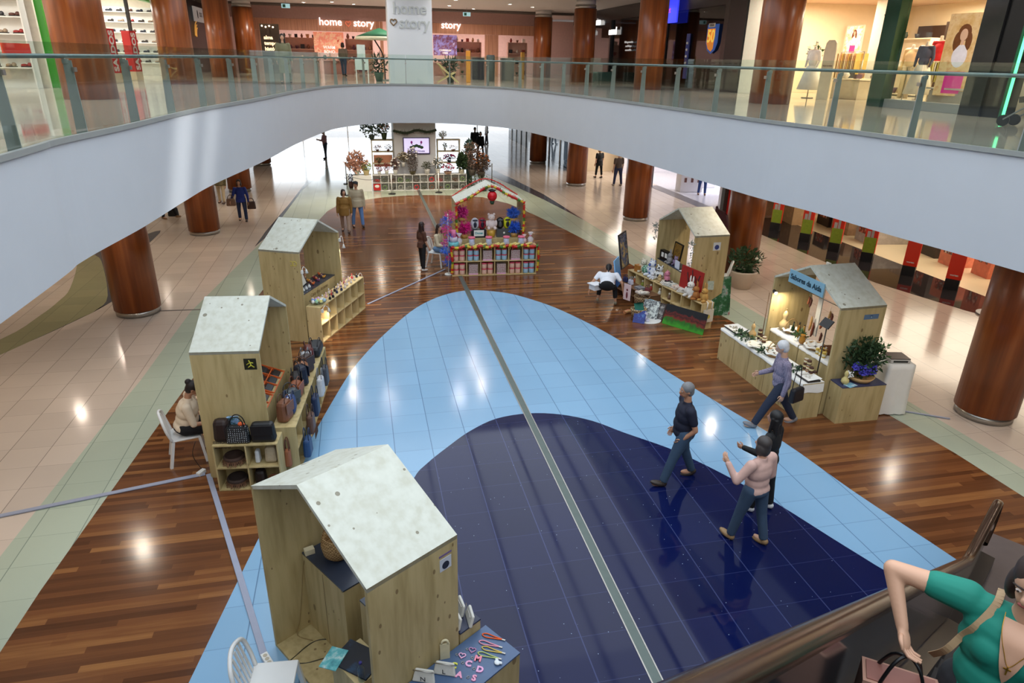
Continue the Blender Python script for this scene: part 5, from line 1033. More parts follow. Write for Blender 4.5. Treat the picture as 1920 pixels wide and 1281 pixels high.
basket('wide shallow basket of small packets on the long delicacies counter',E_(-.62,-.31,.712),.24,.17,.07,mat((206,196,170),rough=.8,var=.1),handle=False,cloth=(226,222,210)); basket('white cloth lined round basket behind the white haired man',E_(-.16,-.31,.712),.16,.15,.1,handle=True,cloth=(228,226,220))
for i,(x,y,nm) in enumerate(((-1.22,-.38,'far end'),(-.95,-.36,'tall gourd'),(-.32,-.42,'white haired man'),(.52,-.36,'right hand tray'))):
    o=thing('herb_bunch','bunch of dark green herbs on the long counter near the %s'%nm,'herbs',E_(x,y,.72)); q=MB(); leaves(q,(0,0,.04),(.15,.1,.05),60,.09,seed=i+20,up=.1,width=.4); q.build('herb_leaves',G1,o)
k=0
for grp,(x0,y0,n,w_) in (('left jar pyramid',(-.84,-.2,9,3)),('right jar pyramid',(.62,-.2,12,3))):
    for i in range(n):
        lvl=0 if i<n*.5 else (1 if i<n*.8 else 2); jn=i if lvl==0 else (i-math.ceil(n*.5) if lvl==1 else i-math.ceil(n*.8)); 
        x=x0+.085*(jn%3)-.04*lvl*0; y=y0+.085*(jn//3)-.0; body,lid,lb=(((96,52,26),(60,36,26),(216,200,150)),((150,90,40),(190,180,160),(226,214,180)),((80,40,24),(70,40,30),(206,190,140)))[i%3]
        jar('%s jar of preserves in the %s, level %s, place %s'%(('dark brown','amber','brown')[i%3],grp,('one','two','three')[lvl],('one two three four five six seven eight nine'.split())[jn]),E_(x,y,.712+.092*lvl),body,lid,.04,.09,'jars of preserves',lab=lb)
for i,(nm,x,y,c) in enumerate((('golden oil bottle on the inner counter',-.4,.34,(176,120,40)),('amber oil bottle behind the golden one',-.33,.4,(190,140,60)),('dark oil bottle on the inner counter',-.47,.4,(70,44,24)),('tall green bottle on the inner counter',-.52,.3,(40,60,40)))):
    o=thing('oil_bottle',nm,'bottle',E_(x,y,.96)); MB().lathe([(.03,0),(.034,.01),(.034,.15),(.012,.2),(.012,.25)],n=14).build('bottle_body',mat(c,rough=.15),o); MB().cyl((0,0,.25),(0,0,.27),.014,n=10).build('cap',M_black,o)
for i in range(5): jar('small golden honey jar near the right end of the inner counter, %s of five'%ORD[i],E_(.42+.09*(i%3),.17+.1*(i//3),.96),(206,170,70),(220,190,90),.034,.11,'honey jars',lab=(226,220,190))
basket('round basket with handle and white cloth on the left inner counter',E_(-.62,.34,.96),.15,.13,.09,handle=True,cloth=(230,228,222)); basket('round basket of rusks lined with white cloth on the right inner counter',E_(.22,.28,.96),.18,.17,.09,handle=False,cloth=(226,222,214)); basket('brown wicker basket behind the rusks',E_(.46,.4,.96),.2,.12,.12,weave('dark_wicker',(136,84,50),(96,58,36),scale=60.),handle=False)
o=thing('herb_bunch','herbs in a small white pot on the inner counter','herbs',E_(-.2,.24,.96)); MB().lathe([(.04,0),(.05,.07),(.045,.07)],n=12).build('pot',M_white,o); q=MB(); leaves(q,(0,0,.12),(.1,.08,.07),60,.09,seed=31); q.build('herb_leaves',G2,o)
o=thing('glass_pitcher','amber glass pitcher on the inner counter','pitcher',E_(-.08,.2,.96)); MB().lathe([(.04,0),(.065,.05),(.05,.12),(.035,.15),(.045,.18)],n=18).build('pitcher_body',mat((190,130,50),rough=.1),o); MB().tube([(.05,0,.15),(.09,0,.12),(.06,0,.05)],.007,6).build('handle',mat((190,130,50),rough=.1),o)
for i,(x,z,L) in enumerate(((-.62,1.62,.16),(-.56,1.6,.2),(.02,1.55,.15),(.08,1.5,.2),(-.15,1.28,.16),(-.1,1.05,.18),(-.44,1.2,.3),(-.36,1.1,.3))):
    q=MB(); q.tube([(0,0,L/2),(.012,0,L*.2),(.0,0,-L*.3),(-.012,0,-L/2)],[.012,.024,.024,.01],8)
    o=thing('cured_sausage','%s cured sausage hanging in the delicacies booth, %s from the left'%(('reddish','dark','pale','brown')[i%4],ORD[i]),'sausage',E_(x,.62,z),0,'hanging sausages'); q.build('sausage_body',mat(((150,80,50),(90,44,34),(196,150,90),(120,60,40))[i%4],rough=.5,var=.15),o); MB().tube([(0,0,L/2),(0,0,L/2+.1)],.003,4).build('string',M_white,o)
tag(MB().tube([(0,0,0),(.94,0,.0)],.008,6).tube([(-.86,0,-.0),(0,0,0)],.008,6).build('hanging_rod',M_steel,loc=E_(0,.62,1.78),rz=ez),'thin metal rod holding the sausages in the delicacies booth','rod')
tag(MB().box((0,0,.2),(.12,.02,1.5)).build('hanging_cloth',M_cloth,loc=E_(-.38,.70,.96+.55),rz=ez),'narrow white cloth strip hanging behind the sausages','cloth')
o=thing('spot_lamp','small black spot lamp glowing at the left front post of the delicacies booth','lamp',E_(-.88,-.02,1.78),ez); MB().cyl((0,0,0),(.1,-.02,-.02),.03,.035).build('lamp_head',M_black,o); MB().cyl((.1,-.02,-.02),(.104,-.021,-.021),.03).build('bulb',mat((255,240,210),emit=20,var=0),o); area('lamp',E_(-.72,.12,1.72),.06,9,(1,.86,.62))
o=thing('tablet_stand','black tablet on a tall thin floor stand in front of the delicacies booth','stand',E_(.74,-.02,.004),ez); MB().tube([(0,0,.02),(0,0,1.66)],.012,8).build('pole',mat((70,66,60),rough=.4,metal=.5),o); MB().cyl((0,0,0),(0,0,.02),.05,n=18).build('base',M_black,o); q=MB(); q.M=TR(0,-.02,1.7,rx=R(-38)); q.box((0,0,0),(.24,.02,.17)); q.build('tablet',M_black,o)
o=thing('led_strip_lamp','thin vertical lamp pole at the left front edge of the delicacies booth','lamp',E_(-.99,-.03,.0),ez); MB().tube([(0,0,0),(0,0,1.7)],.01,6).build('pole',mat((96,72,50)),o)
# ================================================================== booth F: sweets stall
Fb=booth('wooden sweets booth trimmed with red, yellow and green tinsel',3.62,19.27,-1,4,floor=False,W=2.04); F_=lambda x,y,z: local(Fb,x,y,z); fz=Fb.rotation_euler.z
TIN=[mat((200,34,30),rough=.3,var=.2),mat((214,190,50),rough=.3,var=.2),mat((70,120,40),rough=.35,var=.2)]
def garland(label,pts,r=.06,dens=46,seq=(0,1,0,0,2,1),seed=1,mats=None,cat='garland'):
    rnd=random.Random(seed); P_=smooth_curve(pts,6); q=MB(); tot=arc(P_)
    for k in range(len(P_)-1): q.mi=seq[int(tot[k]/.09)%len(seq)]; q.cyl(P_[k],P_[k+1],r*.5,n=6,cap=False)
    n=int(tot[-1]*dens*4)
    for i in range(n):
        s_=tot[-1]*i/n; k=0
        while k<len(tot)-2 and tot[k+1]<s_: k+=1
        t_=(s_-tot[k])/max(1e-6,tot[k+1]-tot[k]); p=Vector(P_[k]).lerp(Vector(P_[k+1]),t_); d=Vector((rnd.gauss(0,1),rnd.gauss(0,1),rnd.gauss(0,1))).normalized(); e=d.cross(Vector((rnd.random(),rnd.random(),rnd.random()))).normalized()*.012
        q.mi=seq[int(s_/.09)%len(seq)]; q.add([p-e,p+e,p+d*r*(1.1+.7*rnd.random())],[(0,1,2)],False)
    return tag(q.build('tinsel_garland',mats or TIN),label,cat)
ev=[F_(-1.02,-.03,2.02),F_(-.5,-.03,2.27),F_(0,-.03,2.52),F_(.5,-.03,2.27),F_(1.02,-.03,2.02)]
garland('tinsel garland along the front roof edge of the sweets booth',ev,.07); garland('tinsel garland running down the left front post of the sweets booth',[F_(-1.0,-.04,1.96),F_(-1.0,-.05,1.4),F_(-.98,-.05,1.02)],.07,seed=2); garland('tinsel garland running down the right front post of the sweets booth',[F_(1.0,-.04,1.96),F_(1.0,-.05,1.4),F_(.98,-.05,1.02)],.06,seed=3)
garland('thin red tinsel along the back roof edge of the sweets booth',[F_(-1.0,.95,2.08),F_(0,.95,2.58),F_(1.0,.95,2.08)],.03,seq=(0,),seed=4)
fs=cube_shelf('cube shelf filled with sweet tubs at the front of the sweets stall',Fb,-1.25,1.25,0,.36,.86,6,2,m=M_sprdark,faces=-1); fs.location=(3.68,18.95,.004); fs.rotation_euler=(0,0,R(-3)); sz_=R(-3)
def fl(x,y,z):
    q=Matrix.Translation(fs.location)@Matrix.Rotation(sz_,4,'Z')@Vector((x,y,z)); return (q.x,q.y,q.z)
garland('tinsel garland draped along the top front edge of the sweets shelf',[fl(-1.27,-.2,.88)]+[fl(-1.27+.21*i,-.21,.90-.05*(i%2)) for i in range(1,12)]+[fl(1.27,-.2,.86)],.08,seed=5); garland('tinsel garland hanging down the left side of the sweets shelf',[fl(-1.28,-.19,.84),fl(-1.24,-.2,.45),fl(-1.27,-.19,.08)],.07,seed=6); garland('tinsel garland hanging down the right side of the sweets shelf',[fl(1.28,-.19,.84),fl(1.30,-.2,.45),fl(1.27,-.19,.1)],.06,seed=7)
cab=cabinet('plywood counter behind the sweets shelf',Fb,-.98,.98,.0,.4,0,.97,seams=2)
pinkc,bluec=(226,186,168),(160,196,220)
proto={}
def tub(label,loc,c,rz=0):
    if c in proto: o=copy_tree(proto[c],loc=loc,rz=rz,label=label); return o
    o=thing('sweets_tub',label,'tub',loc,rz,'sweet tubs on the shelf'); MB().lathe([(.072,0),(.08,.02),(.08,.13),(.076,.14)],n=18).build('tub_body',mat(c,rough=.35,var=.12,scale=40),o); MB().cyl((0,0,.14),(0,0,.165),.084,n=18).build('lid',mat((222,84,108),rough=.35,var=0),o); proto[c]=o; return o
kinds=[['t','T','b','T','b','T'],['t','b','t','b','t','T']]
for row in (0,1):
    for cx in range(6):
        kd=kinds[row][cx]; x0=-1.25+.415*(cx+.5)+.0; z0=.024+(.42 if row==0 else 0); w1='upper' if row==0 else 'lower'
        if kd=='b':
            o=thing('decorated_box','patterned box with pink base, %s row, %s compartment of the sweets shelf'%(w1,ORD[cx]),'box',fl(x0,-.06,z0),sz_); MB().box((0,0,.17),(.26,.2,.26)).build('box_body',dots('speckled_%d'%row,(206,200,196),(50,44,50) if (row+cx)%2 else (130,60,70),scale=30,thr=.4),o); MB().box((0,-.0,.02),(.27,.21,.04)).build('base_band',mat((226,170,200)),o)
        else:
            c=bluec if kd=='T' else pinkc
            for i in (0,1):
                for j in (0,1): tub('%s sweets tub with pink lid, %s row, %s compartment, %s %s'%('blue' if kd=='T' else 'peach',w1,ORD[cx],('bottom','top')[j],('left','right')[i]),fl(x0-.09+.18*i,-.08,z0+.168*j),c,sz_)
for i,x in enumerate((-.66,-.16,.36,.8)):
    o=thing('sweets_jar','tall pale blue jar with pink lid on the sweets counter, %s from the left'%ORD[i],'jar',fl(x,-.02,.864),0,'tall jars on the sweets counter'); MB().lathe([(.07,0),(.1,.06),(.08,.14),(.09,.22)],n=18).build('jar_body',mat((190,196,220),rough=.2,var=.15,scale=30),o); MB().cyl((0,0,.22),(0,0,.26),.1,n=18).build('lid',mat((230,110,140),rough=.3),o)
for i,x in enumerate((-.86,-.5,-.34,.02,.18,.52,.66,.98)):
    q=MB(); q.M=TR(rz=R(25),ry=R(-12)); q.box((0,0,.03),(.3,.09,.04)); tag(q.build('wafer_pack',mat((222,206,130),rough=.3,var=.15,scale=30),loc=fl(x,-.1,.875),rz=sz_,bevel=.012),'yellow wafer pack lying on the sweets counter, %s from the left'%ORD[i],'pack','yellow wafer packs')
def pompom(label,loc,c,r=.17,base=(196,150,80)):
    o=thing('gift_basket',label,'gift basket',loc); MB().lathe([(.09,0),(.12,.12),(.1,.12)],n=16).build('basket',mat(base,rough=.7),o); q=MB(); leaves(q,(0,0,.12+r),(r*.9,r*.9,r*.85),520,.13,seed=int(loc[2]*100),width=.18); q.build('ribbon_bow',mat(c,rough=.3,var=.2),o)
pompom('lower bright pink ribbon gift basket at the left of the sweets booth',F_(-.74,.2,.974),(226,40,140)); pompom('upper bright pink ribbon gift basket at the left of the sweets booth',F_(-.8,.3,1.45),(230,60,150),.15); pompom('lower blue ribbon gift basket at the right of the sweets booth',F_(.76,.2,.974),(60,110,220),.15); pompom('upper blue ribbon gift basket at the right of the sweets booth',F_(.74,.3,1.4),(70,120,220),.14)
tag(MB().box((0,0,.235),(.28,.2,.47)).build('display_box',mat((190,160,110)),loc=F_(-.8,.3,.974),rz=fz),'cardboard riser under the upper pink gift basket','box'); tag(MB().box((0,0,.21),(.28,.2,.42)).build('display_box',mat((190,160,110)),loc=F_(.74,.38,.974),rz=fz),'cardboard riser under the upper blue gift basket','box')
def shirt_bag(nm,x,c1,c2):
    o=thing('gift_bag',nm,'gift bag',F_(x,.26,1.22),fz); MB().ball((0,0,.16),(.13,.09,.18),14,10).build('bag_body',mat(c1,rough=.2,var=.1),o); MB().ball((0,-.085,.14),(.05,.02,.09),8,6).ball((0,-.08,.27),(.08,.03,.03)).build('striped_panel',mat(c2,rough=.3,var=0),o)
for nm,x,c1,c2 in (('white and black football gift bag in the sweets booth',-.42,(206,210,220),(24,30,50)),('red football gift bag in the sweets booth',-.2,(160,40,60),(40,20,40)),('black gift bag in the sweets booth',.34,(20,20,24),(80,80,84)),('yellow and black gift bag in the sweets booth',.56,(206,206,40),(24,24,24))): shirt_bag(nm,x,c1,c2)
for nm,x,c in (('black box with a white turquoise printed card on the sweets counter',-.31,(24,26,34)),('grey dark box on the sweets counter right of the middle',.45,(78,80,82))):
    o=thing('display_box',nm,'box',F_(x,.26,.974),fz); MB().box((0,0,.12),(.44,.2,.24)).build('box_body',mat(c,rough=.4),o)
    if x<0: MB().box((-.0,-.103,.14),(.3,.005,.18)).build('printed_card',M_white,o); t=MB(); text_bm(t,'Doces',.09,.003,TR(0,-.108,.14)@UPR,bold=.003); t.build('card_print',mat((40,150,160),var=0),o)
    else: MB().ball((0,-.104,.13),(.03,.004,.03)).build('emblem',M_white,o)
plush('white gift balloon figure with small dark ears in the middle of the sweets booth',F_(.07,.22,1.22),fz,(226,210,206),(200,150,60),1.35); tag(MB().lathe([(.1,0),(.14,.22),(.12,.22)],n=18).build('gift_pot',mat((206,160,60),rough=.4,var=.2),loc=F_(.07,.22,.974)),'golden gift pot under the white balloon figure','pot')
o=thing('hanging_balloon','red balloon face with green base hanging under the sweets booth ridge','balloon',F_(.05,-.02,2.24),fz); MB().ball((0,0,0),(.14,.14,.15),16,12).build('balloon',mat((206,24,34),rough=.25,var=0),o); MB().cyl((0,0,-.24),(0,0,-.14),.05,.07).build('balloon_base',mat((24,60,36),rough=.5),o); MB().ball((0,0,.16),(.11,.11,.03)).build('hat_brim',mat((20,20,20)),o); MB().tube([(0,0,.18),(0,0,.26)],.004,4).build('string',M_black,o)
for nm,x,y,s_ in (('clear wrapped gift bundle at the right end of the sweets shelf',1.08,.0,1),('pink wrapped gift bundle beside it at the right end of the sweets shelf',.9,.03,.8),('clear wrapped gift bundle at the left end of the sweets shelf',-1.02,0,1),('pale pink tall sweets tower at the right back of the sweets booth',.72,.3,1.2)):
    o=thing('wrapped_gift',nm,'gift',fl(x,y,.864) if s_<1.2 else F_(.9,.5,.974)); q=MB(); q.lathe([(.07*s_,0),(.09*s_,.18*s_),(.02*s_,.26*s_),(.08*s_,.36*s_)],n=14); q.build('wrapping',mat((226,190,196) if s_!=1 else (206,196,200),rough=.15,var=.2,scale=30),o); MB().ball((0,0,.26*s_),.035*s_).build('bow',mat((220,110,140)),o)
o=thing('tassel_stand','tall stand of pink and blue tassels at the left of the sweets stall','stand',(2.34,19.02,.004)); MB().tube([(0,0,0),(0,0,1.8)],.015,6).cyl((0,0,0),(0,0,.03),.12).build('pole',M_white,o)
for k in range(8):
    q=MB(); leaves(q,(.09*math.sin(k*2),.06*math.cos(k*2),.35+.2*k),(.14,.12,.12),100,.11,seed=k+40,width=.2); q.build('tassel',mat(((60,110,220),(220,60,150))[k%2],rough=.35,var=.2),o)
o=thing('sweets_tower','pink and turquoise tiered sweets tower at the left front of the sweets stall','sweets tower',fl(-1.19,-.06,.864)); MB().cyl((0,0,0),(0,0,.14),.15).build('tier',mat((110,190,196),var=.2,scale=30),o); MB().cyl((0,0,.14),(0,0,.28),.11).build('tier',mat((200,190,206),var=.2,scale=30),o); MB().cyl((0,0,.28),(0,0,.48),.07).build('tier',mat((222,120,160),var=.2,scale=30),o)
chair_plastic('white plastic chair under the smiling woman by the sweets stall',2.10,20.0,118)
# ================================================================== flower stall
tv=thing('television','wall screen showing a purple flower logo above the flower stall','screen',(2.67,33.36,1.68)); MB().box((0,0,.34),(1.26,.07,.76)).build('casing',mat((50,44,90),rough=.3),tv); MB().box((0,-.037,.345),(1.18,.006,.68)).build('screen',mat((196,190,226),emit=.9,var=0),tv)
q=MB()
for s in (-1,1): q.ball((s*.23,-.042,.50),(.05,.004,.07)); 
q.build('logo_petals',mat((120,20,110),emit=.3,var=0),tv); q=MB()
for i in range(5): q.ball((-.24+.12*i,-.042,.27+.04*(2-abs(i-2))),(.09,.004,.07))
for s in(-1,1): q.tube([(s*.23,-.042,.45),(s*.15,-.042,.3)],.012,5)
q.build('logo_leaves',mat((30,70,40),var=0),tv); t=MB(); text_bm(t,'Gabriel House',.13,.004,TR(0,-.042,.1)@UPR,bold=.003); t.build('lettering',mat((30,20,110),var=0),tv)
garland('dark green pine garland around the pillar above the screen',[(1.6,33.2,2.72),(2.2,33.2,2.62),(2.7,33.2,2.74),(3.2,33.2,2.66),(3.62,33.2,2.76)],.12,30,(0,),9,[mat((40,56,40),rough=.8,var=.3)])
fz0=thing('zero',"x",'x'); bpy.data.objects.remove(fz0)
class _Z: pass
Z0=_Z(); Z0.location=Vector((0,0,0)); Z0.rotation_euler=type('e',(),{'z':0})()
for i,x0 in enumerate((.52,2.02,3.52)):
    s_=cube_shelf('white cube shelf of the flower stall, %s of three'%('left','middle','right')[i],Z0,x0,x0+1.48,32.9,.38,.74,4,2,m=M_white,faces=-1,back=True,backm=mat((196,194,186),rough=.7)); s_['group']='white cube shelves of the flower stall'
    for k in range(8):
        cx,row=k%4,k//4; x=x0+.37*(cx+.5); c=[(120,90,70),(96,100,84),(180,60,60),(150,150,140),(80,70,60),(110,130,90)][(k*5+i*3)%6]
        o=thing('dried_wreath','small %s in the %s row of the %s white cube shelf, %s compartment'%(('wreath','arrangement')[k%2],('lower','upper')[row],('left','middle','right')[i],ORD[cx]),'decoration',(x,32.98,.024+.36*row)); q=MB()
        if k%2: q.tube([(.1*math.cos(a),0,.11+.1*math.sin(a)) for a in [R(j*30) for j in range(12)]],.03,6,True)
        else: leaves(q,(0,0,.08),(.12,.08,.07),50,.09,seed=k+i*9)
        q.build('wreath_twigs' if k%2 else 'foliage',mat(c,rough=.85,var=.25,scale=20),o)
o=thing('red_sign','red and white printed square in the lowest left compartment of the flower stall','sign',(.71,32.86,.03)); MB().box((0,0,.16),(.32,.03,.3)).build('panel',mat((190,30,34)),o); MB().ball((0,-.018,.2),(.11,.006,.07)).build('print',M_white,o)
tag(MB().box((0,0,.36),(.86,.7,.72)).build('white_plinth',M_white,loc=(.05,33.15,.004)),'white plinth at the left end of the flower stall','plinth')
for i,(x0,x1) in enumerate(((.56,1.66),(3.72,4.86))):
    nm=('left','right')[i]; o=cube_shelf('tall open wooden shelf on the %s of the flower stall pillar'%nm,Z0,x0,x1,34.0,.3,2.24,1,4,t=.055,m=mat((214,206,176),rough=.6,var=.04),faces=-1,back=False)
if 1:
    m_=MB().box((0,0,.6),(.9,.02,.56)); tag(m_.build('peach_panel',mat((214,150,120),rough=.8),loc=(1.1,34.17,.63)),'peach coloured back panel in the left tall shelf','panel')
PL=[('pale pink dried grass bouquet at the far left of the flower stall',(-.18,33.2,.73),(.14,.2),(190,200,180),(.5,.3,.45),(206,160,140),.28,0),('yellow green plant in a flowered pot on the left plinth',(.25,33.1,.73),(.16,.22),(206,190,140),(.28,.22,.2),(140,160,60),.12,0),
('tall trailing eucalyptus on top of the left tall shelf',(.62,34.0,2.25),(.14,.2),(70,90,80),(.55,.3,.7),(96,124,110),.22,0),('white and pink lilies in a dark green vase on the left tall shelf',(1.2,34.0,2.25),(.14,.3),(60,80,50),(.3,.25,.26),(90,110,60),.14,(222,190,190)),
('copper dried arrangement in the upper left tall shelf, left side',(.85,33.98,1.7),(.08,.08),(120,80,60),(.2,.12,.13),(150,90,70),.1,0),('dark red arrangement in the upper left tall shelf, right side',(1.36,33.98,1.7),(.08,.08),(120,80,60),(.2,.12,.13),(110,60,50),.1,0),
('small green plant in the middle left tall shelf',(.9,33.98,1.15),(.08,.08),(120,80,60),(.2,.12,.1),(90,110,70),.1,0),('small red flower pot on the white shelf, first',(.85,32.98,.745),(.09,.16),(226,226,222),(.14,.12,.16),(140,60,64),.1,0),('red flower pot on the white shelf, second',(1.2,32.98,.745),(.1,.2),(226,226,222),(.17,.14,.2),(150,70,66),.1,0),
('white orchid with dark foliage in a white pot',(1.6,32.98,.745),(.11,.22),(226,226,222),(.2,.15,.3),(96,66,60),.12,(230,226,222)),('brown hydrangea bush beside the pillar left edge',(2.0,33.1,1.1),(.1,.2),(226,226,222),(.3,.2,.25),(110,96,70),.12,(190,180,160)),
('tall conical white and silver tree below the screen',(2.42,32.98,.745),(.16,.16),(80,70,40),(.26,.2,.62),(110,100,96),.14,(230,228,224)),('round green bush in a white pot in the middle of the white shelf',(3.1,32.98,.745),(.13,.24),(228,226,222),(.24,.2,.2),(70,76,54),.12,0),
('white rose plant in a white pot right of the pillar',(3.62,32.98,.745),(.12,.26),(226,224,220),(.26,.2,.3),(90,90,70),.12,(230,228,224)),('pink and red flower bed on the right white shelf',(4.1,32.98,.745),(.2,.12),(190,150,130),(.3,.16,.2),(120,50,60),.1,(190,90,120)),
('palm like white flowers on top of the right tall shelf',(4.0,34.0,2.25),(.06,.1),(200,200,190),(.2,.15,.15),(200,206,190),.12,0),('copper heap in the upper right tall shelf',(4.5,33.98,1.7),(.1,.06),(150,100,70),(.24,.12,.12),(150,100,76),.1,0),('thin flower in the upper right tall shelf',(4.1,33.98,1.7),(.06,.14),(190,190,180),(.12,.1,.14),(120,120,90),.1,0),
('purple and dark plants in the lower right tall shelf',(4.3,33.98,1.15),(.1,.1),(60,60,80),(.3,.12,.16),(70,60,90),.12,(170,60,110)),('tall dark green grass in a white pot at the right of the stall',(4.78,32.98,.745),(.13,.22),(222,214,196),(.2,.18,.42),(50,74,44),.26,0),
('large dried brown and mauve bouquet at the right end of the stall',(5.35,33.3,.6),(.2,.3),(120,110,100),(.5,.35,.7),(140,116,104),.22,0),('dark brown and orange bouquet at the right end of the stall',(5.75,33.1,.5),(.2,.3),(90,80,70),(.42,.3,.5),(90,66,50),.18,(180,100,50)),
('low grey green bushes at the foot of the right end of the stall',(5.6,32.7,.0),(.5,.2),(120,126,112),(.75,.3,.26),(96,110,84),.14,0),('dark tall potted figure plant at the right back of the stall',(5.35,34.3,0),(.2,1.5),(70,90,84),(.22,.2,.4),(120,160,150),.2,0),('small dark red shrub on the floor left of the flower stall',(-.5,33.8,.0),(.14,.3),(90,60,60),(.25,.2,.2),(90,40,46),.12,0)]
for nm,loc,pot,pc,cr,gc,sz,fc_ in PL: plant(nm,loc,pot,pc,cr,int(330*cr[2]/.25) if cr[2]<.5 else 700,sz*.55,mat(gc,rough=.7,var=.2,scale=20),fc_ or None,22,.045,name='potted_plant',width=.6)
def rope_post(lab,x,y,white=False):
    o=thing('barrier_post',lab,'barrier post',(x,y,0),0); mm=M_white if white else M_grey; MB().cyl((0,0,.02),(0,0,.95),.025).build('pole',mm,o); MB().cyl((0,0,0),(0,0,.03),.17,n=24).build('base',M_black,o); MB().ball((0,0,.96),.035).build('knob',mm,o)
ps=[(-.72,35.0,0),(1.35,32.0,1),(3.55,32.15,1),(6.55,34.5,0),(6.5,37.2,0),(-.6,31.9,0)]
for i,(x,y,w_) in enumerate(ps): rope_post(('grey barrier post at the far left of the flower stall','white barrier post with black base, left one in front of the flower stall','white barrier post with black base, right one in front of the flower stall','grey barrier post right of the flower stall','farther grey barrier post right of the flower stall','grey barrier post behind the man in the flat cap')[i],x,y,w_)
for lab,a,b_ in (('rope hanging between the left posts of the flower stall',ps[5],ps[1]),('rope hanging between the two white posts',ps[1],ps[2]),('rope between the right hand grey posts',ps[3],ps[4])):
    tag(MB().tube([(a[0]+(b_[0]-a[0])*t/10,a[1]+(b_[1]-a[1])*t/10,.9-.22*math.sin(math.pi*t/10)) for t in range(11)],.012,6).build('barrier_rope',mat((90,94,96))),lab,'rope')
# ================================================================== lower stores on the right
struct(MB().b2((11.9,43,0),(12.0,55.5,3.6)).b2((11.9,38,0),(12,43,3.6)).build('window_3',[M_sg])); 
q=MB()
for y in (38,40.5,43,44.6,46.2,47.8,49.4,51,52.6,54.2): q.b2((11.84,y-.03,0),(11.9,y+.03,3.6))
struct(q.build('trim_8',M_white))
struct(MB().b2((12,38,0),(20,38.1,3.6)).b2((20,33,0),(20.1,38,3.6)).build('wall_shop_cream',M_cream)); area('shop_ceiling_lamp',(15,35.5,3.5),3,160,(1,.9,.76)); 
struct(MB().b2((13.3,32.9,0),(14.5,33.0,3.6)).b2((14.5,32.6,0),(14.58,33.1,3.6)).build('wall_divider',M_dark))
struct(MB().b2((26,25.3,0),(26.1,37,3.6)).b2((14.6,37,0),(26,37.1,3.6)).build('wall_electronics',mat((226,224,232),rough=.5))); area('shop_ceiling_lamp',(19,31,3.5),5,420,(.93,.93,1))
struct(MB().b2((14.45,25.15,0),(15.6,25.4,3.6)).build('wall_pier',mat((60,56,54),rough=.5)))
tag(MB().b2((14.6,24.55,0),(14.7,25.12,2.6)).build('red_advertising_board',mat((186,24,20),rough=.4,var=.02)),'tall red panel at the store entrance behind the paintings booth','panel'); 
o=thing('blue_advertising_board','tall blue panel with white print beside the red panel','panel',(14.78,24.35,0)); MB().b2((0,-.1,0),(.08,.28,2.6)).build('panel',mat((40,80,160),rough=.4,var=.02),o); MB().b2((-.006,0,1.0),(-.001,.2,1.5)).b2((-.006,0,1.7),(-.001,.2,2.0)).build('panel_print',M_white,o); MB().b2((-.006,0,1.52),(-.001,.2,1.6)).build('panel_stripe',mat((220,180,60)),o)
struct(MB().b2((30,10,0),(30.1,25.4,3.6)).b2((15.6,25.35,0),(30,25.45,3.6)).build('wall_store',mat((214,186,150),rough=.6))); area('shop_ceiling_lamp',(21.5,18,3.5),8,620,(1,.88,.7)); area('shop_ceiling_lamp',(20,13,3.5),4,110,(1,.88,.7))
def counter_unit(lab,x,y,w,d,h,rz=0,c=(224,222,226),dots_=True,name='display_counter'):
    o=thing(name,lab,'display counter',(x,y,.004),rz); MB().box((0,0,h/2),(w,d,h-.02)).build('unit_body',mat(c,rough=.3,var=.02),o); MB().box((0,0,h),(w+.04,d+.04,.03)).build('unit_top',M_white,o)
    if dots_:
        q=MB()
        for i in range(3): q.box((-w*.3+w*.3*i,-d/2-.004,h*.62),(.12,.006,.22))
        q.build('product_pictures',mat((110,70,60)),o)
    return o
for i,(x,y,w,d) in enumerate(((15.95,31.3,1.1,.8),(17.2,32.4,1.2,.7),(17.6,29.6,1.2,.8),(16.1,27.4,.9,.7),(19,30.6,1.4,.8),(18.6,33.6,1.4,.8))): 
    counter_unit('white display counter in the electronics store, %s'%('nearest the entrance with pictures','behind the first one','deeper inside','right beside the dark pier','in the back row right','in the back row left')[i],x,y,w,d,.95,R(-8)); 
    for k in range(3): tag(MB().box((0,0,.08),(.16,.12,.16)).build('appliance',mat(((30,30,34),(200,200,206),(150,60,80))[k],rough=.3),loc=(x-.35+.33*k,y+.05,.985),bevel=.02),'%s small appliance on the %s electronics counter'%(('black','silver','purple')[k],('first','second','third','fourth','fifth','sixth')[i]),'appliance')
for i,(x,y) in enumerate(((15.5,22.9),(15.6,21.15),(15.78,19.75),(16.05,18.45),(16.25,16.85),(16.5,15.45),(16.75,13.9))):
    print_=i<4; o=thing('red_totem','red store entrance totem %s'%('nearest the red and blue panels','second from the wood column, with green foot print','third from the wood column, with green foot print','fourth from the wood column, with green foot print','fifth along the entrance, plain red','sixth along the entrance, plain red','last at the right, beside the red figure')[i],'totem',(x,y,.004),R(128),'red store totems'); MB().box((0,0,.15),(.36,.2,.3)).build('totem_foot',M_dark,o); MB().box((0,0,1.2),(.38,.10,1.8)).build('totem_body',mat((222,48,22),rough=.35,var=.01,emit=.05),o)
    if print_: 
        for s in (1,): MB().box((0,s*.054,.55),(.36,.008,.5)).build('green_print',mat((150,176,50),var=.15),o); MB().box((-.03,s*.058,1.05),(.08,.008,.5)).box((.08,s*.058,.9),(.1,.008,.2)).build('appliance_print',mat((196,196,196)),o)
    else: t=MB(); text_bm(t,'worten',.07,.004,TR(0,.055,.42,rz=math.pi)@UPR,bold=.003); t.build('lettering',M_white,o)
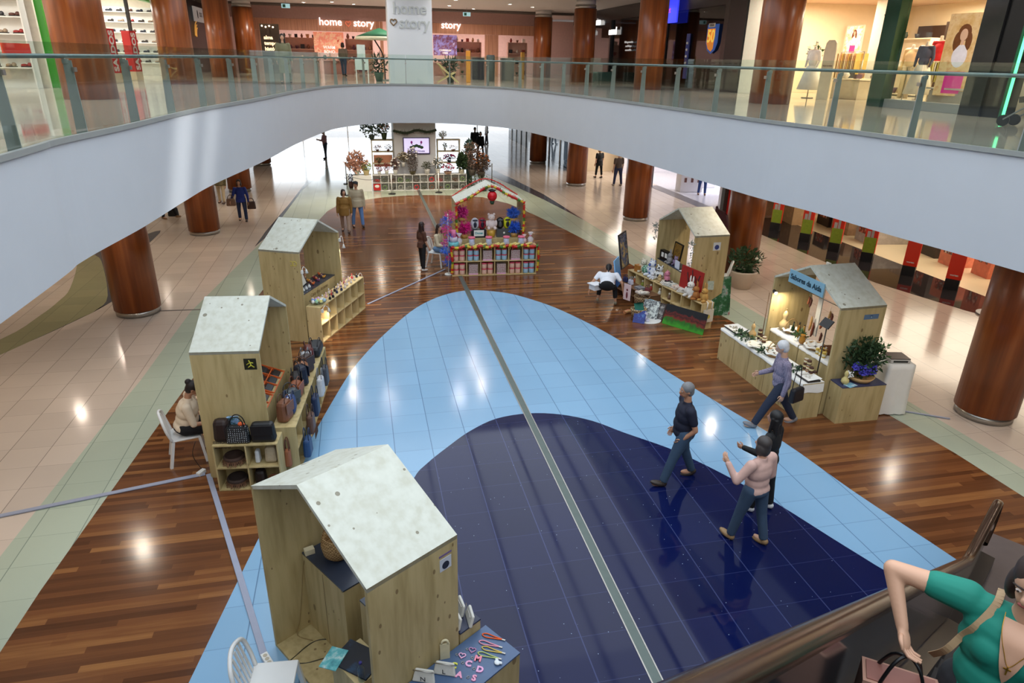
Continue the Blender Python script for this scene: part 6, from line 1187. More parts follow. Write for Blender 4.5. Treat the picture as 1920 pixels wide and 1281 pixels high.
BX=[(17.2,24.4,.8,1.7,1.2,(206,170,124)),(18.4,23.4,.9,.9,.9,(60,52,48)),(18.5,22.2,1.3,1.2,.8,(190,160,130)),(18.6,20.7,1.8,.9,.9,(196,190,184)),(19.2,19.0,1.0,1.4,1.4,(70,64,60)),(18.7,17.6,.7,.7,1.1,(226,140,116)),(18.7,16.4,.5,.7,1.2,(222,130,104)),(20.5,15.2,1.5,.5,1.0,(206,180,140)),(18.5,14.9,1.1,.8,.95,(176,134,84)),(18.6,13.8,1.2,.9,.95,(186,144,92)),(21.5,21.5,2.4,.8,1.6,(190,170,150)),(22,17.5,2.4,.8,1.6,(180,150,124))]
for i,(x,y,w,d,h,c) in enumerate(BX):
    o=thing('carton_stack','%s in the right hand store, %s along the entrance'%(('light wood cupboard','dark shelf unit','boxed goods stack','white appliance cartons','dark display unit','salmon coloured stand','narrow salmon stand','low wooden unit','brown cardboard carton','large brown cardboard carton','long goods shelf','second long goods shelf')[i],(ORD)[i]),'store display',(x,y,.004),R(-8)); MB().box((0,0,h/2),(w,d,h)).build('carton',patches('carton_%d'%i,[c,[int(v*.93) for v in c],[min(255,int(v*1.08)) for v in c]],scale=2.5),o)
    if i not in (0,7): MB().box((-w/2-.004,0,h*.55),(.006,d*.6,h*.4)).build('carton_print',patches('cprint_%d'%i,[(226,222,216),(60,50,50),(200,90,60),(222,216,206)],scale=7.),o)
    if i in (8,9): t=MB(); text_bm(t,'UNO',.2,.004,TR(-w/2-.006,0,h*.85,rz=-math.pi/2)@UPR); t.build('lettering',M_white,o)
o=thing('red_figure','flat red cut out figure standing at the store entrance by the right column','advertising figure',(15.75,13.3,.004),R(60)); q=MB()
for pts,r in (([(0,0,.35),(.1,0,.8),(.02,0,1.2)],.1),([(.3,0,.3),(.22,0,.8),(.06,0,1.2)],.1),([(.02,0,1.2),(.0,0,1.65)],.2),([(-.02,0,1.6),(-.35,0,1.3),(-.4,0,1.0)],.09),([(.05,0,1.6),(.4,0,1.5),(.45,0,1.9)],.09)): q.tube(pts,r,10)
q.ball((0,0,1.98),(.2,.12,.2)); 
for v_ in range(len(q.v)): q.v[v_].y*=.35
q.build('figure_body',mat((206,20,24),rough=.4,var=0),o); MB().cyl((0.1,0,0),(.1,0,.04),.35,n=24).cyl((.1,0,.02),(.1,0,.4),.03).build('figure_stand',mat((120,116,116),rough=.3),o); MB().box((.1,-.08,.5),(.36,.02,.2)).build('green_sign',mat((150,176,50)),o)
cc=thing('tube_spotlight','grey tubular spotlight fixed on the collar of the large right column','spotlight',(10.3,8.7,3.3),R(10)); MB().cyl((-.3,0,-.06),(.1,.02,.08),.06,.06).build('lamp_housing',M_greyblue,cc); MB().tube([(.02,0,.05),(.1,.0,.2),(.16,0,.24)],.015,6).build('bracket',M_grey,cc)
MB()
struct(MB().cyl((10.98,8.86,3.3),(10.98,8.86,3.6),.515,n=40,cap=False).build('trim_9',M_grey))
tag(MB().prism(smooth_curve([(0,0),(.5,.05),(.55,.5),(.35,.9),(.6,1.4),(.5,1.9),(.1,2.0),(0,1.9)],4,True),0,.06).build('plum_board',mat((70,26,40),rough=.4)),'tall plum coloured wavy board behind the paintings booth','board')
bo=bpy.data.objects['plum_board']; bo.rotation_euler=(R(90),0,R(-80)); bo.location=(10.1,17.9,.0)
# ================================================================== upper level shops
U=4.952
def emit_text(label,s,size,loc,rz,c=(255,250,245),e=1.25,cat='sign',name='shop_sign',bold=.008,mirror=False):
    o=thing(name,label,cat,loc,rz); t=MB(); M=TR()@UPR
    if mirror: M=Matrix.Scale(-1,4,(1,0,0))@M
    text_bm(t,s,size,.04,M,bold=bold); t.build('letters',mat(c,emit=e,var=0),o); return o
# --- far shop (home story)
M_lath=veneer('lath_wood',[(.3,(176,120,96)),(.5,(206,150,122)),(.7,(222,170,140))],rough=.5,freq=14.)
q=MB(); q.b2((-6,44,7.2),(1.6,44.2,7.8)); q.b2((4.4,44,7.25),(11.5,44.2,7.8)); struct(q.build('trim_10',M_lath))
q=MB(); q.b2((-8,44,7.81),(12,44.3,8.45)); struct(q.build('wall_fascia_far',mat((176,140,134),rough=.6)))
q=MB(); q.b2((-6,44.02,U),(-4.9,44.3,7.19)); q.b2((7.9,44.02,U),(8.7,44.3,7.24)); q.b2((1.62,44.02,U),(1.8,44.3,7.79)); struct(q.build('wall_jamb_far',M_lath))
struct(MB().b2((-14,50,U),(30,50.2,8.4)).build('wall_shop_far',mat((224,196,190),rough=.7)))
for x in (-3,1,5,9): area('shop_ceiling_lamp',(x,47,8.2),1.6,150,(1,.80,.74))
q=MB(); q.b2((-8,42.6,CZ-.12),(13,43.2,CZ-.01)); struct(q.build('trim_11',mat((96,86,80),rough=.7)))
emit_text('first white glowing word at the left of the far shop front','home',.56,(-1.15,43.93,7.68),0); emit_text('second white glowing word, just left of the white pillar','story',.56,(.72,43.93,7.66),0); emit_text('white glowing word right of the white pillar','story',.56,(5.8,43.93,7.70),0)
hh=tag(heart(MB(),(0,0,0),.16,.03).build('heart_sign',mat((210,120,90),emit=.6,var=0),loc=(-.16,43.93,7.62)),'small copper heart sign between the two left glowing words','sign')
def poster(label,x,y,z,w,h,cols,rz=0,txt=None,tc=(240,235,230),scale=3.,emit=.5,frame=None,ts=.2,tz=-.25,stand=0):
    o=thing('poster',label,'poster',(x,y,z),rz); MB().box((0,0,0),(w,.04,h)).build('poster_sheet',patches('poster_%d'%len(bpy.data.materials),cols,scale=scale,emit=emit),o)
    if stand: MB().box((0,.05,-stand/2),(.06,.04,stand+h*.9)).box((0,.05,-stand-h*.45+.01),(.5,.3,.02)).build('poster_stand',M_steel,o)
    if txt:
        t=MB()
        for i,s in enumerate(txt): text_bm(t,s,ts,.004,TR(0,-.025,h*tz-ts*1.1*i)@UPR,bold=.004)
        t.build('poster_lettering',mat(tc,emit=.8,var=0),o)
    if frame:
        q=MB()
        for c,s in (((-w/2,0,0),(.04,.06,h)),((w/2,0,0),(.04,.06,h)),((0,0,h/2),(w,.06,.04)),((0,0,-h/2),(w,.06,.04))): q.box(c,s)
        q.build('frame_border',mat(frame),o)
    return o
poster('orange and pink poster in the far shop left of the pillar',-1.35,44.9,6.62,1.72,1.1,[(236,170,110),(226,130,110),(240,190,150),(190,70,50)],txt=('WARM','BOHO'),ts=.22,stand=6.62-U-.5)
poster('lilac poster in the far shop right of the pillar',5.55,44.9,6.62,1.45,1.15,[(170,150,206),(150,140,200),(120,60,80),(190,180,220)],txt=('CARIBBEAN','VIBES'),ts=.14,stand=6.62-U-.52)
gs=thing('glowing_sign','tall dark sign with warm glowing words at the left of the far shop','sign',(-4.15,40.2,U)); MB().box((0,0,1.2),(.95,.06,2.4)).build('sign_panel',mat((66,52,40),rough=.3),gs); t=MB()
for i,s in enumerate(('alma','tempo','história')): text_bm(t,s,.24,.01,TR(-.32,-.035,1.75-.27*i)@UPR,align='LEFT',bold=.006)
t.build('letters',mat((255,220,170),emit=2,var=0),gs)
for r_ in range(4): tag(MB().ball((0,0,0),.04).build('bulb',mat((255,236,210),emit=4,var=0),loc=(-4.5+.18*r_,40.15,U+2.3-.05*(r_%2))),'tiny glowing bulb above the alma sign, %s'%ORD[r_],'lamp','bulbs above the alma sign')
hr_cols=[(200,190,180),(120,80,60),(60,70,60),(222,214,206),(150,60,50),(90,60,80),(190,150,110),(40,40,44)]
def shop_rack(label,x,y,w,nl,n,z0=U,h=1.9,c=(206,170,156),rz=0,items=True,what='homeware'):
    o=thing('shop_shelf',label,'shelf',(x,y,z0),rz); q=MB()
    for k in range(nl+1): q.box((0,0,.05+(h-.05)*k/nl),(w,.36,.035))
    for s in (-1,1): q.box((s*w/2,0,h/2),(.04,.36,h))
    q.box((0,.17,h/2),(w,.02,h)); q.build('shelf_frame',mat(c,rough=.6),o)
    if not items: return o
    rnd=random.Random(int(x*10+y)); cnt=0
    for k in range(nl+1):
        for i in range(n):
            px=-w/2+w*(i+.5)/n; zz=.07+(h-.05)*k/nl; s=.8+.5*rnd.random(); c_=hr_cols[rnd.randrange(8)]; lab='%s %s on the %s shelf of the %s, place %s'%(('pale','brown','green black','white','red','purple','tan','black')[hr_cols.index(c_)],('vase','pot','box')[(i+k)%3],('lowest','second','third','fourth','fifth')[k],label,('one two three four five six seven eight nine ten eleven twelve'.split())[i])
            lab=' '.join(lab.split()[:16]); q=MB()
            if (i+k)%3==0: q.lathe([(.05*s,0),(.09*s,.1*s),(.05*s,.2*s),(.06*s,.24*s)],n=12)
            elif (i+k)%3==1: q.lathe([(.06*s,0),(.1*s,.16*s),(.09*s,.16*s)],n=12)
            else: q.box((0,0,.1*s),(.18*s,.14*s,.2*s))
            m_=Matrix.Translation((x,y,z0))@Matrix.Rotation(rz,4,'Z')@Vector((px,-.04,zz))
            tag(q.build(('vase','pot','storage_box')[(i+k)%3],mat(c_,rough=.5,var=.1),loc=tuple(m_)),lab,('vase','pot','box')[(i+k)%3],what)
    return o
shop_rack('leftmost far shop rack',-3.1,46.0,2.0,3,6,what='homeware on the left rack'); shop_rack('rack left of the pillar',.4,46.0,1.6,3,5,what='homeware on the second rack'); shop_rack('rack right of the pillar',7.1,46.0,1.7,3,5,what='homeware on the third rack'); shop_rack('far right open rack',10.0,44.6,1.2,3,3,what='homeware on the far right rack')
def shop_table(label,x,y,w,d,n,z0=U,h=.75,c=(176,130,110),rz=0,grp=None):
    o=thing('display_table',label,'table',(x,y,z0),rz); MB().box((0,0,h-.02),(w,d,.04)).build('tabletop',mat(c,rough=.5),o); MB().box((0,0,h/2-.03),(w*.9,d*.85,h-.06)).build('table_base',mat([int(v*.85) for v in c],rough=.6),o)
    rnd=random.Random(int(x*7+y*3))
    for i in range(n):
        s=.7+.6*rnd.random(); q=MB(); k=i%3; c_=hr_cols[rnd.randrange(8)]
        if k==0: q.lathe([(.05*s,0),(.1*s,.08*s),(.04*s,.18*s)],n=10)
        elif k==1: q.box((0,0,.07*s),(.2*s,.16*s,.14*s))
        else: q.ball((0,0,.08*s),.08*s,10,6)
        px,py=-w*.4+w*.8*i/max(1,n-1),(-.2+.4*(i%2))*d
        m_=Matrix.Translation((x,y,z0))@Matrix.Rotation(rz,4,'Z')@Vector((px,py,h))
        tag(q.build(('vase','gift_box','ball_ornament')[k],mat(c_,rough=.5,var=.1),loc=tuple(m_)),'%s %s on the %s, %s in line'%(('pale','brown','green black','white','red','purple','tan','black')[hr_cols.index(c_)],('vase','gift box','round ornament')[k],label,ORD[i]),('vase','box','ornament')[k],grp or 'goods on shop tables')
    return o
shop_table('left table of the far shop',-2.6,42.2,1.6,.8,6); shop_table('table left of the white pillar',-.8,41.6,1.8,.8,7,c=(190,130,120)); shop_table('table right of the white pillar',5.2,41.6,1.6,.8,6,c=(190,140,130)); shop_table('right table of the far shop',7.4,42.0,1.4,.8,5,c=(180,130,120))
for i,(x,y,c,h) in enumerate(((4.75,30.6,(206,140,40),1.25),(8.6,37,(196,150,60),1.3))): tag(MB().box((0,0,h/2),(.17,.17,h)).build('yellow_post',mat(c,rough=.5),loc=(x,y,U),bevel=.01),'orange yellow square post on the upper floor, %s one'%('nearer','farther')[i],'post')
tag(MB().lathe([(.2,0),(.2,1.05),(.18,1.12),(.02,1.12)],n=20).build('litter_bin',mat((70,84,92),rough=.4),loc=(6.2,33.2,U)),'tall grey cylinder bin behind the far rail','bin')
for i,(x,y) in enumerate(((5.9,35),(7.2,34.2))): tag(MB().box((0,0,.5),(.6,.4,1.0)).build('grey_cabinet',mat(((50,54,70),(100,104,104))[i],rough=.4),loc=(x,y,U)),('dark blue grey cabinet beside the grey bin','grey steel cabinet right of the bin')[i],'cabinet')
ub=thing('parasol','green and cream parasol with a curved arm left of the white pillar','parasol',(1.15,31.8,U)); MB().lathe([(1.0,1.72),(.5,1.9),(.03,2.06)],n=8).build('canopy',mat((30,96,66),rough=.7),ub); MB().lathe([(1.02,1.60),(1.0,1.72)],n=8).build('valance',mat((196,196,170)),ub); MB().tube(smooth_curve([(0,0,2.0),(-.25,0,1.7),(.1,0,1.0),(.15,0,0)],6),.03,8).build('curved_pole',mat((50,40,36)),ub); MB().box((.1,0,.02),(.6,.6,.04)).build('base',M_grey,ub)
mt=thing('white_stand','tall white drawer stand with a knitted head behind the far rail','stand',(.3,28.2,U)); MB().box((0,0,.68),(.5,.3,.42)).build('drawer_box',mat((206,214,206)),mt); MB().box((0,0,1.1),(.3,.24,.5)).build('upper_box',mat((196,206,196)),mt)
for sx in(-1,1):
    for sy in(-1,1): MB().beam((sx*.22,sy*.12,0),(sx*.22,sy*.12,.5),.03,.03).build('leg',M_white,mt)
dk=thing('deck_chair','folding wooden deck chair with woven seat right of the white pillar','chair',(3.72,29.2,U)); q=MB(); q.beam((-.4,0,.75),(.42,0,.03),.04,.04); q.beam((-.4,.5,.75),(.42,.5,.03),.04,.04); q.build('back_frame',mat((196,180,130)),dk); q=MB(); q.beam((-.42,0,.03),(.3,0,.42),.04,.04); q.beam((-.42,.5,.03),(.3,.5,.42),.04,.04); q.build('seat_frame',mat((196,180,130)),dk); MB().add([(-.36,.02,.7),(-.36,.48,.7),(-.05,.48,.2),(-.05,.02,.2),(.26,.02,.4),(.26,.48,.4)],[(0,1,2,3),(3,2,5,4)]).build('woven_seat',mat((176,160,110),var=.3,scale=60),dk)
plant('dark green plant in a dark pot beside the deck chair',(3.95,30.3,U),(.2,.4),(24,44,40),(.3,.3,.3),140,.2,G3); plant('green potted plant left of the white pillar behind the rail',(1.0,30.4,U),(.2,.35),(60,90,80),(.3,.3,.4),140,.2,G3)
person('woman with long dark hair and olive coat standing behind the far rail',(-2.4,27.0,U),172,1.66,1.04,hl=4,hr=-4,top=(110,108,80),coat=.3,bottom=(80,84,70),hair=(30,20,18),hairstyle='long',vox=.018,eyes=True)
person('person in blue jeans browsing in front of the far shop',(-.5,38.4,U),30,1.62,1.0,hl=8,hr=-10,top=(120,110,100),bottom=(60,80,110),shoes=(40,36,36),hair=(50,36,30),hairstyle='bob',vox=.022)
for i,(x,y,z) in enumerate(((-3.2,39.9,8.2),(6.3,41,8.16))):
    o=thing('exit_sign','small green and white exit sign hanging from the upper ceiling on the %s'%('left','right')[i],'sign',(x,y,z)); MB().box((0,0,0),(.42,.05,.2)).build('sign_box',mat((150,190,196),emit=.8,var=0),o); MB().box((-.08,-.028,0),(.14,.006,.14)).build('arrow',mat((40,110,90),var=0),o); MB().tube([(0,0,.1),(0,0,.33)],.01,5).build('hanger',M_grey,o)
# --- right side dark glass shops
M_dk=mat((40,38,40),rough=.25,var=.05)
q=MB(); q.b2((13.4,25.0,7.9),(13.6,44,CZ)); q.b2((13.3,42.2,U),(13.7,42.7,7.9)); q.b2((13.3,36.9,U),(13.5,37.1,7.9)); q.b2((13.3,30.1,U),(13.6,30.4,CZ)); q.b2((13.3,24.6,U),(13.6,24.9,CZ)); struct(q.build('wall_right_upper',M_dk))
struct(MB().b2((13.42,25,U),(13.45,30,7.9)).b2((13.42,30.5,U),(13.45,42.2,7.9)).build('window_4',M_sg)); struct(MB().b2((17.5,24.8,U),(17.7,44,8.4)).build('wall_dark_shop',mat((70,62,60),rough=.7))); area('shop_ceiling_lamp',(15.5,28,8.2),1.5,26,(1,.85,.7)); area('shop_ceiling_lamp',(15.5,34,8.2),1.5,20,(.9,.9,1))
emit_text('upright glowing word on the dark shopfront at the right','home',.5,(13.3,39.2,7.9),-math.pi/2,e=2.2); emit_text('glowing letters imitating a reflection in the dark glass, nearer one','home',.5,(13.3,36.6,7.35),-math.pi/2,e=1.6,mirror=True)  # mirrored word: a reflection in the glass, modelled as glowing letters
emit_text('glowing letters imitating a reflection in the dark glass, farther one','story',.45,(13.3,40.2,7.4),-math.pi/2,e=1.2,mirror=True)  # also a reflection built from glowing letters
for i,s in enumerate(('Dulces pensamentos','a cada dia que','o seu cantinho')): emit_text('small white line of writing on the dark shopfront, %s line'%ORD[i],s,.13,(13.3,34.2,6.8-.18*i),-math.pi/2,(200,200,200),.4,bold=.002,name='window_lettering',cat='lettering')
o=thing('blue_screen','bright blue screen hanging at the top of the dark perfumery','screen',(13.2,29.4,7.95),-math.pi/2); MB().box((0,0,0),(1.4,.06,1.0)).build('screen',mat((50,60,220),emit=1.2,var=0),o); t=MB(); text_bm(t,'outlet',.34,.004,TR(-.35,-.034,.0)@UPR); t.build('lettering',mat((220,50,120),emit=1,var=0),o)
o=thing('shield_sticker','orange and blue shield sticker with the number 50 on the shop window','sticker',(13.36,25.75,6.82),-math.pi/2); MB().prism([(-.45,.45),(-.45,-.2),(-.3,-.45),(0,-.58),(.3,-.45),(.45,-.2),(.45,.45)],0,.012).build('shield',mat((44,90,170),emit=.3,var=0),o); MB().prism([(-.4,.3),(-.4,-.2),(-.25,-.4),(0,-.5),(.15,-.4),(.2,.3)],.012,.016).build('shield_panel',mat((230,140,50),emit=.4,var=0),o)
t=MB(); text_bm(t,'50',.62,.006,TR(-.08,.02,.03),bold=.012); t.build('number',mat((250,210,90),emit=.5,var=0),o); MB().box((-.1,.42,.02),(.5,.14,.01)).build('white_strip',M_white,o); t=MB(); text_bm(t,'DESDE',.12,.004,TR(-.1,.42,.03)); t.build('strip_lettering',M_black,o)
for c in o.children: c.rotation_euler=(R(90),0,0)
o=thing('blue_banner','narrow blue banner with white marks beside the dark perfumery','banner',(13.38,27.8,U+1.2),-math.pi/2); MB().box((0,0,0),(.3,.04,1.7)).build('banner_sheet',mat((40,56,130)),o); MB().ball((0,-.03,.5),.05).ball((0,-.03,.25),.05).ball((0,-.03,0),.05).ball((0,-.03,-.25),.05).build('marks',M_white,o)
o=thing('blue_poster','blue and orange poster on the dark shopfront behind the wood column','poster',(13.40,32.2,U+1.2),-math.pi/2); MB().box((0,0,0),(.7,.03,1.9)).build('poster_sheet',patches('blueposter',[(50,100,180),(60,120,200),(220,120,50)],scale=2.),o)
tag(MB().box((0,0,.22),(1.0,.5,.44)).build('bench_block',mat((70,110,104)),loc=(12.6,35.6,U),rz=R(10)),'teal and cream block bench in front of the dark shopfront','bench')
shop_table('white table behind the dark window',14.6,26.2,1.0,.8,6,c=(200,200,196),rz=R(90)); shop_table('second perfume table in the dark shop',14.6,28.6,1.2,.8,6,c=(150,160,140),rz=R(90))
# --- warm clothes shop on the right
M_warm=mat((240,222,190),rough=.6,var=.02)
struct(MB().b2((20.5,13,U),(20.7,24.8,8.4)).build('wall_clothes_back',M_warm)); struct(MB().b2((13.4,24.3,U),(20.6,24.5,8.4)).build('wall_clothes_side',M_warm)); struct(MB().b2((13.7,12.9,U),(20.6,13.05,8.4)).build('wall_clothes_near',M_warm)); struct(MB().b2((13.4,13,8.0),(20.6,24.4,8.1)).build('ceiling_clothes_shop',mat((222,190,160))))
q=MB(); q.b2((13.35,22.3,U),(13.55,23.35,8.2)); struct(q.build('wall_white_pier',mat((246,236,214),rough=.5,emit=.15))); struct(MB().b2((13.3,21.5,U),(13.5,21.7,8.3)).b2((13.3,23.4,U),(13.5,24.6,8.3)).build('trim_12',M_dark))
struct(MB().b2((13.2,15.95,U),(13.5,16.45,8.3)).build('trim_13',mat((30,70,50),rough=.1,metal=.4))); struct(MB().b2((13.15,12.85,U),(13.6,13.4,8.4)).build('trim_14',mat((60,62,64),rough=.12,metal=.5))); struct(MB().b2((13.2,12.4,U),(13.6,12.84,8.4)).build('trim_15',M_black)); struct(MB().b2((13.27,12.34,U),(13.3,12.39,8.4)).build('trim_16',mat((90,230,150),emit=3,var=0)))
struct(MB().b2((13.42,13.4,U+.2),(13.44,15.95,8.2)).build('window_5',M_clear)); struct(MB().b2((13.3,13.4,U),(13.5,15.95,U+.2)).build('trim_17',M_grey))
for p in ((16,15,7.9),(16,19,7.9),(16,22.5,7.9),(19,17,7.9),(19,21,7.9)): area('shop_ceiling_lamp',p,1.2,150,(1,.84,.62))
struct(MB().b2((20.3,20.4,6.3),(20.45,23.4,7.3)).b2((18.9,18.6,U),(19.0,20.6,7.3)).build('wall_alcove',mat((60,40,30),rough=.6)))
poster('tall window poster of a long haired model in white and pink, without text',14.35,15.05,U+1.25,.85,1.85,[(190,130,70),(214,170,110),(226,190,140),(200,140,84)],rz=-math.pi/2+.15,scale=2.2,emit=.5)
q=MB(); q.ball((0,-.04,.45),(.11,.03,.15),16,10); po=bpy.data.objects.get('poster.002') or None
poster('small lit poster of a model on the back wall of the clothes shop',18.0,23.8-.0,6.8,.8,.95,[(120,130,70),(220,190,150),(226,220,226),(90,80,50)],rz=-math.pi/2+.1,scale=4.,emit=.8,frame=(240,230,214),stand=6.8-U-.43)
def figure_poster(px,py,pz,rz,s):
    o=bpy.data.objects.new('x',None); bpy.data.objects.remove(o)
for po in [o for o in COL.objects if o.get('category')=='poster' and 'model' in o.get('label','')]:
    s=1.0 if 'tall' in po['label'] else .5
    MB().ball((.05*s,-.03,.45*s),(.1*s,.012,.14*s),14,8).ball((.05*s,-.028,.30*s),(.04*s,.012,.08*s)).build('printed_face',mat((226,180,150),emit=.4,var=0),po)
    MB().ball((.05*s,-.024,.5*s),(.17*s,.01,.19*s),14,8).ball((-.1*s,-.024,.3*s),(.1*s,.01,.22*s)).ball((.2*s,-.024,.3*s),(.08*s,.01,.2*s)).build('printed_hair',mat((120,70,36),emit=.3,var=.3),po)
    MB().ball((.05*s,-.026,-.02*s),(.2*s,.012,.26*s),14,8).build('printed_blouse',mat((236,226,232),emit=.4,var=.1),po); MB().box((.05*s,-.026,-.62*s),(.5*s,.012,.5*s)).build('printed_skirt',mat((230,60,150),emit=.3,var=0),po)
def mannequin(label,x,y,topc,botc=None,head=False,rz=0,skirt=False,h=1.0,z0=U,stand=True):
    o=thing('mannequin',label,'mannequin',(x,y,z0),rz); 
    q=MB(); q.ball((0,0,1.2*h),(.16,.11,.17)); q.ball((0,0,1.02*h),(.13,.1,.14)); cap_(q,(-.15,0,1.36*h),(.15,0,1.36*h),.055,.055); q.cyl((0,0,1.36*h),(0,0,1.5*h),.05,.045); remeshed(q,'torso',mat((226,216,200),rough=.4,var=0),o,.02)
    q=MB(); q.ball((0,0,1.2*h),(.175,.125,.18)); q.ball((0,0,1.04*h),(.15,.115,.15)); cap_(q,(-.16,0,1.35*h),(.16,0,1.35*h),.062,.062)
    for s in(-1,1): cap_(q,(s*.18,0,1.34*h),(s*.22,.01,1.1*h),.05,.045); cap_(q,(s*.22,.01,1.1*h),(s*.2,-.06,.92*h),.042,.034)
    remeshed(q,'top_garment',mat(topc,rough=.8,var=.08),o,.02)
    if botc: 
        q=MB()
        if skirt: q.lathe([(.14,.95*h),(.2,.85*h),(.36,.25*h),(.34,.25*h),(.1,.9*h)],n=22)
        else:
            for s in(-1,1): q.cyl((s*.08,0,.92*h),(s*.09,0,.1),.09,.06,n=12)
        q.build('skirt' if skirt else 'trousers',mat(botc,rough=.85,var=.06),o)
    MB().cyl((0,0,0),(0,0,.02),.18,n=20).cyl((0,0,.02),(0,0,1.0*h),.015).build('stand',M_steel,o); return o
mannequin('mannequin in denim jacket and long white skirt in the clothes shop window',15.3,17.15,(56,66,90),(232,226,216),skirt=True,rz=-1.2,h=1.08); mannequin('mannequin in red top behind the denim jacket mannequin',16.2,17.7,(196,24,36),None,rz=-1.3,h=1.2); mannequin('mannequin in cream blouse left of the denim jacket mannequin',15.9,18.35,(226,196,150),(200,180,150),rz=-1.2,h=1.05); mannequin('white draped mannequin with flowers at the left of the clothes shop',14.0,20.2,(236,234,230),(236,234,230),skirt=True,rz=-1.2,h=1.0)
plant('tall white and green flowers beside the draped mannequin',(14.2,20.5,U+1.0),(.1,.1),(226,222,214),(.2,.2,.3),80,.14,G2,(236,234,226),10,.03)
for i,(x,y) in enumerate(((13.9,19.3),(14.9,18.3))): 
    o=thing('rounded_banner','cream rounded totem with small lettering in the clothes shop, %s one'%('left','right')[i],'banner',(x,y,U),-1.25); MB().prism([(-.2,0),(.2,0),(.2,1.4),(.17,1.58),(.1,1.66),(-.1,1.66),(-.17,1.58),(-.2,1.4)],-.03,.03).build('banner_board',mat((226,212,184),rough=.6),o).rotation_euler=(R(90),0,0); t=MB(); text_bm(t,'VILA CLARA',.06,.004,TR(0,-.035,.95)@UPR); t.build('lettering',mat((110,96,80),var=0),o)
struct(MB().b2((16.8,20.0,U),(16.9,21.4,7.9)).build('wall_white_panel',mat((244,240,230),rough=.5)))
shop_table('white window table with folded clothes',14.7,15.1,1.3,.8,5,c=(226,216,200),rz=math.pi/2,h=.5); shop_table('low white table inside the clothes shop',15.4,19.9,1.4,.8,5,c=(230,214,186),rz=math.pi/2,h=.6); shop_table('back table of the clothes shop',17.6,21.9,1.4,.8,5,c=(230,214,186),rz=math.pi/2,h=.8)
shop_rack('clothes shop back rack',19.6,22.8,2.2,2,4,rz=-math.pi/2,c=(230,214,190),what='goods on the clothes shop rack')
o=thing('clothes_rail','rail of yellow and beige clothes in the clothes shop','clothes rail',(16.4,21.6,U),math.pi/2-.2); MB().tube([(-.8,0,0),(-.8,0,1.4),(.8,0,1.4),(.8,0,0)],.02,6).build('rail_frame',M_steel,o)
for i in range(12): MB().box((-.68+.12*i,0,.95),(.05,.4,.8)).build('garment',mat(((206,170,90),(190,150,110),(226,206,170),(150,120,80))[i%4],rough=.9,var=.1),o)
o=thing('clothes_rail','second rail of olive clothes at the back of the clothes shop','clothes rail',(17.8,19.2,U),math.pi/2-.2); MB().tube([(-.6,0,0),(-.6,0,1.4),(.6,0,1.4),(.6,0,0)],.02,6).build('rail_frame',M_steel,o)
for i in range(9): MB().box((-.5+.12*i,0,.95),(.05,.4,.8)).build('garment',mat(((150,140,70),(120,100,60),(206,190,120))[i%3],rough=.9,var=.1),o)
handbag('white handbag displayed in the dark alcove of the clothes shop',(18.75,19.9,U+1.55),-math.pi/2,(.34,.14,.2),(236,230,216),strap=.14); tag(MB().box((0,0,-.015),(.2,.6,.03)).build('wall_shelf',M_white,loc=(18.78,19.9,U+1.54)),'thin shelf under the white handbag in the dark alcove','shelf')
emit_text('dark brand lettering on the white wall left in the clothes shop','VILA',.18,(16.75,20.7,7.4),-math.pi/2,(120,120,110),.05,bold=.0,name='wall_lettering',cat='lettering'); emit_text('dark PORT lettering at the top of the clothes shop wall','PORT & CO',.22,(16.0,13.2,7.75),-math.pi/2+.9,(120,120,110),.05,bold=.0,name='wall_lettering',cat='lettering')
# --- last shop with framed pictures, far right
struct(MB().b2((14.2,4,U),(14.4,12.3,8.4)).build('wall_pictures',mat((236,234,230),rough=.5))); area('shop_ceiling_lamp',(13.4,10.5,8.1),1.0,60,(1,.95,.9))
for i,(z,cols) in enumerate(((6.98,[(90,150,150),(200,120,140),(50,70,120)]),(6.5,[(30,30,50),(60,60,90),(26,24,40)]),(6.02,[(70,110,80),(110,140,100),(50,80,70)]),(5.54,[(36,30,30),(60,50,46),(30,26,26)]))):
    poster('%s framed picture on the white wall at the right edge'%('topmost pink and teal','second dark blue','third green','lowest black')[i],14.15,11.85,z,.8,.42,cols,rz=-math.pi/2,scale=5.,emit=.1,frame=(200,180,140))
o=thing('red_sign','red sign with a white letter at the top right corner','sign',(14.1,11.2,7.75),-math.pi/2); MB().box((0,0,0),(1.0,.05,.36)).build('panel',mat((210,30,40),emit=.5,var=0),o); t=MB(); text_bm(t,'TEKA',.26,.01,TR(0,-.03,0)@UPR,bold=.01); t.build('letters',M_white,o)
st=thing('pushchair','dark pushchair at the right edge of the upper floor','pushchair',(11.75,10.35,U),R(200))
for sx,sy,r_ in ((-.22,-.35,.1),(.22,-.35,.1),(-.26,.35,.14),(.26,.35,.14)): MB().cyl((sx-.02,sy,r_),(sx+.02,sy,r_),r_,n=18).build('wheel',M_black,st)
MB().tube([(-.24,-.35,.12),(-.26,.3,.6),(-.26,.55,1.02),(.26,.55,1.02),(.26,.3,.6),(.24,-.35,.12)],.016,6).tube([(-.26,.35,.14),(-.25,-.1,.6)],.016,6).tube([(.26,.35,.14),(.25,-.1,.6)],.016,6).build('frame_tubes',M_grey,st); MB().box((0,.0,.5),(.42,.4,.1),rx=.2).box((0,.2,.72),(.42,.1,.5),rx=.3).build('seat_fabric',mat((30,28,30)),st); MB().ball((0,.2,.95),(.24,.25,.2)).build('hood',mat((24,24,28)),st)
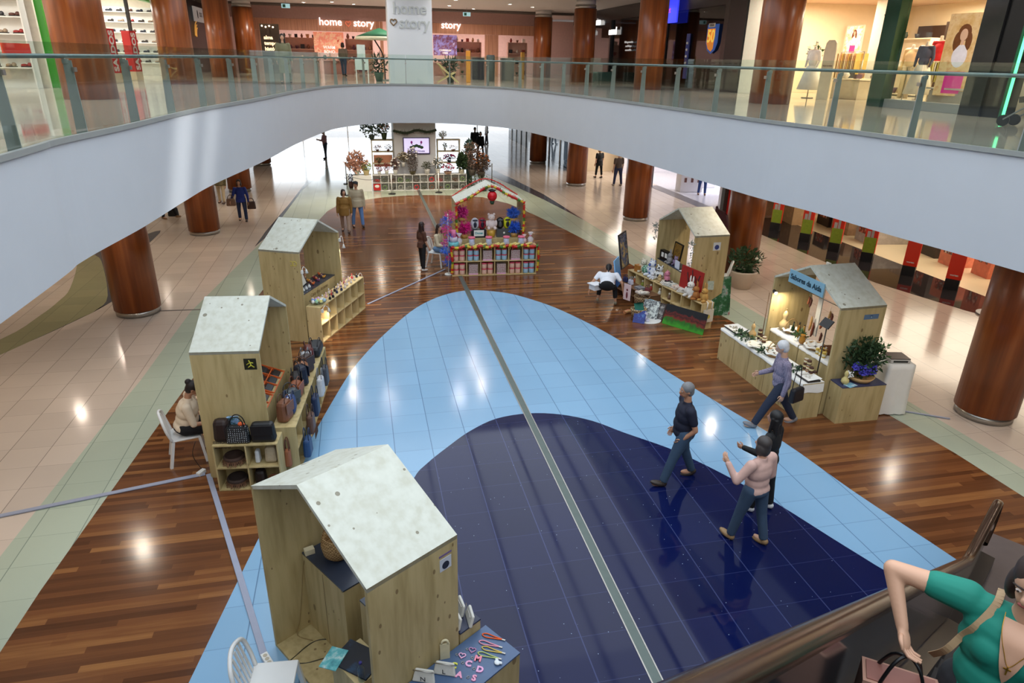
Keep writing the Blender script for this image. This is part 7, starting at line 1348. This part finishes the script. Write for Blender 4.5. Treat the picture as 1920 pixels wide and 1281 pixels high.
person('partly visible person in dark red top pushing the pushchair at the right edge',(12.15,9.8,U),-50,1.68,1.05,hl=10,hr=-10,top=(70,24,26),bottom=(30,30,34),shoes=(30,26,26),hair=(40,28,22),uar=(.15,.5,-1),far=(0,1,-.2),ual=(-.15,.5,-1),fal=(0,1,-.2),vox=.018)
# --- left side shops
M_lw=mat((244,236,220),rough=.6)
struct(MB().b2((-12,12,U),(-11.8,36,8.4)).build('wall_left_shops',M_lw)); struct(MB().b2((-12,21.55,U),(-8,21.65,8.4)).build('wall_left_party',M_lw)); struct(MB().b2((-12,35,U),(-8,35.2,8.4)).build('wall_left_end',M_lw)); struct(MB().b2((-12,12,U),(-8,12.2,8.4)).build('wall_left_near',M_lw))
struct(MB().b2((-8.05,21.7,U),(-7.85,22.2,8.4)).b2((-8.05,22.2,7.75),(-7.85,35,8.35)).build('trim_18',mat((60,150,50),rough=.3,emit=.15,var=0)))
emit_text('white glowing letters on the green shop fascia at the top left','seaside',.42,(-7.8,27.5,8.05),math.pi/2,e=2,bold=.01)
for p in ((-10,15,8.1),(-10,18.5,8.1),(-10,24.5,8.1),(-10,29,8.1),(-10,33,8.1)): area('shop_ceiling_lamp',p,1.6,170,(1,.93,.84))
struct(MB().b2((-7.97,22.3,U),(-7.95,26.2,7.75)).build('window_6',M_clear)); struct(MB().b2((-8,29.6,U),(-7.9,29.75,7.75)).b2((-8,33.8,U),(-7.9,33.95,7.75)).build('trim_19',M_dark))
def shoe(label,loc,rz,c,grp):
    o=thing('shoe',label,'shoe',loc,rz,grp); q=MB(); q.box((0,0,.012),(.09,.27,.024)); q.build('sole',mat((40,36,34),var=0),o,bevel=.01); q=MB(); q.ball((0,.06,.045),(.045,.085,.04)).ball((0,-.07,.06),(.04,.06,.055)); q.build('upper',mat(c,rough=.5),o); return o
sp_=None
def shoe_wall(name,y,x0,x1,nz,ny,z0=.5,dzz=.4):
    w=x1-x0; xc=(x0+x1)/2; o=thing('shoe_shelf','white shoe display shelf %s'%name,'shelf',(xc,y,U)); q=MB(); q.box((0,.17,1.35),(w,.02,2.7))
    for k in range(nz): q.box((0,0,z0+dzz*k),(w,.32,.03))
    for s in(-1,1): q.box((s*w/2,0,1.35),(.03,.34,2.7))
    q.build('shelf_boards',M_white,o)
    for k in range(nz):
        for i in range(ny):
            h=(i*2+k*3)%6; c=((40,34,34),(90,50,40),(150,130,110),(30,40,60),(150,40,40),(60,60,64))[h]
            shoe('%s shoe, shelf %s, place %s of the shoe display %s'%(('black','brown','tan','navy','red','grey')[h],('one','two','three','four','five','six')[k],('one two three four five six seven eight'.split())[i],name),(x0+w*(i+.5)/ny,y-.02,U+z0+dzz*k+.017),R(70+10*((i+k)%3)),c,'shoes %s'%name)
shoe_wall('in the left edge shop',21.25,-10.3,-8.15,6,6); shoe_wall('behind the sale banners',34.7,-11.4,-8.2,6,8)
for i,(x,y,nm) in enumerate(((-7.55,25.45,'left'),(-7.55,27.85,'right'))):
    o=thing('sale_banner','%s red SALDOS banner with white letters on a cream pedestal'%nm,'banner',(x,y,U),math.pi/2-.25); MB().box((0,0,.95),(.42,.28,1.3)).build('banner_block',mat((206,30,36),rough=.4,var=0),o); MB().box((0,0,.15),(.42,.28,.3)).build('pedestal',M_cream,o); t=MB(); text_bm(t,'SALDOS',.33,.01,TR(0,-.145,.95,ry=-math.pi/2)@UPR,bold=.01); t.build('letters',M_white,o)
for i in range(2): 
    o=thing('box_stack','green and yellow shoe box stack between the sale banners, %s'%('left','right')[i],'boxes',(-8.4,27.2+1.4*i,U))
    for k in range(5): MB().box((0,0,.08+.15*k),(.3,.5,.14)).build('shoe_box',mat(((150,150,60),(90,90,70))[k%2]),o)
o=thing('red_banner','red sale strip at the left edge of the upper floor shop','banner',(-7.95,19.9,5.9),math.pi/2); MB().box((0,0,0),(1.5,.03,.26)).build('banner_sheet',mat((206,40,36),emit=.2,var=0),o)
shop_table('shoe table in the left edge shop',-9.2,17.6,1.4,.8,5,rz=math.pi/2,c=(200,190,180)); shop_table('dark table near the green portal',-9.0,19.8,1.2,.7,5,rz=math.pi/2,c=(120,90,70))
struct(MB().b2((-8.1,36,U),(-7.9,45,8.4)).build('wall_black_shop',M_black)); o=thing('gold_arcs','golden curved lines on the black shopfront between the left columns','sign',(-7.85,41.3,6.6),math.pi/2); q=MB()
for k in range(3): q.tube([((.5+.15*k)*math.cos(a),-.02,(.5+.15*k)*math.sin(a)) for a in [R(100+j*8) for j in range(10)]],.03,5)
q.build('arcs',mat((210,150,70),emit=.5,var=0),o); o=thing('white_sign','white shop sign with a dark crest above the black shopfront','sign',(-7.8,42.2,7.75),math.pi/2); MB().box((0,0,0),(3.2,.05,.7)).build('sign_board',mat((190,188,186),emit=.2,var=0),o); MB().ball((-.7,-.03,0),(.12,.01,.2)).build('crest',M_black,o); t=MB(); text_bm(t,'COLT',.3,.01,TR(.1,-.03,0)@UPR); t.build('letters',mat((90,90,90),var=0),o)
# ================================================================== escalator with the woman riding up
E0=Vector((6.15,4.60)); eu=Vector((math.sin(R(56.6)),math.cos(R(56.6)))); el_=R(28.6); SL=math.tan(el_)
es=thing('escalator','escalator with brownish rubber handrails and dark glass sides descending at the lower right','escalator',(E0.x,E0.y,.0),math.atan2(eu.y,eu.x))
def prof(x): # rail height along the local axis
    if x<-8.7: return 1.0+8.7*SL
    return 1.0 if x>0 else 1.0-x*SL
W_=1.02
for s,y in ((0,0),(1,-W_)):
    pts=[(x,y,prof(x)) for x in (-9.6,-9.0)]+[(x,y,prof(x)) for x in (-8.3,-7,-5.5,-4,-2.5,-1.2,-.5)]+[(-.15,y,1.08),(.2,y,1.0),(1.0,y,.98),(1.45,y,.97),(1.68,y,.88),(1.75,y,.68),(1.66,y,.48),(1.4,y,.42)]
    pts=smooth_curve(pts,5); q=MB(); n=len(pts); ring=[(-.052,-.02),(-.05,.012),(-.03,.03),(0,.036),(.03,.03),(.05,.012),(.052,-.02),(.03,-.03),(-.03,-.03)]
    vs=[]
    for i,p in enumerate(pts):
        d=(Vector(pts[min(i+1,n-1)])-Vector(pts[max(i-1,0)])).normalized(); up=Vector((0,1,0)).cross(d)*-1; up=up if up.length>0 else Vector((0,0,1)); up=Vector((-d.z,0,d.x))
        for a,b_ in ring: vs.append(Vector(p)+Vector((0,a,0))+up*b_)
    k=len(ring); q.add(vs,[(i*k+j,i*k+(j+1)%k,(i+1)*k+(j+1)%k,(i+1)*k+j) for i in range(n-1) for j in range(k)],True); q.build('handrail',M_bronze,es)
    q=MB()
    for a,b_ in zip(pts,pts[1:]): q.add([(a[0],y-.012,a[2]-.03),(b_[0],y-.012,b_[2]-.03),(b_[0],y-.012,max(.25,min(b_[2],prof(b_[0]))-.78)),(a[0],y-.012,max(.25,min(a[2],prof(a[0]))-.78)),(a[0],y+.012,a[2]-.03),(b_[0],y+.012,b_[2]-.03),(b_[0],y+.012,max(.25,min(b_[2],prof(b_[0]))-.78)),(a[0],y+.012,max(.25,min(a[2],prof(a[0]))-.78))],[(0,1,2,3),(7,6,5,4),(0,4,5,1),(3,2,6,7)],False) if b_[0]>a[0] else None
    q.build('side_panel',mat((34,38,44),rough=.12,var=.05),es)
    q=MB(); sg=1 if s==0 else -1
    for x0,x1 in ((-9.5,-8.7),(-8.7,0),(0,1.6)):
        z0,z1=prof(x0)-.82,prof(x1)-.82; q.add([(x0,y-.12*sg*0-.0,z0),(x1,y,z1),(x1,y-.16*sg,z1-.02),(x0,y-.16*sg,z0-.02),(x0,y-.16*sg,z0-.3),(x1,y-.16*sg,z1-.3)],[(0,1,2,3) if s==0 else (3,2,1,0),(3,2,5,4) if s==0 else (4,5,2,3)],False)
    q.build('skirt_panel',mat((50,44,42),rough=.3,metal=.5),es)
    q=MB(); q.add([(-9.5,y+.1*sg,prof(-9.5)-1.2),(0,y+.1*sg,.05),(1.6,y+.1*sg,.0),(1.6,y+.1*sg,.2),(0,y+.1*sg,.2),(-8.7,y+.1*sg,prof(-8.7)-.8),(-9.5,y+.1*sg,prof(-9.5)-.8)],[(0,1,2,3,4,5,6)],False); q.build('outer_cladding',mat((196,198,200),rough=.4),es)
for i in range(21):
    x=-8.4+.4*i; z=prof(x)-1.0+.0; q=MB(); q.box((x,-W_/2,z-.02),(.4,.70,.04)); q.box((x-.2,-W_/2,z+.09),(.02,.70,.2))
    for j in range(14): q.box((x,-W_/2-.32+.049*j,z+.004),(.38,.02,.01))
    q.build('step',mat((70,64,62),rough=.4,metal=.4),es)
q=MB(); q.box((1.2,-W_/2,.012),(2.4,1.3,.02)); q.box((1.2,-W_/2,.024),(2.2,.9,.004)); q.build('landing_plate',mat((96,86,86),rough=.4,metal=.3),es)
q=MB(); q.box((-10.4,-W_/2,3.62+ .0+1.2),(2.2,1.6,.2)); q.build('top_landing',mat((96,86,86),rough=.4),es)
def el(x,y,z): 
    p=Matrix.Translation(es.location)@Matrix.Rotation(es.rotation_euler.z,4,'Z')@Vector((x,y,z)); return p
WX=el(-4.78,-.52,0); wz=prof(-4.78)-1.0+.0
M_teal=mat((18,128,110),rough=.75,var=.06,scale=8)
wp=person('woman in teal green top riding up the escalator, one elbow over the handrail',(WX.x,WX.y,wz),236.6,1.66,1.08,hl=2,hr=-2,top_mat=M_teal,sleeve=.2,bottom=(40,40,44),shoes=(50,40,40),hair=(46,32,28),hairstyle='bob',skin=SKIN,vox=.008,eyes=True,bust=1.0,neckline=1,
   uar=(1,.12,-.02),far=(-.55,.45,-1),ual=(-.35,.35,-1),fal=(.45,.6,1.0),head=(12,-14),curl=.9)
J=PJ[wp.name]; sp=J['sp']
from mathutils.bvhtree import BVHTree
shirt=[c for c in wp.children if c.name.startswith('shirt')][0]; bv=BVHTree.FromPolygons([v.co for v in shirt.data.vertices],[tuple(p.vertices) for p in shirt.data.polygons]); fwd_=(J['T']@V(0,1,0)).normalized()
def on_shirt(x,z,off=.003):
    p=sp(x,.3,z); h=bv.ray_cast(p,-fwd_); return (h[0]+fwd_*off) if h[0] else sp(x,.05,z)
q=MB(); n=10; vs=[]
for i in range(n+1):
    z=.118+(.262-.118)*i/n; w_=.040*(i/n)**.8
    for j in range(9): vs.append(on_shirt(-w_+2*w_*j/8,z,.008))
q.add(vs,[(i*9+j,i*9+j+1,(i+1)*9+j+1,(i+1)*9+j) for i in range(n) for j in range(8)],True); q.build('neckline_skin',SKIN,wp)
ch=smooth_curve([sp(-.04,.03,.275),tuple(on_shirt(-.034,.24,.012)),tuple(on_shirt(-.016,.2,.012)),tuple(on_shirt(0,.175,.012)),tuple(on_shirt(.016,.2,.012)),tuple(on_shirt(.034,.24,.012)),sp(.04,.03,.275)],5); MB().tube(ch,.0016,4).build('necklace_chain',mat((206,160,70),metal=.8,rough=.3,var=0),wp); c=on_shirt(0,.165,.014); MB().box(tuple(c),(.006,.004,.04)).box((c.x,c.y,c.z+.007),(.026,.004,.006)).build('cross_pendant',mat((206,160,70),metal=.8,rough=.3,var=0),wp)
q=MB(); pts=smooth_curve([sp(.062,-.03,.29)]+[tuple(on_shirt(.062+.02*k,.27-.055*k,.004)) for k in range(4)]+[sp(.15,.0,.03)],6)
for a,b_ in zip(pts,pts[1:]): q.beam(a,b_,.028,.004,up=(0,1,0))
q.build('bag_strap',mat((176,146,110),rough=.7),wp)
hpos=wpt(wp,J['arms'][1][2]); d=Vector(J['arms'][1][3]).normalized(); tip=wpt(wp,J['arms'][1][2]+d*.13)
pb=thing('paper_bag','pinkish brown paper bag with black handles held by the woman in teal','bag',(tip.x,tip.y,tip.z-.46),wp.rotation_euler.z+.35); q=MB(); q.box((0,0,.17),(.3,.14,.34)); q.build('bag_body',mat((186,140,120),rough=.8,var=.02),pb); MB().box((0,0,.343),(.27,.11,.005)).build('bag_opening',mat((150,96,84)),pb)
for s in(-1,1): MB().tube(smooth_curve([(-.09,s*.06,.32),(-.05,s*.03,.44),(0,0,.475),(.05,s*.03,.44),(.09,s*.06,.32)],4),.008,6).build('handle',M_black,pb)
